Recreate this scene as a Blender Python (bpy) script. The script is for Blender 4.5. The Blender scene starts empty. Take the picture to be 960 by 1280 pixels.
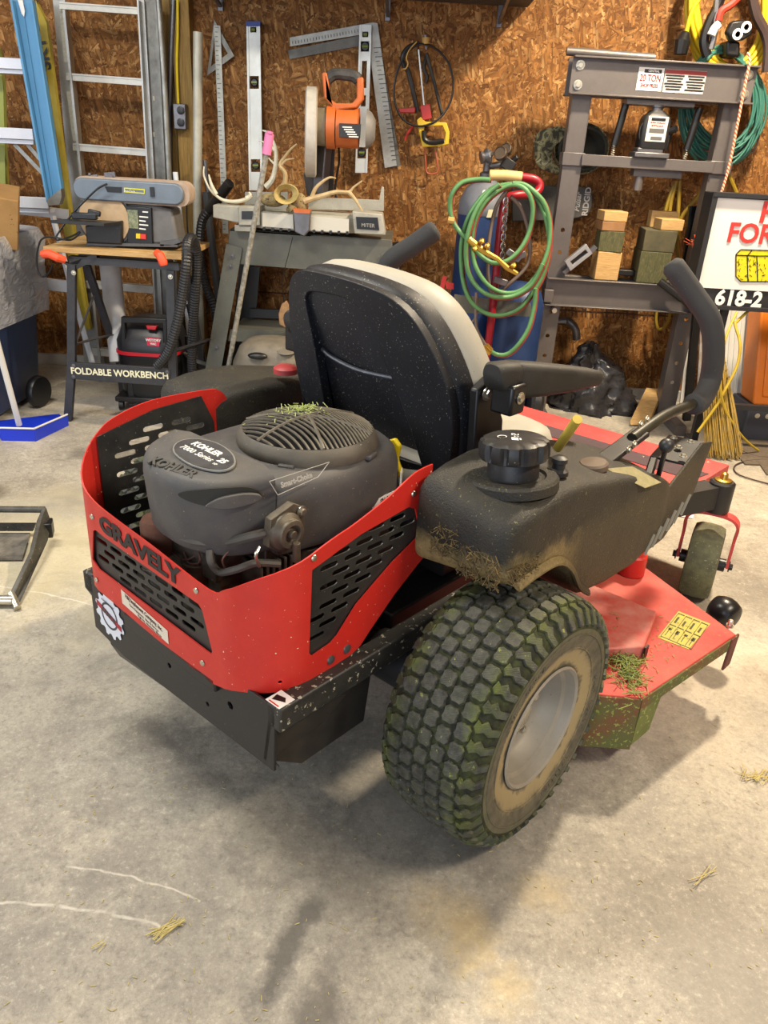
import bpy, bmesh, math, random
from mathutils import Vector, Matrix, noise
from mathutils.geometry import delaunay_2d_cdt
SC = bpy.context.scene
COL = SC.collection
PI = math.pi
rnd = random.Random(7)
# ------------------------------------------------------------------ camera
F = 962.0
PITCH, ROLL, CAM_H = math.radians(25.5), math.radians(3.4), 1.22
fw = Vector((0, math.cos(PITCH), -math.sin(PITCH)))
_u0 = Vector((0, math.sin(PITCH), math.cos(PITCH)))
_r0 = Vector((1, 0, 0))
cR = _r0 * math.cos(ROLL) + _u0 * math.sin(ROLL)
cU = _u0 * math.cos(ROLL) - _r0 * math.sin(ROLL)
CAM = Vector((0, 0, CAM_H))
cd = bpy.data.cameras.new('camera')
cam = bpy.data.objects.new('camera', cd)
COL.objects.link(cam)
SC.camera = cam
cd.sensor_fit = 'HORIZONTAL'
cd.sensor_width = 36
cd.lens = 36 * F / 960
cd.clip_start = 0.05
cam.matrix_world = Matrix.Translation(CAM) @ Matrix((cR, cU, -fw)).transposed().to_4x4()
# ------------------------------------------------------------------ world, light, exposure
w = bpy.data.worlds.new('world')
SC.world = w
w.use_nodes = True
w.node_tree.nodes['Background'].inputs[0].default_value = (0.62, 0.76, 1.0, 1)
w.node_tree.nodes['Background'].inputs[1].default_value = 1.0
SC.view_settings.view_transform = 'Standard'
SC.view_settings.look = 'None'
SC.view_settings.exposure = 0.45
SC.view_settings.gamma = 1


def area(name, loc, target, size, power, col, sy=None, spread=None):
    L = bpy.data.lights.new(name, 'AREA')
    L.energy = power
    L.color = col
    L.size = size
    if sy:
        L.shape = 'RECTANGLE'
        L.size_y = sy
    if spread:
        L.spread = spread
    o = bpy.data.objects.new(name, L)
    COL.objects.link(o)
    o.location = loc
    o.rotation_euler = (Vector(target) - Vector(loc)).to_track_quat('-Z', 'Y').to_euler()
    return o


# daylight coming in through the open garage door behind the camera
area('door_daylight', (-1.9, -3.0, 1.5), (-0.4, 2.5, 0.3), 2.8, 70, (0.84, 0.91, 1.0), 2.2)
# daylight through the side door on the left
area('side_door_daylight', (-3.9, 1.3, 1.35), (-0.8, 2.2, 0.0), 1.2, 46, (0.82, 0.90, 1.0), 1.9)
# ceiling lamps
area('ceiling_lamp_light', (1.35, 2.95, 2.70), (1.35, 2.95, 0), 0.18, 100, (1.0, 0.83, 0.60), 0.18)
area('ceiling_lamp_light', (1.9, 0.4, 2.70), (1.7, 0.6, 0), 1.2, 62, (1.0, 0.86, 0.68), 0.3)
area('ceiling_lamp_light', (-1.3, 1.8, 2.70), (-1.3, 1.8, 0), 1.2, 52, (1.0, 0.95, 0.84), 0.3)


# ------------------------------------------------------------------ geometry helpers
def ray(px, py):
    return fw * F + cR * (px - 480) + cU * (640 - py)


def P(px, py, Y):
    d = ray(px, py)
    return CAM + d * (Y / d.y)


def G(px, py, z=0.0):
    d = ray(px, py)
    return CAM + d * ((z - CAM_H) / d.z)


def V(*a):
    return Vector(a)


class B:
    """collects polygons; build() makes one mesh object from them"""

    def __init__(s):
        s.v = []
        s.f = []
        s.mi = []
        s.cur = 0

    def add(s, vs, fs):
        n = len(s.v)
        s.v += [Vector(p) for p in vs]
        s.f += [tuple(i + n for i in f) for f in fs]
        s.mi += [s.cur] * len(fs)
        return s

    def box(s, c, size, rot=None):
        x, y, z = (q / 2 for q in size)
        vs = [Vector((a * x, b * y, d * z)) for a in (-1, 1) for b in (-1, 1) for d in (-1, 1)]
        if rot is not None:
            if not isinstance(rot, Matrix):
                rot = Matrix.Rotation(rot[2], 3, 'Z') @ Matrix.Rotation(rot[1], 3, 'Y') @ Matrix.Rotation(rot[0], 3, 'X')
            vs = [rot @ p for p in vs]
        return s.add([p + Vector(c) for p in vs],
                     [(0, 1, 3, 2), (4, 6, 7, 5), (0, 4, 5, 1), (2, 3, 7, 6), (0, 2, 6, 4), (1, 5, 7, 3)])

    def bar(s, p0, p1, wd, th, up=(0, 0, 1)):
        """rectangular bar from p0 to p1; wd across, th along 'up'"""
        p0, p1, up = Vector(p0), Vector(p1), Vector(up)
        a = (p1 - p0).normalized()
        x = a.cross(up)
        if x.length < 1e-4:
            x = a.cross(Vector((1, 0, 0)))
        x.normalize()
        y = x.cross(a)
        q = [x * sx * wd / 2 + y * sy * th / 2 for sx, sy in ((-1, -1), (1, -1), (1, 1), (-1, 1))]
        return s.add([p0 + k for k in q] + [p1 + k for k in q],
                     [(3, 2, 1, 0), (4, 5, 6, 7)] + [(i, (i + 1) % 4, 4 + (i + 1) % 4, 4 + i) for i in range(4)])

    def ext(s, poly, vec):
        vec = Vector(vec)
        n = len(poly)
        poly = [Vector(p) for p in poly]
        return s.add(poly + [p + vec for p in poly],
                     [tuple(range(n))[::-1], tuple(range(n, 2 * n))] + [(i, (i + 1) % n, n + (i + 1) % n, n + i) for i in range(n)])

    def loft(s, rings, cap=True, closed=False):
        n = len(rings[0])
        m = len(rings)
        vs = [p for r in rings for p in r]
        fs = []
        for k in range(m if closed else m - 1):
            a, b = k * n, ((k + 1) % m) * n
            fs += [(a + i, a + (i + 1) % n, b + (i + 1) % n, b + i) for i in range(n)]
        if cap and not closed:
            fs += [tuple(range(n))[::-1], tuple(range((m - 1) * n, m * n))]
        return s.add(vs, fs)

    def tube(s, pts, r, seg=8, closed=False, flat=1.0, cap=True):
        pts = [Vector(p) for p in pts]
        n = len(pts)
        rs = r if isinstance(r, (list, tuple)) else [r] * n
        rings = []
        nrm = None
        for i, p in enumerate(pts):
            if closed:
                t = pts[(i + 1) % n] - pts[i - 1]
            else:
                t = pts[min(i + 1, n - 1)] - pts[max(i - 1, 0)]
            t = t.normalized() if t.length > 1e-9 else Vector((0, 0, 1))
            if nrm is None:
                nrm = t.orthogonal().normalized()
            else:
                nrm = nrm - t * nrm.dot(t)
                nrm = nrm.normalized() if nrm.length > 1e-6 else t.orthogonal().normalized()
            b = t.cross(nrm)
            rings.append([p + (nrm * math.cos(2 * PI * k / seg) + b * math.sin(2 * PI * k / seg) * flat) * rs[i] for k in range(seg)])
        return s.loft(rings, cap, closed)

    def cyl(s, p0, p1, r, r1=None, seg=16):
        return s.tube([p0, p1], [r, r if r1 is None else r1], seg)

    def lathe(s, prof, o, ax=(0, 0, 1), seg=24, cap=True):
        """prof: list of (radius, height) along the axis"""
        ax = Vector(ax).normalized()
        x = ax.orthogonal().normalized()
        y = ax.cross(x)
        o = Vector(o)
        rings = [[o + ax * h + (x * math.cos(2 * PI * k / seg) + y * math.sin(2 * PI * k / seg)) * max(r, 1e-5) for k in range(seg)] for r, h in prof]
        return s.loft(rings, cap)

    def ball(s, c, r, seg=14, n=8):
        r = Vector((r, r, r)) if not isinstance(r, (tuple, Vector)) else Vector(r)
        c = Vector(c)
        rings = []
        for j in range(n + 1):
            a = -PI / 2 + PI * j / n
            rr = max(math.cos(a), 1e-3)
            rings.append([c + Vector((r.x * rr * math.cos(2 * PI * k / seg), r.y * rr * math.sin(2 * PI * k / seg), r.z * math.sin(a))) for k in range(seg)])
        return s.loft(rings)

    def map(s, fn, start=0):
        for i in range(start, len(s.v)):
            s.v[i] = Vector(fn(s.v[i]))
        return s


def ring(c, x, y, w, h, rad=0.3, n=4):
    """rounded rectangle ring, centre c, axes x,y, full sizes w,h, corner radius rad (absolute)"""
    c, x, y = Vector(c), Vector(x), Vector(y)
    rad = min(rad, w / 2 * 0.999, h / 2 * 0.999)
    out = []
    for q, (sx, sy) in enumerate(((1, 1), (-1, 1), (-1, -1), (1, -1))):
        for k in range(n + 1):
            a = PI / 2 * (q + k / n)
            out.append(c + x * (sx * (w / 2 - rad) + rad * math.cos(a)) + y * (sy * (h / 2 - rad) + rad * math.sin(a)))
    return out


def sm(pts, n=6, closed=False):
    """Catmull-Rom through the points"""
    pts = [Vector(p) for p in pts]
    m = len(pts)
    out = []
    for i in range(m if closed else m - 1):
        if closed:
            p0, p1, p2, p3 = pts[i - 1], pts[i], pts[(i + 1) % m], pts[(i + 2) % m]
        else:
            p0, p1, p2, p3 = pts[max(i - 1, 0)], pts[i], pts[i + 1], pts[min(i + 2, m - 1)]
        for k in range(n):
            t = k / n
            out.append(0.5 * ((2 * p1) + (p2 - p0) * t + (2 * p0 - 5 * p1 + 4 * p2 - p3) * t * t + (3 * p1 - p0 - 3 * p2 + p3) * t ** 3))
    if not closed:
        out.append(pts[-1])
    return out


def inside(p, poly):
    c = False
    j = len(poly) - 1
    for i in range(len(poly)):
        a, b = poly[i], poly[j]
        if (a[1] > p[1]) != (b[1] > p[1]) and p[0] < (b[0] - a[0]) * (p[1] - a[1]) / (b[1] - a[1]) + a[0]:
            c = not c
        j = i
    return c


def dens(poly, step):
    out = []
    for i in range(len(poly)):
        a, b = Vector(poly[i][:2]), Vector(poly[(i + 1) % len(poly)][:2])
        k = max(1, int((b - a).length / step))
        out += [tuple(a.lerp(b, q / k)) for q in range(k)]
    return out


def sheet(outline, holes, fn, th, step=0.02):
    """flat sheet with real holes, meshed in 2D then bent through fn(s,t,depth) into 3D with thickness th"""
    o = dens(outline, step)
    hs = [dens(h, step) for h in holes]
    pts = [Vector(p) for p in o]
    edges = [(i, (i + 1) % len(o)) for i in range(len(o))]
    for h in hs:
        n = len(pts)
        pts += [Vector(p) for p in h]
        edges += [(n + i, n + (i + 1) % len(h)) for i in range(len(h))]
    x0, x1 = min(p[0] for p in o), max(p[0] for p in o)
    y0, y1 = min(p[1] for p in o), max(p[1] for p in o)
    nx, ny = int((x1 - x0) / step), int((y1 - y0) / step)
    bb = [(min(p[0] for p in h), max(p[0] for p in h), min(p[1] for p in h), max(p[1] for p in h)) for h in hs]

    def ok(p):
        if not inside(p, o):
            return False
        for h, q in zip(hs, bb):
            if q[0] < p[0] < q[1] and q[2] < p[1] < q[3] and inside(p, h):
                return False
        return True
    for i in range(1, nx):
        for j in range(1, ny):
            p = (x0 + i * (x1 - x0) / nx + 1e-4, y0 + j * (y1 - y0) / ny + 1e-4)
            if ok(p):
                pts.append(Vector(p))
    vs, es, fs, a, b_, c = delaunay_2d_cdt(pts, edges, [], 0, 1e-6)
    keep = []
    for f in fs:
        m = (sum(vs[i].x for i in f) / len(f), sum(vs[i].y for i in f) / len(f))
        if ok(m):
            keep.append(tuple(f))
    cnt = {}
    for f in keep:
        for i in range(len(f)):
            e = (f[i], f[(i + 1) % len(f)])
            cnt[e] = 1
    n = len(vs)
    bd = [(a, b_) for (a, b_) in cnt if (b_, a) not in cnt]
    b = B()
    b.add([fn(p.x, p.y, 0) for p in vs] + [fn(p.x, p.y, th) for p in vs],
          keep + [tuple(i + n for i in f[::-1]) for f in keep] + [(e1, e0, e0 + n, e1 + n) for e0, e1 in bd])
    return b


def stadium(cx, cy, L, H, n=4, ang=0.0):
    r = H / 2
    out = []
    for k in range(n + 1):
        a = -PI / 2 + PI * k / n
        out.append((L / 2 - r + r * math.cos(a), r * math.sin(a)))
    for k in range(n + 1):
        a = PI / 2 + PI * k / n
        out.append((-L / 2 + r + r * math.cos(a), r * math.sin(a)))
    ca, sa = math.cos(ang), math.sin(ang)
    return [(cx + x * ca - y * sa, cy + x * sa + y * ca) for x, y in out]


def circle(cx, cy, r, n=16):
    return [(cx + r * math.cos(2 * PI * k / n), cy + r * math.sin(2 * PI * k / n)) for k in range(n)]


# ------------------------------------------------------------------ scene-object helpers
ROOTM = {}


def tag(o, label=None, cat=None, group=None, kind=None):
    if label:
        o['label'] = label
    if cat:
        o['category'] = cat
    if group:
        o['group'] = group
    if kind:
        o['kind'] = kind
    return o


def thing(name, label, cat, loc=(0, 0, 0), rz=0.0, group=None, local=False):
    o = bpy.data.objects.new(name, None)
    o.empty_display_size = 0.05
    COL.objects.link(o)
    o.location = loc
    o.rotation_euler = (0, 0, rz)
    M = Matrix.Translation(Vector(loc)) @ Matrix.Rotation(rz, 4, 'Z')
    ROOTM[o] = (M, local)
    return tag(o, label, cat, group)


def build(name, b, mat, parent=None, smooth=35, bevel=0.0, label=None, kind=None, origin=None, seg=2, sub=0):
    me = bpy.data.meshes.new(name)
    if parent is not None:
        M, local = ROOTM[parent]
        T = Matrix.Identity(4) if local else M.inverted()
    else:
        if origin is None:
            xs = [p.x for p in b.v]
            ys = [p.y for p in b.v]
            origin = ((min(xs) + max(xs)) / 2, (min(ys) + max(ys)) / 2, min(p.z for p in b.v))
        M, local = Matrix.Translation(Vector(origin)), False
        T = M.inverted()
    me.from_pydata([T @ p for p in b.v], [], b.f)
    mats = mat if isinstance(mat, (list, tuple)) else [mat]
    for m in mats:
        me.materials.append(m)
    if len(mats) > 1:
        me.polygons.foreach_set('material_index', b.mi)
    bm = bmesh.new()
    bm.from_mesh(me)
    bmesh.ops.recalc_face_normals(bm, faces=bm.faces)
    bm.to_mesh(me)
    bm.free()
    if smooth:
        me.shade_smooth()
        me.set_sharp_from_angle(angle=math.radians(smooth))
    me.update()
    o = bpy.data.objects.new(name, me)
    COL.objects.link(o)
    if parent is not None:
        o.parent = parent
        ROOTM[o] = (M, local)
    else:
        o.location = M.to_translation()
        ROOTM[o] = (M, False)
    if bevel:
        md = o.modifiers.new('bevel', 'BEVEL')
        md.width = bevel
        md.segments = seg
        md.limit_method = 'ANGLE'
        md.angle_limit = math.radians(40)
    if sub:
        md = o.modifiers.new('subsurf', 'SUBSURF')
        md.levels = md.render_levels = sub
    if label:
        o['label'] = label
    if kind:
        o['kind'] = kind
    return o


def single(name, label, cat, b, mat, group=None, **k):
    return tag(build(name, b, mat, None, **k), label, cat, group)


def struct(name, b, mat, **k):
    return build(name, b, mat, None, kind='structure', **k)


def copy_tree(o, parent=None):
    c = o.copy()
    COL.objects.link(c)
    if parent is not None:
        c.parent = parent
    for ch in [q for q in list(o.children)]:
        copy_tree(ch, c)
    return c


def text_b(s, size, o, x, y, depth=0.0008, bold=0.0, align='CENTER', shear=0.0, fn=None, wscale=1.0, res=3):
    """lettering: x,y are the directions of the baseline and of 'up'"""
    cu = bpy.data.curves.new('t', 'FONT')
    cu.body = s
    cu.size = size
    cu.align_x = align
    cu.align_y = 'CENTER'
    cu.offset = bold
    cu.shear = shear
    cu.extrude = depth / 2
    cu.resolution_u = res
    t = bpy.data.objects.new('t', cu)
    COL.objects.link(t)
    dg = bpy.context.evaluated_depsgraph_get()
    me = bpy.data.meshes.new_from_object(t.evaluated_get(dg))
    o, x, y = Vector(o), Vector(x).normalized(), Vector(y)
    y = (y - x * x.dot(y)).normalized()
    z = x.cross(y)
    b = B()
    if fn:
        b.add([fn(p.co.x * wscale, p.co.y, p.co.z) for p in me.vertices], [tuple(f.vertices) for f in me.polygons])
    else:
        b.add([o + x * p.co.x * wscale + y * p.co.y + z * p.co.z for p in me.vertices], [tuple(f.vertices) for f in me.polygons])
    bpy.data.objects.remove(t)
    bpy.data.meshes.remove(me)
    bpy.data.curves.remove(cu)
    return b


def each(name, bs, mat, parent, **k):
    return [build(name, q, mat, parent, **k) for q in bs]


# ------------------------------------------------------------------ materials
def srgb(h):
    if isinstance(h, str):
        c = [int(h[i:i + 2], 16) / 255 for i in (0, 2, 4)]
    else:
        c = h
        return (c[0], c[1], c[2], 1)
    return tuple([(q / 12.92 if q <= 0.04045 else ((q + 0.055) / 1.055) ** 2.4) for q in c] + [1])


class N:
    def __init__(s, name):
        s.m = bpy.data.materials.new(name)
        s.m.use_nodes = True
        s.t = s.m.node_tree
        s.b = s.t.nodes['Principled BSDF']
        s.tc = s.t.nodes.new('ShaderNodeTexCoord')

    def n(s, ty, **k):
        q = s.t.nodes.new('ShaderNode' + ty)
        for a, v in k.items():
            setattr(q, a, v)
        return q

    def l(s, a, b):
        s.t.links.new(a, b)

    def co(s, scale=(1, 1, 1), rot=(0, 0, 0), loc=(0, 0, 0), src=None):
        q = s.n('Mapping')
        s.l(src or s.tc.outputs['Object'], q.inputs[0])
        q.inputs['Scale'].default_value = scale
        q.inputs['Rotation'].default_value = rot
        q.inputs['Location'].default_value = loc
        return q.outputs[0]

    def noise(s, vec, scale, det=4, rough=.6, dist=0):
        q = s.n('TexNoise')
        s.l(vec, q.inputs['Vector'])
        q.inputs['Scale'].default_value = scale
        q.inputs['Detail'].default_value = det
        q.inputs['Roughness'].default_value = rough
        q.inputs['Distortion'].default_value = dist
        return q.outputs['Fac']

    def ramp(s, fac, stops, interp='LINEAR'):
        q = s.n('ValToRGB')
        q.color_ramp.interpolation = interp
        els = q.color_ramp.elements
        while len(els) < len(stops):
            els.new(0.5)
        for e, (p, c) in zip(els, stops):
            e.position = p
            e.color = srgb(c) if not isinstance(c, (int, float)) else (c, c, c, 1)
        s.l(fac, q.inputs[0])
        return q.outputs[0]

    def mix(s, fac, a, b, ty='MIX'):
        q = s.n('Mix', data_type='RGBA', blend_type=ty)
        for i, v in ((0, fac), (6, a), (7, b)):
            if isinstance(v, bpy.types.NodeSocket):
                s.l(v, q.inputs[i])
            elif i == 0:
                q.inputs[0].default_value = v
            else:
                q.inputs[i].default_value = srgb(v) if not isinstance(v, (int, float)) else (v, v, v, 1)
        return q.outputs[2]

    def math(s, op, a, b=0.0, c=0.0, clamp=False):
        q = s.n('Math', operation=op, use_clamp=clamp)
        for i, v in enumerate((a, b, c)):
            if isinstance(v, bpy.types.NodeSocket):
                s.l(v, q.inputs[i])
            else:
                q.inputs[i].default_value = v
        return q.outputs[0]

    def bump(s, h, strength=.3, dist=.002):
        q = s.n('Bump')
        q.inputs['Strength'].default_value = strength
        q.inputs['Distance'].default_value = dist
        s.l(h, q.inputs['Height'])
        s.l(q.outputs[0], s.b.inputs['Normal'])

    def out(s, col=None, rough=None, metal=None, spec=None):
        for nm, v in (('Base Color', col), ('Roughness', rough), ('Metallic', metal), ('Specular IOR Level', spec)):
            if v is None:
                continue
            if isinstance(v, bpy.types.NodeSocket):
                s.l(v, s.b.inputs[nm])
            elif nm == 'Base Color':
                s.b.inputs[nm].default_value = srgb(v)
            else:
                s.b.inputs[nm].default_value = v
        return s.m


_mc = {}


def mt(name, col, rough=.5, metal=0.0, col2=None, vs=30, va=.35, speck=None, ss=220, st=.64, bump=0.0, bs=250, stretch=(1, 1, 1), spec=None):
    """general worn surface: base colour blotched towards col2, specks of a third colour, fine relief"""
    if name in _mc:
        return _mc[name]
    s = N(name)
    v = s.co(stretch)
    c2 = col2 or col
    nz = s.noise(v, vs, 5, .65)
    f = s.ramp(nz, [(.5 - .25, 0.0), (.5 + .25, 1.0)])
    base = s.mix(s.math('MULTIPLY', f, va * 2 if col2 else 0), col, c2)
    if speck:
        sp = s.ramp(s.noise(v, ss, 3, .6), [(st, 0.0), (st + .02, 1.0)])
        base = s.mix(sp, base, speck)
    rr = s.math('ADD', s.math('MULTIPLY', nz, .25), rough - .12)
    if bump:
        s.bump(s.noise(v, bs, 3, .6), bump, .001)
    _mc[name] = s.out(base, rr, metal, spec)
    return _mc[name]


def osb(name, dark=0.0):
    s = N(name)
    src = s.tc.outputs['Object']
    col = None
    hsum = None
    warp = s.n('TexNoise')
    warp.inputs['Scale'].default_value = 3.5
    s.l(src, warp.inputs['Vector'])
    wv = s.n('VectorMath', operation='MULTIPLY_ADD')
    s.l(warp.outputs['Color'], wv.inputs[0])
    wv.inputs[1].default_value = (.035, .035, .035)
    s.l(src, wv.inputs[2])
    # strands: several layers of long cells, each lying another way, chosen patch by patch
    for k, (ang, sc) in enumerate(((.25, 1.0), (-.8, 1.15), (1.25, .9), (.75, 1.3), (-.25, .8), (-1.35, 1.05), (1.75, 1.2))):
        v = s.co((10 * sc, 10 * sc, 66 * sc), (0, 0, 0), (0, 0, 0), s.co((1, 1, 1), (0, ang, 0), (k * 3.1, 0, k * 1.7), wv.outputs[0]))
        vo = s.n('TexVoronoi', feature='F1')
        vo.inputs['Scale'].default_value = 1.0
        vo.inputs['Randomness'].default_value = 1.0
        s.l(v, vo.inputs['Vector'])
        sep = s.n('SeparateColor')
        s.l(vo.outputs['Color'], sep.inputs[0])
        edge = s.ramp(vo.outputs['Distance'], [(.2, 1.0), (.8, .5)])
        gr = s.noise(s.co((12, 12, 420), (0, 0, 0), (0, 0, 0), s.co((1, 1, 1), (0, ang, 0), (k, 0, 0))), 1.0, 2)
        c = s.ramp(sep.outputs[0], [(0, '74481F'), (.3, '91602D'), (.55, 'A5713B'), (.8, 'B68249'), (1, 'D2A46A')])
        c = s.mix(s.ramp(gr, [(.35, 0.0), (.75, .6)]), c, '6E4420')
        c = s.mix(1.0, c, edge, 'MULTIPLY')
        if col is None:
            col, hsum = c, sep.outputs[0]
        else:
            pick = s.math('GREATER_THAN', s.noise(s.co((1, 1, 1), (0, 0, 0), (k * 5.3, k, 0), wv.outputs[0]), 12 + k * 3, 2), .53)
            sel = s.math('MULTIPLY', pick, s.math('GREATER_THAN', sep.outputs[1], .25))
            col = s.mix(sel, col, c)
            hm = s.n('Mix')
            s.l(sel, hm.inputs[0])
            s.l(hsum, hm.inputs[2])
            s.l(sep.outputs[0], hm.inputs[3])
            hsum = hm.outputs[0]
    big = s.ramp(s.noise(s.co(), 1.6, 3), [(.3, .78), (.7, 1.08)])
    col = s.mix(1.0, col, big, 'MULTIPLY')
    s.bump(hsum, .35, .0015)
    return s.out(col, .72, 0, .25)


OSB = osb('oriented_strand_board')


def concrete():
    s = N('stained_and_shaded_concrete')
    v = s.co()
    a = s.noise(v, 1.7, 6, .65, .4)
    b = s.noise(v, 7, 8, .72, .6)
    c = s.noise(v, 48, 6, .8)
    col = s.ramp(a, [(.32, '8C867C'), (.5, 'A9A294'), (.66, 'C0B7A4')])
    col = s.mix(s.ramp(b, [(.36, .6), (.52, 0.0)]), col, '827B72')
    col = s.mix(s.ramp(b, [(.58, 0.0), (.72, .6)]), col, 'CFC8BA')
    col = s.mix(s.ramp(c, [(.34, .6), (.47, 0.0)]), col, '6F6860')
    col = s.mix(s.ramp(c, [(.55, 0.0), (.68, .65)]), col, 'D2CAB8')
    gr_ = s.noise(s.co((1, 1, 1), (0, 0, 1.1)), 120, 5, .85)
    col = s.mix(s.ramp(gr_, [(.40, .35), (.50, 0.0)]), col, '807868')
    col = s.mix(s.ramp(gr_, [(.56, 0.0), (.66, .4)]), col, 'D8D0BE')
    fine = s.noise(s.co((1, 1, 1), (0, 0, .5)), 210, 3, .7)
    col = s.mix(s.ramp(fine, [(.66, 0.0), (.72, .7)]), col, 'D9D3C4')
    col = s.mix(s.ramp(fine, [(.26, .6), (.33, 0.0)]), col, '4A453F')
    sep = s.n('SeparateXYZ')
    s.l(v, sep.inputs[0])

    def spot(x, y, rx, ry, ang, hexc, amt, ns=9, soft=.5):
        nonlocal col
        m = s.co((1 / rx, 1 / ry, 1), (0, 0, 0), (0, 0, 0), s.co((1, 1, 1), (0, 0, -ang), (0, 0, 0), s.co((1, 1, 1), (0, 0, 0), (-x, -y, 0))))
        ln = s.n('VectorMath', operation='LENGTH')
        s.l(m, ln.inputs[0])
        d = s.math('ADD', ln.outputs['Value'], s.math('MULTIPLY', s.math('SUBTRACT', s.noise(v, ns, 5, .7), .5), 2.0))
        f = s.ramp(d, [(max(0, 1 - soft), amt), (1.0, 0.0)])
        col = s.mix(f, col, hexc)

    def arc(x, y, R, wdt, a0, a1, hexc):
        nonlocal col
        dx = s.math('SUBTRACT', sep.outputs[0], x)
        dy = s.math('SUBTRACT', sep.outputs[1], y)
        rr = s.math('SQRT', s.math('ADD', s.math('MULTIPLY', dx, dx), s.math('MULTIPLY', dy, dy)))
        rr = s.math('ADD', rr, s.math('MULTIPLY', s.math('SUBTRACT', s.noise(v, 14, 3), .5), .02))
        f = s.ramp(s.math('DIVIDE', s.math('ABSOLUTE', s.math('SUBTRACT', rr, R)), wdt), [(.3, .75), (1, 0.0)])
        an = s.math('ARCTAN2', dy, dx)
        f = s.math('MULTIPLY', f, s.math('MULTIPLY', s.math('GREATER_THAN', an, a0), s.math('LESS_THAN', an, a1)))
        f = s.math('MULTIPLY', f, s.ramp(s.noise(v, 30, 3), [(.35, .2), (.55, 1.0)]))
        col = s.mix(f, col, hexc)
    for q in SPOTS:
        spot(*q)
    for q in ARCS:
        arc(*q)
    s.bump(s.math('ADD', b, s.math('MULTIPLY', c, .6)), .35, .004)
    rg = s.ramp(b, [(.3, .42), (.7, .68)])
    return s.out(col, rg, 0, .35)
SPOTS = [(-.11, .86, .035, .16, -.35, '4E4A45', .8, 14, .6), (-.06, .74, .05, .09, -.3, '57514A', .7, 14, .6),
         (.17, .90, .07, .12, .5, 'C0A874', .55, 16, .8), (.33, .98, .08, .05, 0, 'BFA97A', .45, 16, .8),
         (.24, .80, .06, .06, 0, 'C4AD7C', .5, 16, .8), (.05, 1.15, .75, .42, .5, '66645F', .5, 6, .8),  # the wide grey one paints the mower's shadow onto the floor
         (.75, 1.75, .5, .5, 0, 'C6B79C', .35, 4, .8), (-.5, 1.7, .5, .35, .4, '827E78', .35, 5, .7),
         (-1.15, 2.45, .45, .22, .3, '8A8478', .5, 6, .6), (-1.0, 2.15, .6, .5, -.2, 'C8BD9A', .6, 6, .8),
         (-1.15, 2.95, .22, .1, .2, '4E4A44', .6, 9, .5), (-1.0, 3.6, .6, .3, 0, 'B8BAC4', .4, 5, .6),  # the bluish one is daylight behind the bench, painted into the concrete
         (.62, .82, .14, .25, .3, '8B857B', .4, 8, .7)]
ARCS = [(-.547, .117, .78, .004, 1.30, 1.72, 'D2CCBE'), (-.557, .255, .72, .003, 1.18, 1.55, 'CEC8BA'),
        (-1.35, .2, 1.72, .004, 1.2, 1.5, 'D5D0C2')]
CONC = concrete()
# ------------------------------------------------------------------ room
WY = 4.25
b = B().box((0, .2, -.06), (8.4, 8.6, .12))
struct('floor', b, CONC, origin=(0, 0, 0))
b = B().box((0, WY + .06, 1.4), (8.4, .12, 2.8))
struct('wall_back', b, OSB, origin=(0, WY, 0))
b = B().box((-4.14, .2, 1.4), (.12, 8.1, 2.8))
struct('wall_left', b, OSB, origin=(-4.1, 0, 0))
b = B().box((4.14, .2, 1.4), (.12, 8.1, 2.8))
struct('wall_right', b, OSB, origin=(4.1, 0, 0))
WHITE = mt('painted_white_board', 'B9B4A8', .6, 0, 'A39C8C', 8, .3)
b = B().box((0, .2, 2.86), (8.4, 8.6, .12))
struct('ceiling', b, WHITE)
b = B()
b.box((-3.4, -4.06, 1.4), (1.4, .12, 2.8)).box((3.4, -4.06, 1.4), (1.4, .12, 2.8)).box((0, -4.06, 2.6), (5.4, .12, .4))
struct('wall_front', b, OSB, origin=(0, -4, 0))
b = B().box((0, WY - .012, .03), (8.2, .022, .06))
struct('baseboard_back', b, mt('pale_sill', 'A3A29E', .6), bevel=.003)

# ------------------------------------------------------------------ common materials
RED = mt('red_enamel', 'C92C22', .42, 0, 'B4241C', 20, .3, 'E8D5B8', 160, .70, .05)
REDD = mt('dusty_red_enamel', 'C02C26', .6, 0, 'C67868', 9, .30, '6E6A40', 120, .66, .15)
BLK = mt('black_plastic', '18181B', .45, 0, '262524', 12, .4, '8A8168', 230, .70, .15, 500)
BLK2 = mt('black_painted_steel', '17171A', .42, 0, '2A2928', 18, .4, '7A735F', 200, .70, .1)
BLKN = mt('clean_black', '121214', .4)
DUSTY = mt('dusty_engine_plastic', '3F3F42', .6, 0, '57534D', 14, .5, '8F8670', 220, .69, .25, 600)
DUST2 = mt('dusty_black_plastic', '26251F', .6, 0, '4A4532', 9, .5, '77783C', 190, .66, .3, 400)
TANWOOD = None
SILV = mt('bare_aluminium', 'B4B3AE', .38, .75, '8F8D88', 14, .4, '5C5850', 160, .68)
STEEL = mt('dull_steel', '77767A', .4, .7, '5A5858', 16, .4)
ZINC = mt('zinc_bolt', 'C9C4B4', .3, .9)
DARKRUB = mt('grey_foam_grip', '2E2E30', .85, 0, '3A3A3A', 20, .4, '8A8880', 300, .72, .4, 700)
WHT = mt('white_print', 'E2E0DC', .6)
BRASS = mt('brass', 'C9A24A', .3, .9)
YEL = mt('yellow_plastic', 'E0C818', .45, 0, 'C4A910', 20, .3)
RUST = mt('rusty_iron', '6B4430', .8, .2, '4A3026', 30, .5)

# ------------------------------------------------------------------ the mower, in its own frame: X forward, Y left
TH = math.atan2(.76, .65)
MO = Vector((-.39, 1.19, 0))
mu = Vector((math.cos(TH), math.sin(TH), 0))
ml = Vector((-mu.y, mu.x, 0))


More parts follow.
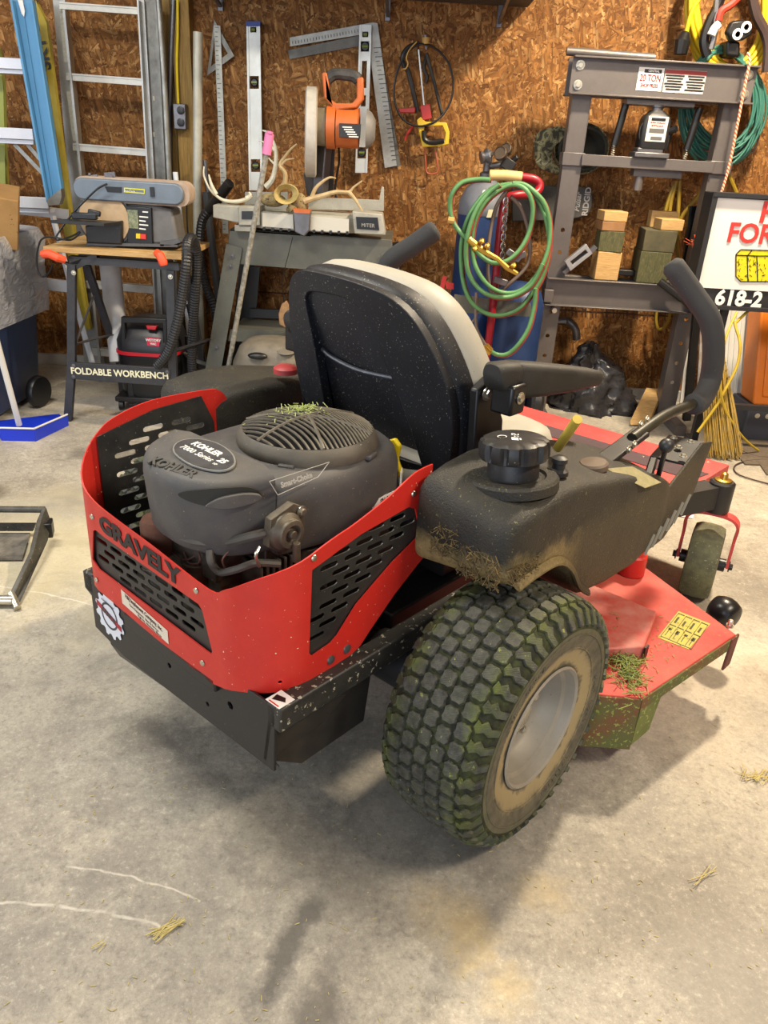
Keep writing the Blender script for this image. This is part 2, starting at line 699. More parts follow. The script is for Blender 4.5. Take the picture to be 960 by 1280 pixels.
def MP(px, py, f=None, l=None, z=None):
    """the point seen at a pixel, on a plane of the mower's own frame"""
    d = ray(px, py)
    if z is not None:
        q = CAM + d * ((z - CAM_H) / d.z)
    else:
        n, c = (mu, f) if f is not None else (ml, l)
        q = CAM + d * ((c - (CAM - MO).dot(n)) / d.dot(n))
    q = q - MO
    return Vector((q.dot(mu), q.dot(ml), q.z))


mower = thing('zero_turn_mower', 'red and black zero-turn riding mower with grass-stained tyre in the middle of the garage', 'mower', MO, TH, local=True)


def mp(name, b, mat, parent=None, **k):
    return build(name, b, mat, parent or mower, **k)


def bolt(c, ax, r=.006, h=.005):
    b = B()
    b.lathe([(r * 1.5, 0), (r * 1.5, h * .35)], c, ax, 14)
    b.lathe([(r, h * .35), (r, h), (r * .8, h * 1.15)], c, ax, 6)
    return b


# --- chassis
b = B()
poly = [(.33, .366), (.33, .325), (.305, .315), (.305, .235), (.19, .215), (-.288, .225), (-.292, .366)]
b2 = sheet(poly, [circle(.14, .325, .006, 10), circle(.02, .285, .006, 10), circle(-.17, .30, .008, 10), circle(-.10, .262, .005, 8)], lambda s, t, d: (.010 + d, s, t), .006, .03)
mp('rear_plate', b2, BLK2, bevel=.001)
b = B()
for sx in (-.288, .31):
    b.box((.36, sx, .345), (.70, .035, .05))
mp('frame_rail', b, mt('scuffed_black_steel', '1B1B1C', .5, 0, '35332E', 30, .6, 'A59F8C', 90, .62, .2), bevel=.004)
b = B()
b.box((.5, .01, .33), (1.0, .3, .03)).box((.08, .04, .35), (.10, .44, .012))
b.box((.85, .01, .31), (.9, .44, .05)).box((.30, .01, .41), (.36, .30, .12)).box((.72, .01, .42), (.25, .40, .16))
b.box((.15, .01, .22), (.2, .3, .02))
mp('frame', b, BLK2, bevel=.004)
# trailing box under the right rail and the lower lip
b = B()
b.ext([(.01, -.27, .235), (.01, -.285, .33), (.24, -.285, .33), (.24, -.27, .29), (.15, -.27, .24)], (0, .012, 0))
b.ext([(.02, -.26, .225), (.10, -.262, .165), (.27, -.262, .165), (.29, -.26, .30), (.29, -.1, .30), (.27, -.1, .165), (.10, -.1, .165), (.02, -.1, .225)][:4], (0, .10, 0))
mp('muffler_guard', b, mt('dusty_grey_steel', '2A2724', .55, .2, '433D36', 20, .5), bevel=.002)
b = B()
b.ext([(.03, .285, .19), (.05, .29, .145), (.075, -.1, .165), (.03, -.28, .215)], (0, 0, .006))
mp('lower_lip', b, BLK2)
# hydraulic pumps and engine below the shroud
b = B()
b.lathe([(.05, 0), (.05, .1), (.035, .12)], (.36, -.21, .27), (0, -1, 0), 16)
b.lathe([(.05, 0), (.05, .1), (.035, .12)], (.39, .23, .27), (0, 1, 0), 16)
b.box((.39, .01, .27), (.14, .36, .14))
b.cyl((.39, -.40, .265), (.39, .42, .265), .02)
mp('axle', b, BLK2, bevel=.004)

# --- engine
ENG0 = [(.0, .02), (.01, .08), (.05, .13), (.12, .152), (.25, .158), (.36, .155), (.45, .13), (.5, .06), (.515, -.02), (.5, -.10), (.45, -.158), (.36, -.18), (.25, -.178), (.14, -.155), (.05, -.115), (.01, -.05)]


def outl(pts, c, sc, z, dz=0.0):
    q = sm([(p[0], p[1], 0) for p in pts], 4, True)
    return [Vector((c[0] + (p.x - c[0]) * sc, c[1] + (p.y - c[1]) * sc, z + dz * p.x)) for p in q]


cE = (.27, -.01)
SH = [p for p in ENG0 if p[0] > .1]
SHR = [(.13, .15)] + [(.25, .158), (.36, .155), (.45, .13), (.5, .06), (.515, -.02), (.5, -.10), (.45, -.158), (.36, -.18), (.25, -.178)] + [(.135, -.155)]


def shroud_ring(z, sc, dz=0.0):
    q = sm([(p[0], p[1], 0) for p in SHR], 4)
    back = [Vector((.13, .15 - .305 * k / 6, 0)) for k in range(1, 6)][::-1]
    pts = q + back
    return [Vector((.31 + (p.x - .31) * sc, -.01 + (p.y + .01) * sc, z + dz * (p.x - .3))) for p in pts]


b = B()
b.loft([shroud_ring(.545, .93), shroud_ring(.56, .985), shroud_ring(.60, 1.0), shroud_ring(.645, .99), shroud_ring(.672, .95), shroud_ring(.684, .88), shroud_ring(.69, .5)])
eng = mp('engine_shroud', b, DUSTY, smooth=50)
b = B()
NOSE = [(.008, .02), (.02, .07), (.055, .115), (.095, .138), (.135, .150), (.135, -.153), (.09, -.14), (.045, -.112), (.01, -.05)]


def nose_ring(z, sc, tilt=0.0, drop=0.0):
    q = sm([(p[0], p[1], 0) for p in NOSE[:5]], 5) + [Vector((.135, .15 - .303 * k / 5, 0)) for k in range(1, 5)] + sm([(p[0], p[1], 0) for p in NOSE[5:] + NOSE[:1]], 5)[:-1]
    return [Vector((.155 + (p.x - .155) * sc, (p.y) * (sc * .5 + .5), z - drop * max(0, (.155 - p.x)) / .155)) for p in q]


b.loft([nose_ring(.562, .88), nose_ring(.570, .93), nose_ring(.62, .97), nose_ring(.675, 1.0, 0, .002), nose_ring(.692, .99, 0, .003), nose_ring(.702, .955, 0, .004), nose_ring(.708, .88, 0, .005), nose_ring(.711, .4, 0, .003)])
nose = mp('air_cleaner_cover', b, DUSTY, smooth=50)
# moulded grip recess of the cover, shade put in as a dark sheet, and tongue, hugging the rounded side
_nc = sm([(p[0], p[1], 0) for p in (NOSE[1], NOSE[0], NOSE[8], NOSE[7], NOSE[6], NOSE[5])], 8)
_na = [0]
for i in range(1, len(_nc)):
    _na.append(_na[-1] + (_nc[i] - _nc[i - 1]).length)


def nmap(s_, z, d):
    """s_ runs 0..1 round the cover from its tip to its right side"""
    t = max(0, min(.9999, s_)) * _na[-1]
    i = 0
    while i < len(_na) - 2 and _na[i + 1] < t:
        i += 1
    k = (t - _na[i]) / (_na[i + 1] - _na[i])
    p = _nc[i].lerp(_nc[i + 1], k)
    q = _nc[i + 1] - _nc[i]
    n_ = Vector((q.y, -q.x, 0)).normalized()
    if n_.dot(p - Vector((.15, 0, 0))) < 0:
        n_ = -n_
    sc_ = .972 + .028 * max(0, min(1, (z - .62) / .055))
    return Vector((.155 + (p.x - .155) * sc_, p.y * (sc_ * .5 + .5), z)) + n_ * d


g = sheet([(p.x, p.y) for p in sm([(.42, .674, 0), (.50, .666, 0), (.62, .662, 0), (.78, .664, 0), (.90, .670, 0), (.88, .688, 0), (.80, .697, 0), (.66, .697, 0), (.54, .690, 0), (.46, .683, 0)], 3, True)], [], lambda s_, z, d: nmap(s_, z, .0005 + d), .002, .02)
mp('grip_recess_shade', g, mt('recess_shade', '26241F', .65), nose)
g = sheet([(p.x, p.y) for p in sm([(.60, .664, 0), (.74, .663, 0), (.88, .672, 0), (.885, .682, 0), (.80, .688, 0), (.70, .685, 0), (.63, .675, 0)], 3, True)], [], lambda s_, z, d: nmap(s_, z, .002 + d), .010, .02)
mp('grip_tongue', g, DUSTY, nose, bevel=.003)
# badge
bx, by = Vector((0, -1, 0)), Vector((1, 0, .07)).normalized()
bo = MP(254, 570, z=.7095)
bz = bx.cross(by)
q = [(1.08 * p[0], 1.08 * p[1]) for p in [(-.075, .012), (-.06, .034), (-.02, .045), (.03, .036), (.065, .015), (.075, -.008), (.06, -.026), (.02, -.037), (-.035, -.030), (-.065, -.012)]]
BADGE = mt('badge_grey', '3E3F42', .3, .2, '5A5B5E', 30, .4)
b = B().ext([bo + bx * p.x + by * p.y for p in sm([(x, y, 0) for x, y in q], 4, True)], bz * .003)
mp('badge_rim', b, mt('badge_silver', 'A8A8A4', .35, .6), nose)
b = B().ext([bo + bz * .002 + bx * p.x * .95 + by * p.y * .93 for p in sm([(x, y, 0) for x, y in q], 4, True)], bz * .002)
bd = mp('badge', b, BADGE, nose, label='oval grey engine badge with white writing')
o3 = bo + bz * .0045
b = text_b('KOHLER', .021, o3 + bx * -.012 + by * .017, bx, by, bold=.0006)
b.add(*(lambda t: (t.v, t.f))(text_b('7000', .019, o3 + bx * -.036 + by * -.006, bx, by)))
b.add(*(lambda t: (t.v, t.f))(text_b('Series', .019, o3 + bx * .012 + by * -.006, bx, by, shear=.2)))
b.add(*(lambda t: (t.v, t.f))(text_b('25', .019, o3 + bx * .050 + by * .004, bx, by, bold=.0006)))
b.add(*(lambda t: (t.v, t.f))(text_b('HP', .008, o3 + bx * .050 + by * -.012, bx, by)))
mp('lettering', b, WHT, nose)
b = text_b('KOHLER', .028, MP(216, 585, z=.703), (0.16, -1, 0), (1, 0, .25), depth=.006, bold=.001)
mp('lettering', b, mt('moulded_letters', '3B3935', .6), nose)
# side label
fo, fx, fz_ = MP(376, 598, l=-.178), Vector((1, 0, 0)), Vector((0, .28, 1)).normalized()
b = B()
for a, c in (((-.085, .016), (.09, .014)), ((.09, .014), (.05, -.010)), ((.05, -.010), (-.07, -.018)), ((-.07, -.018), (-.085, .016))):
    b.bar(fo + (fx * a[0] + fz_ * a[1]) * .78, fo + (fx * c[0] + fz_ * c[1]) * .78, .0010, .0010, (0, 1, 0))
b.add(*(lambda t: (t.v, t.f))(text_b('Smart-Choke', .013, fo + fx * -.01 + Vector((0, -.001, 0)), fx, fz_, bold=.0005)))
mp('lettering', b, mt('worn_grey_print', 'A5A29A', .6), eng)
b = B().box((.405, -.1755, .592), (.10, .002, .018), (0, 0, .06)).box((.462, -.158, .61), (.024, .002, .04), (0, 0, .6))
lb = mp('sticker', b, WHT, eng)
b = text_b('SH-25  E4', .013, (.405, -.1768, .592), (1, .06, 0), (0, 0, 1), depth=.0004, bold=.0004)
mp('lettering', b, BLKN, lb)
# debris screen: a domed disc with a real slotted grille
fc = Vector((.325, -.028, .69))
FR = .136
b = B()
b.lathe([(FR, -.006), (FR + .003, .004), (FR, .014), (FR * .955, .024), (FR * .93, .027), (FR * .91, .024), (FR * .91, .010)], fc, (0, 0, 1), 56, False)
b.lathe([(.002, .044), (.018, .044), (.02, .048), (.002, .050)], fc, (0, 0, 1), 20)
scr = mp('debris_screen', b, mt('screen_grey', '4A463F', .6, 0, '665F52', 18, .5, 'B8AE90', 200, .70, .2), smooth=40)
b = B()
RR = FR * .925


def dome(x, y):
    rr = min(1, math.hypot(x, y) / FR)
    return fc + Vector((x, y, .049 - .027 * rr ** 2.2))


for k in range(-13, 14):
    x0 = k * RR / 13.6
    hw = math.sqrt(max(0, RR ** 2 - x0 * x0))
    pts = []
    n = 10
    for i in range(n + 1):
        y = -hw + 2 * hw * i / n
        xx_ = x0 + .03 * (1 - (y / RR) ** 2) - .03 * (1 - (hw / RR) ** 2)
        m_ = math.hypot(xx_, y)
        if m_ > RR:
            xx_ *= RR / m_
            y *= RR / m_
        pts.append(dome(xx_, y))
    b.tube(pts, .0023, 4)
for a in (.0, 1.05, 2.1):
    b.tube([dome(RR * (-1 + 2 * i / 10) * math.cos(a), RR * (-1 + 2 * i / 10) * math.sin(a)) + Vector((0, 0, .002)) for i in range(11)], .0030, 5)
mp('screen_louvres', b, mt('screen_bars', '5A544A', .6, 0, '7A7262', 40, .5), scr)
b = B().lathe([(FR * .86, .012), (.001, .014)], fc, (0, 0, 1), 32, False)
mp('flywheel', b, BLKN, scr)
each('screen_clip', [B().box(fc + Vector((math.cos(a) * FR * .99, math.sin(a) * FR * .99, -.003)), (.024, .03, .010), (0, 0, a)) for a in (-1.3, -2.6, .4, 1.8)], DUSTY, scr, bevel=.003)
# engine block and everything below the shroud
b = B()
b.box((.30, -.01, .49), (.34, .24, .13)).box((.12, .01, .47), (.12, .20, .10)).box((.15, .02, .53), (.20, .22, .06))
for k in range(7):
    b.box((.11 + k * .014, -.11, .50), (.006, .07, .07))
b.cyl((.24, -.10, .40), (.24, -.10, .53), .05).cyl((.06, -.02, .42), (.06, -.02, .52), .03)
b.box((.05, .09, .43), (.05, .08, .04), (0, .3, .3)).box((.08, -.03, .40), (.05, .26, .03))
for k in range(14):
    b.box((rnd.uniform(.03, .3), rnd.uniform(-.2, .12), rnd.uniform(.39, .5)), (rnd.uniform(.02, .05), rnd.uniform(.02, .05), rnd.uniform(.01, .04)), (rnd.uniform(-.5, .5), rnd.uniform(-.5, .5), rnd.uniform(0, 3)))
mp('engine_block', b, mt('oily_engine_metal', '211F1C', .5, .3, '4B443A', 40, .6, '7A6F5A', 120, .68, .4), bevel=.003)
b = B().lathe([(.032, 0), (.034, .008), (.034, .06), (.03, .068)], (.045, .075, .505), (0, 0, 1), 18)
mp('oil_filter', b, RUST)
b = B()
hA = [MP(218, 655, f=.03), MP(224, 668, f=.025), MP(245, 677, f=.03), MP(280, 678, f=.06), MP(315, 670, l=-.16), MP(345, 663, l=-.175)]
b.tube(sm(hA, 6), .0085, 8)
mp('hose', b, mt('grey_hose', '3E3C38', .6, 0, '57534B', 30, .5))
b = B()
hB = [MP(262, 688, f=.04), MP(264, 703, f=.035), MP(275, 715, f=.05), MP(295, 712, l=-.15), MP(320, 704, l=-.17), MP(350, 705, l=-.19)]
b.tube(sm(hB, 6), .007, 8)
mp('hose', b, mt('grey_hose', '', .6))
wr = []
for a, c, e in (((230, 690), (238, 705), (262, 700)), ((246, 684), (250, 700), (242, 712)), ((285, 690), (278, 700), (282, 712)), ((215, 690), (232, 700), (250, 690))):
    wr.append(B().tube(sm([MP(a[0], a[1], f=.05), MP(c[0], c[1], f=.04), MP(e[0], e[1], f=.06)], 5), .0018, 5))
each('wire', wr, mt('thin_wire', '5A3A30', .5), mower)
b = B()
b.tube(sm([MP(324, 684, l=-.18), MP(320, 695, l=-.185), MP(324, 708, l=-.18)], 5), .003, 6)
mp('clamp', b, ZINC)
sc_ = MP(363, 667, l=-.20)
b = B()
b.lathe([(.034, 0), (.034, .012), (.026, .02), (.026, .026), (.017, .028), (.014, .02), (.008, .02), (.007, .03)], sc_ + Vector((0, .02, 0)), (0, -1, 0), 28)
b.ext([sc_ + Vector(p) for p in ((-.036, .03, -.02), (-.03, .03, .03), (.02, .03, .045), (.045, .03, .03), (.045, .03, -.03), (0, .03, -.045))], (0, -.016, 0))
b.cyl(sc_ + Vector((.003, -.012, -.014)), sc_ + Vector((.003, -.012, -.05)), .007)
sol = mp('fuel_pump', b, mt('dirty_cast_metal', '4A443A', .5, .4, '6A6152', 40, .5), bevel=.001)
bb = bolt(sc_ + Vector((.036, .012, .026)), (0, -1, 0), .007, .006)
mp('bolt', bb, ZINC, sol)
b = B()
yp = [MP(476, 553, f=.50), MP(492, 548, f=.50), MP(499, 558, f=.50), MP(495, 575, f=.5), MP(501, 592, f=.5), MP(497, 598, f=.5), MP(482, 592, f=.5), MP(483, 578, f=.5)]
b.ext(yp, (.012, 0, 0))
mp('dipstick_handle', b, YEL, bevel=.004)
# grass clippings lying on the screen
b = B()
for k in range(150):
    a, r_ = rnd.uniform(0, 6.28), abs(rnd.gauss(0, .028))
    c = fc + Vector((-.01 + r_ * math.cos(a) * 1.4 + .02, .028 + r_ * math.sin(a) * 1.2, .049 + rnd.uniform(0, .008) - .5 * r_ * r_ * 8))
    d = Vector((rnd.uniform(-1, 1), rnd.uniform(-1, 1), rnd.uniform(-.25, .3))).normalized() * rnd.uniform(.007, .02)
    b.bar(c - d / 2, c + d / 2, .0016, .0005)
GR1 = mt('fresh_clippings', '8FA24A', .7, 0, 'B8C078', 60, .6)
mp('grass_clippings', b, GR1, kind='stuff', smooth=0)

# --- red engine guard: a bent sheet with real windows and stencilled letters
PATH = []
for k in range(6):
    PATH.append((.42 - (.42 - .07) * k / 5, .32))
for k in range(1, 9):
    a = PI / 2 * k / 8
    PATH.append((.07 - .07 * math.sin(a), .25 + .07 * math.cos(a)))
iz = len(PATH) - 1
for k in range(1, 8):
    PATH.append((0, .25 - .43 * k / 7))
for k in range(1, 11):
    a = PI / 2 * k / 10
    PATH.append((.10 - .10 * math.cos(a), -.18 - .10 * math.sin(a)))
for k in range(1, 6):
    PATH.append((.10 + .30 * k / 5, -.28 - .006 * k / 5))
acc = [0]
for i in range(1, len(PATH)):
    acc.append(acc[-1] + math.hypot(PATH[i][0] - PATH[i - 1][0], PATH[i][1] - PATH[i - 1][1]))
acc = [a - acc[iz] for a in acc]            # s = 0 where the flat rear face begins (left)


def gpath(s, d=0.0):
    s = max(acc[0], min(acc[-1], s))
    i = 0
    while i < len(acc) - 2 and acc[i + 1] < s:
        i += 1
    t = (s - acc[i]) / (acc[i + 1] - acc[i])
    x = PATH[i][0] * (1 - t) + PATH[i + 1][0] * t
    y = PATH[i][1] * (1 - t) + PATH[i + 1][1] * t
    dx, dy = PATH[i + 1][0] - PATH[i][0], PATH[i + 1][1] - PATH[i][1]
    L = math.hypot(dx, dy)
    # inward normal (towards the engine)
    return x - dy / L * d, y + dx / L * d


def gmap(s, z, d=0.0):
    x, y = gpath(s, d)
    return (x, y, z)


SR0 = .43                                  # right corner starts
SR1 = acc[-6]                               # right side starts (f=.10)
SL1 = acc[5]                                # left side ends (f=.07)


def sR(f):
    return SR1 + (f - .10)


def sL(f):
    return SL1 - (f - .07)


top = [(sL(.42), .60), (sL(.395), .672), (sL(.375), .697), (sL(.34), .706), (sL(.2), .709), (sL(.11), .690), (sL(.07), .665), (SL1 * .5, .615), (-.0, .578), (.06, .562), (.22, .548), (.385, .531), (.43, .550), (.50, .590), (SR1, .618), (sR(.15), .632), (sR(.2), .643), (sR(.28), .668), (sR(.345), .695), (sR(.395), .70)]
top = [(p.x, p.y) for p in sm([(a, c, 0) for a, c in top], 4)]
bot = [(sR(.395), .51), (sR(.37), .495), (sR(.31), .455), (sR(.25), .405), (sR(.225), .382), (sR(.2), .373), (sR(.10), .366), (.51, .364), (.46, .357), (.42, .343), (.38, .333), (.2, .342), (.0, .357), (SL1 * .6, .362), (sL(.1), .366), (sL(.2), .37), (sL(.26), .41), (sL(.31), .455), (sL(.42), .53)]
rwin = [(.008, .498), (.018, .504), (.05, .500), (.355, .488), (.365, .480), (.388, .407), (.385, .398), (.37, .398), (.012, .412), (-.012, .425)]
swr = [(.102, .590), (.215, .618), (.335, .632), (.355, .622), (.372, .575), (.365, .558), (.30, .530), (.21, .478), (.165, .433), (.15, .424), (.105, .418), (.098, .428)]
swl = [(.075, .650), (.2, .676), (.312, .688), (.340, .63), (.345, .57), (.29, .53), (.21, .478), (.165, .433), (.075, .40)]
holes = [rwin, [(sR(f), z) for f, z in swr], [(sL(f), z) for f, z in swl]]
holes += [circle(.53, .385, .004, 8)]
g = sheet(top + bot, holes, gmap, .003, .02)
guard = mp('engine_guard', g, RED, smooth=30)
# the black perforated inserts behind the windows


def panel(sfun, outline, nm, x0, x1, z0, z1, sl=.042, sh=.0105, px_=.052, pz=.0195, d=.006, skip=lambda i, j: False, tilt=0.0, clip=None):
    hs = []
    j = 0
    z = z0
    while z < z1:
        i = 0
        x = x0 + (px_ / 2 if j % 2 else 0)
        while x < x1:
            h = stadium(x, z, sl, sh, 3, tilt)
            if all(inside(p, clip or outline) for p in h) and not skip(i, j):
                hs.append(h)
            x += px_
            i += 1
        z += pz
        j += 1
    s_ = sheet(outline, hs, lambda s, t, dd: gmap(sfun(s), t, d + dd), .0025, .03)
    return mp(nm, s_, mt('perforated_black_steel', '202021', .45, 0, '35332E', 20, .5, '8A8470', 200, .7), guard)


grow = lambda pts, k: [(sum(p[0] for p in pts) / len(pts) + (q[0] - sum(p[0] for p in pts) / len(pts)) * (1 + k), sum(p[1] for p in pts) / len(pts) + (q[1] - sum(p[1] for p in pts) / len(pts)) * (1 + k)) for q in pts]
ident = lambda s: s
panel(ident, [(-.03, .512), (.375, .495), (.40, .39), (-.03, .40)], 'perforated_panel', 0.0, .38, .42, .50, clip=[(-.005, .497), (.358, .484), (.378, .402), (-.005, .418)])
panel(sR, grow(swr, .06), 'perforated_panel', .09, .37, .43, .63, tilt=0.0, px_=.056, pz=.0185, clip=grow(swr, .02))
panel(sL, [(.066, .66), (.2, .69), (.320, .697), (.352, .63), (.354, .56), (.29, .52), (.21, .468), (.165, .42), (.066, .39)], 'perforated_panel', .09, .35, .42, .66, px_=.07, pz=.021, sl=.05, sh=.012, clip=swl)
# stencilled name, rivets, dealer stickers
tb = text_b('GRAVELY', .054, (0, 0, 0), (1, 0, 0), (0, 1, 0), depth=.0012, bold=.0024, fn=lambda x, y, z: gmap(.172 + x * 1.16, .5225 + y * .84 - (x) * .055, -.0014 + z))
mp('lettering', tb, mt('stencil_black', '1A1214', .5), guard)
rv = []
for s_, z in ((.012, .531), (.352, .514), (-.002, .381), (.358, .366)):
    c = Vector(gmap(s_, z, -.001))
    n_ = Vector(gmap(s_, z, -.004)) - c
    rv.append(B().lathe([(.006, 0), (.005, .002), (.002, .0025)], c, n_, 12))
for f_, z in ((.105, .612), (.345, .656), (.375, .535)):
    c = Vector(gmap(sR(f_), z, -.001))
    rv.append(B().lathe([(.006, 0), (.005, .002), (.002, .0025)], c, (0, -1, 0), 12))
for f_, z in ((.085, .636), (.305, .682)):
    c = Vector(gmap(sL(f_), z, .004))
    rv.append(B().lathe([(.005, 0), (.004, .002), (.002, .0025)], c, (0, -1, 0), 12))
each('rivet', rv, ZINC, guard)
each('rivet', [B().lathe([(.009, 0), (.0085, .002), (.004, .004)], Vector(gmap(sR(f_), z, 0)), (0, -1, 0), 16) for f_, z in ((.15, .388), (.19, .392))], STEEL, guard)
q = [(.095, .402), (.252, .382), (.252, .352), (.095, .370)]
b = sheet(q, [], lambda s, t, d: gmap(s, t, -.0008 - d), .0004, .05)
stk = mp('dealer_sticker', b, mt('cream_sticker', 'D9CDB8', .5), guard, label='cream rectangular dealer sticker with small print')
b = text_b('H&J Implement Company, Inc.', .0125, (0, 0, 0), (1, 0, 0), (0, 1, 0), depth=.0002, bold=.0003, fn=lambda x, y, z: gmap(.172 + x * .82, .385 + y - x * .127, -.0016 + z))
b.add(*(lambda t: (t.v, t.f))(text_b('Farm Equipment  Sales & Service', .008, (0, 0, 0), (1, 0, 0), (0, 1, 0), depth=.0002, fn=lambda x, y, z: gmap(.172 + x * .92, .373 + y - x * .127, -.0016 + z))))
b.add(*(lambda t: (t.v, t.f))(text_b('Highway, Altamont, Illinois', .008, (0, 0, 0), (1, 0, 0), (0, 1, 0), depth=.0002, fn=lambda x, y, z: gmap(.19 + x * .92, .363 + y - x * .127, -.0016 + z))))
mp('lettering', b, mt('brown_print', '4A2A24', .6), stk)
# gear-shaped sticker
gc = (.232, .298)
teeth = []
for k in range(48):
    a = 2 * PI * k / 48
    r_ = .055 if (k // 2) % 2 else .046
    teeth.append((gc[0] + r_ * math.cos(a), gc[1] + r_ * math.sin(a)))
b = sheet(teeth, [], lambda s, t, d: (.0085 - d, s, t), .0005, .05)
gs = mp('gear_sticker', b, mt('gear_white', 'D9DCE2', .5), label='round white cog-shaped sticker with a red banner')
b = B()
b.lathe([(.027, 0), (.032, 0)], (.0075, gc[0], gc[1]), (-1, 0, 0), 32, False)
mp('ring_print', b, mt('dark_print', '3A3C44', .5), gs, smooth=0)
b = sheet([(gc[0] + .047, gc[1] + .022), (gc[0] - .045, gc[1] - .006), (gc[0] - .045, gc[1] - .018), (gc[0] + .047, gc[1] + .010)], [], lambda s, t, d: (.0072 - d, s, t), .0004, .05)
mp('banner_print', b, mt('red_print', 'A3202A', .5), gs)
b = text_b('ARMOR', .016, (.0064, gc[0] + .001, gc[1] + .002), (0, -1, -.30), (0, 0, 1), depth=.0003, bold=.0005)
b.add(*(lambda t: (t.v, t.f))(text_b('POWDER COAT', .0065, (.0064, gc[0], gc[1] + .031), (0, -1, -.1), (0, 0, 1), depth=.0003)))
mp('lettering', b, mt('dark_print', '', .5), gs)
b = B().ext([(.010, -.268, .3715), (.045, -.268, .3715), (.045, -.303, .3715), (.010, -.303, .3715)], (0, 0, .0006))
ws = mp('warning_sticker', b, WHT, label='small white square warning sticker')
b = B().ext([(.018, -.275, .3722), (.032, -.272, .3722), (.036, -.29, .3722), (.028, -.298, .3722)], (0, 0, .0004))
mp('printed_mark', b, BLKN, ws)
b = B().ext([(.012, -.274, .3722), (.0145, -.274, .3722), (.0145, -.298, .3722), (.012, -.298, .3722)], (0, 0, .0004))
mp('printed_stripe', b, RED, ws)
# --- rear tyres
def tyre_mats():
    s = N('mossy_tyre_rubber')
    v = s.co()
    sep = s.n('SeparateXYZ')
    s.l(v, sep.inputs[0])
    lat = s.math('ABSOLUTE', sep.outputs[1])
    sh = s.ramp(lat, [(.050, 0.12), (.080, .95), (.105, .35)])
    nz = s.noise(v, 22, 5, .7)
    m = s.math('MULTIPLY', sh, s.ramp(nz, [(.38, 0.0), (.60, 1.0)]))
    base = s.mix(s.ramp(s.noise(v, 60, 4, .7), [(.35, 0.0), (.7, 1.0)]), '2B2B28', '4F4E49')
    col = s.mix(m, base, '59622A')
    col = s.mix(s.ramp(s.noise(v, 90, 3, .6), [(.66, 0.0), (.72, .8)]), col, '8B9148')
    pq = MP(697, 812, l=-.575) - Vector((.415, -.485, .2555))
    dd = s.n('VectorMath', operation='DISTANCE')
    s.l(v, dd.inputs[0])
    dd.inputs[1].default_value = pq
    pm = s.ramp(s.math('ADD', dd.outputs['Value'], s.math('MULTIPLY', s.noise(v, 70, 3, .6), .02)), [(.028, 1.0), (.031, 0.0)])
    col = s.mix(pm, col, 'D8D4C4')
    w_ = s.n('TexWave', bands_direction='DIAGONAL')
    s.l(v, w_.inputs[0])
    w_.inputs['Scale'].default_value = 95
    w_.inputs['Distortion'].default_value = 6
    s.bump(s.math('ADD', s.noise(v, 160, 4, .7), s.math('MULTIPLY', w_.outputs['Fac'], .2)), .5, .002)
    a = s.out(col, .62, 0, .4)
    s = N('tyre_groove_rubber')
    v = s.co()
    base = s.mix(s.ramp(s.noise(v, 40, 4, .7), [(.4, 0.0), (.65, 1.0)]), '1E1F16', '3B4119')
    b_ = s.out(base, .85)
    s = N('muddy_sidewall')
    v = s.co()
    sep = s.n('SeparateXYZ')
    s.l(v, sep.inputs[0])
    rr = s.math('SQRT', s.math('ADD', s.math('MULTIPLY', sep.outputs[0], sep.outputs[0]), s.math('MULTIPLY', sep.outputs[2], sep.outputs[2])))
    rn = s.math('ADD', rr, s.math('MULTIPLY', s.math('SUBTRACT', s.noise(v, 25, 5, .7), .5), .05))
    base = s.mix(s.ramp(s.noise(v, 30, 5, .7), [(.35, 0.0), (.7, 1.0)]), '4A463A', '6B6450')
    mud = s.ramp(rn, [(.128, 0.0), (.136, .85), (.158, .75), (.170, 0.0)])
    col = s.mix(mud, base, 'A08E66')
    col = s.mix(s.ramp(rn, [(.19, 0.0), (.225, .6)]), col, '4F5A2C')
    s.bump(s.noise(v, 120, 3, .6), .3, .001)
    c_ = s.out(col, .75)
    return a, b_, c_


TREAD, GROOVE, SIDEW = tyre_mats()
PROF = [(p[0] * .89, p[1] * .955) for p in [(-.118, .200), (-.119, .215), (-.112, .236), (-.098, .249), (-.075, .2555), (-.04, .2585), (0, .2595), (.04, .2585), (.075, .2555), (.098, .249), (.112, .236), (.119, .215), (.118, .200)]]
pa = [0]
for i in range(1, len(PROF)):
    pa.append(pa[-1] + math.hypot(PROF[i][0] - PROF[i - 1][0], PROF[i][1] - PROF[i - 1][1]))
pmid = pa[-1] / 2


def tprof(t):
    t = max(0.0, min(pa[-1], t + pmid))
    i = 0
    while i < len(pa) - 2 and pa[i + 1] < t:
        i += 1
    k = (t - pa[i]) / (pa[i + 1] - pa[i])
    (y0, r0), (y1, r1) = PROF[i], PROF[i + 1]
    L = math.hypot(y1 - y0, r1 - r0)
    return y0 + (y1 - y0) * k, r0 + (r1 - r0) * k, -(r1 - r0) / L, (y1 - y0) / L


def tm(a, t, h):
    """a = arc length round the tread, t = across it, h = height above the carcass"""
    y, r, ny, nr = tprof(t)
    y += ny * h
    r += nr * h
    an = a / .253
    return Vector((r * math.cos(an), y, r * math.sin(an)))


def patch(b, pts, h=.0075, grow_=1.12):
    cx = sum(p[0] for p in pts) / len(pts)
    cy = sum(p[1] for p in pts) / len(pts)
    lo = [tm(cx + (p[0] - cx) * grow_, cy + (p[1] - cy) * grow_, -.001) for p in pts]
    mi = [tm(p[0], p[1], h * .75) for p in pts]
    hi = [tm(cx + (p[0] - cx) * .9, cy + (p[1] - cy) * .9, h) for p in pts]
    b.loft([lo, mi, hi])


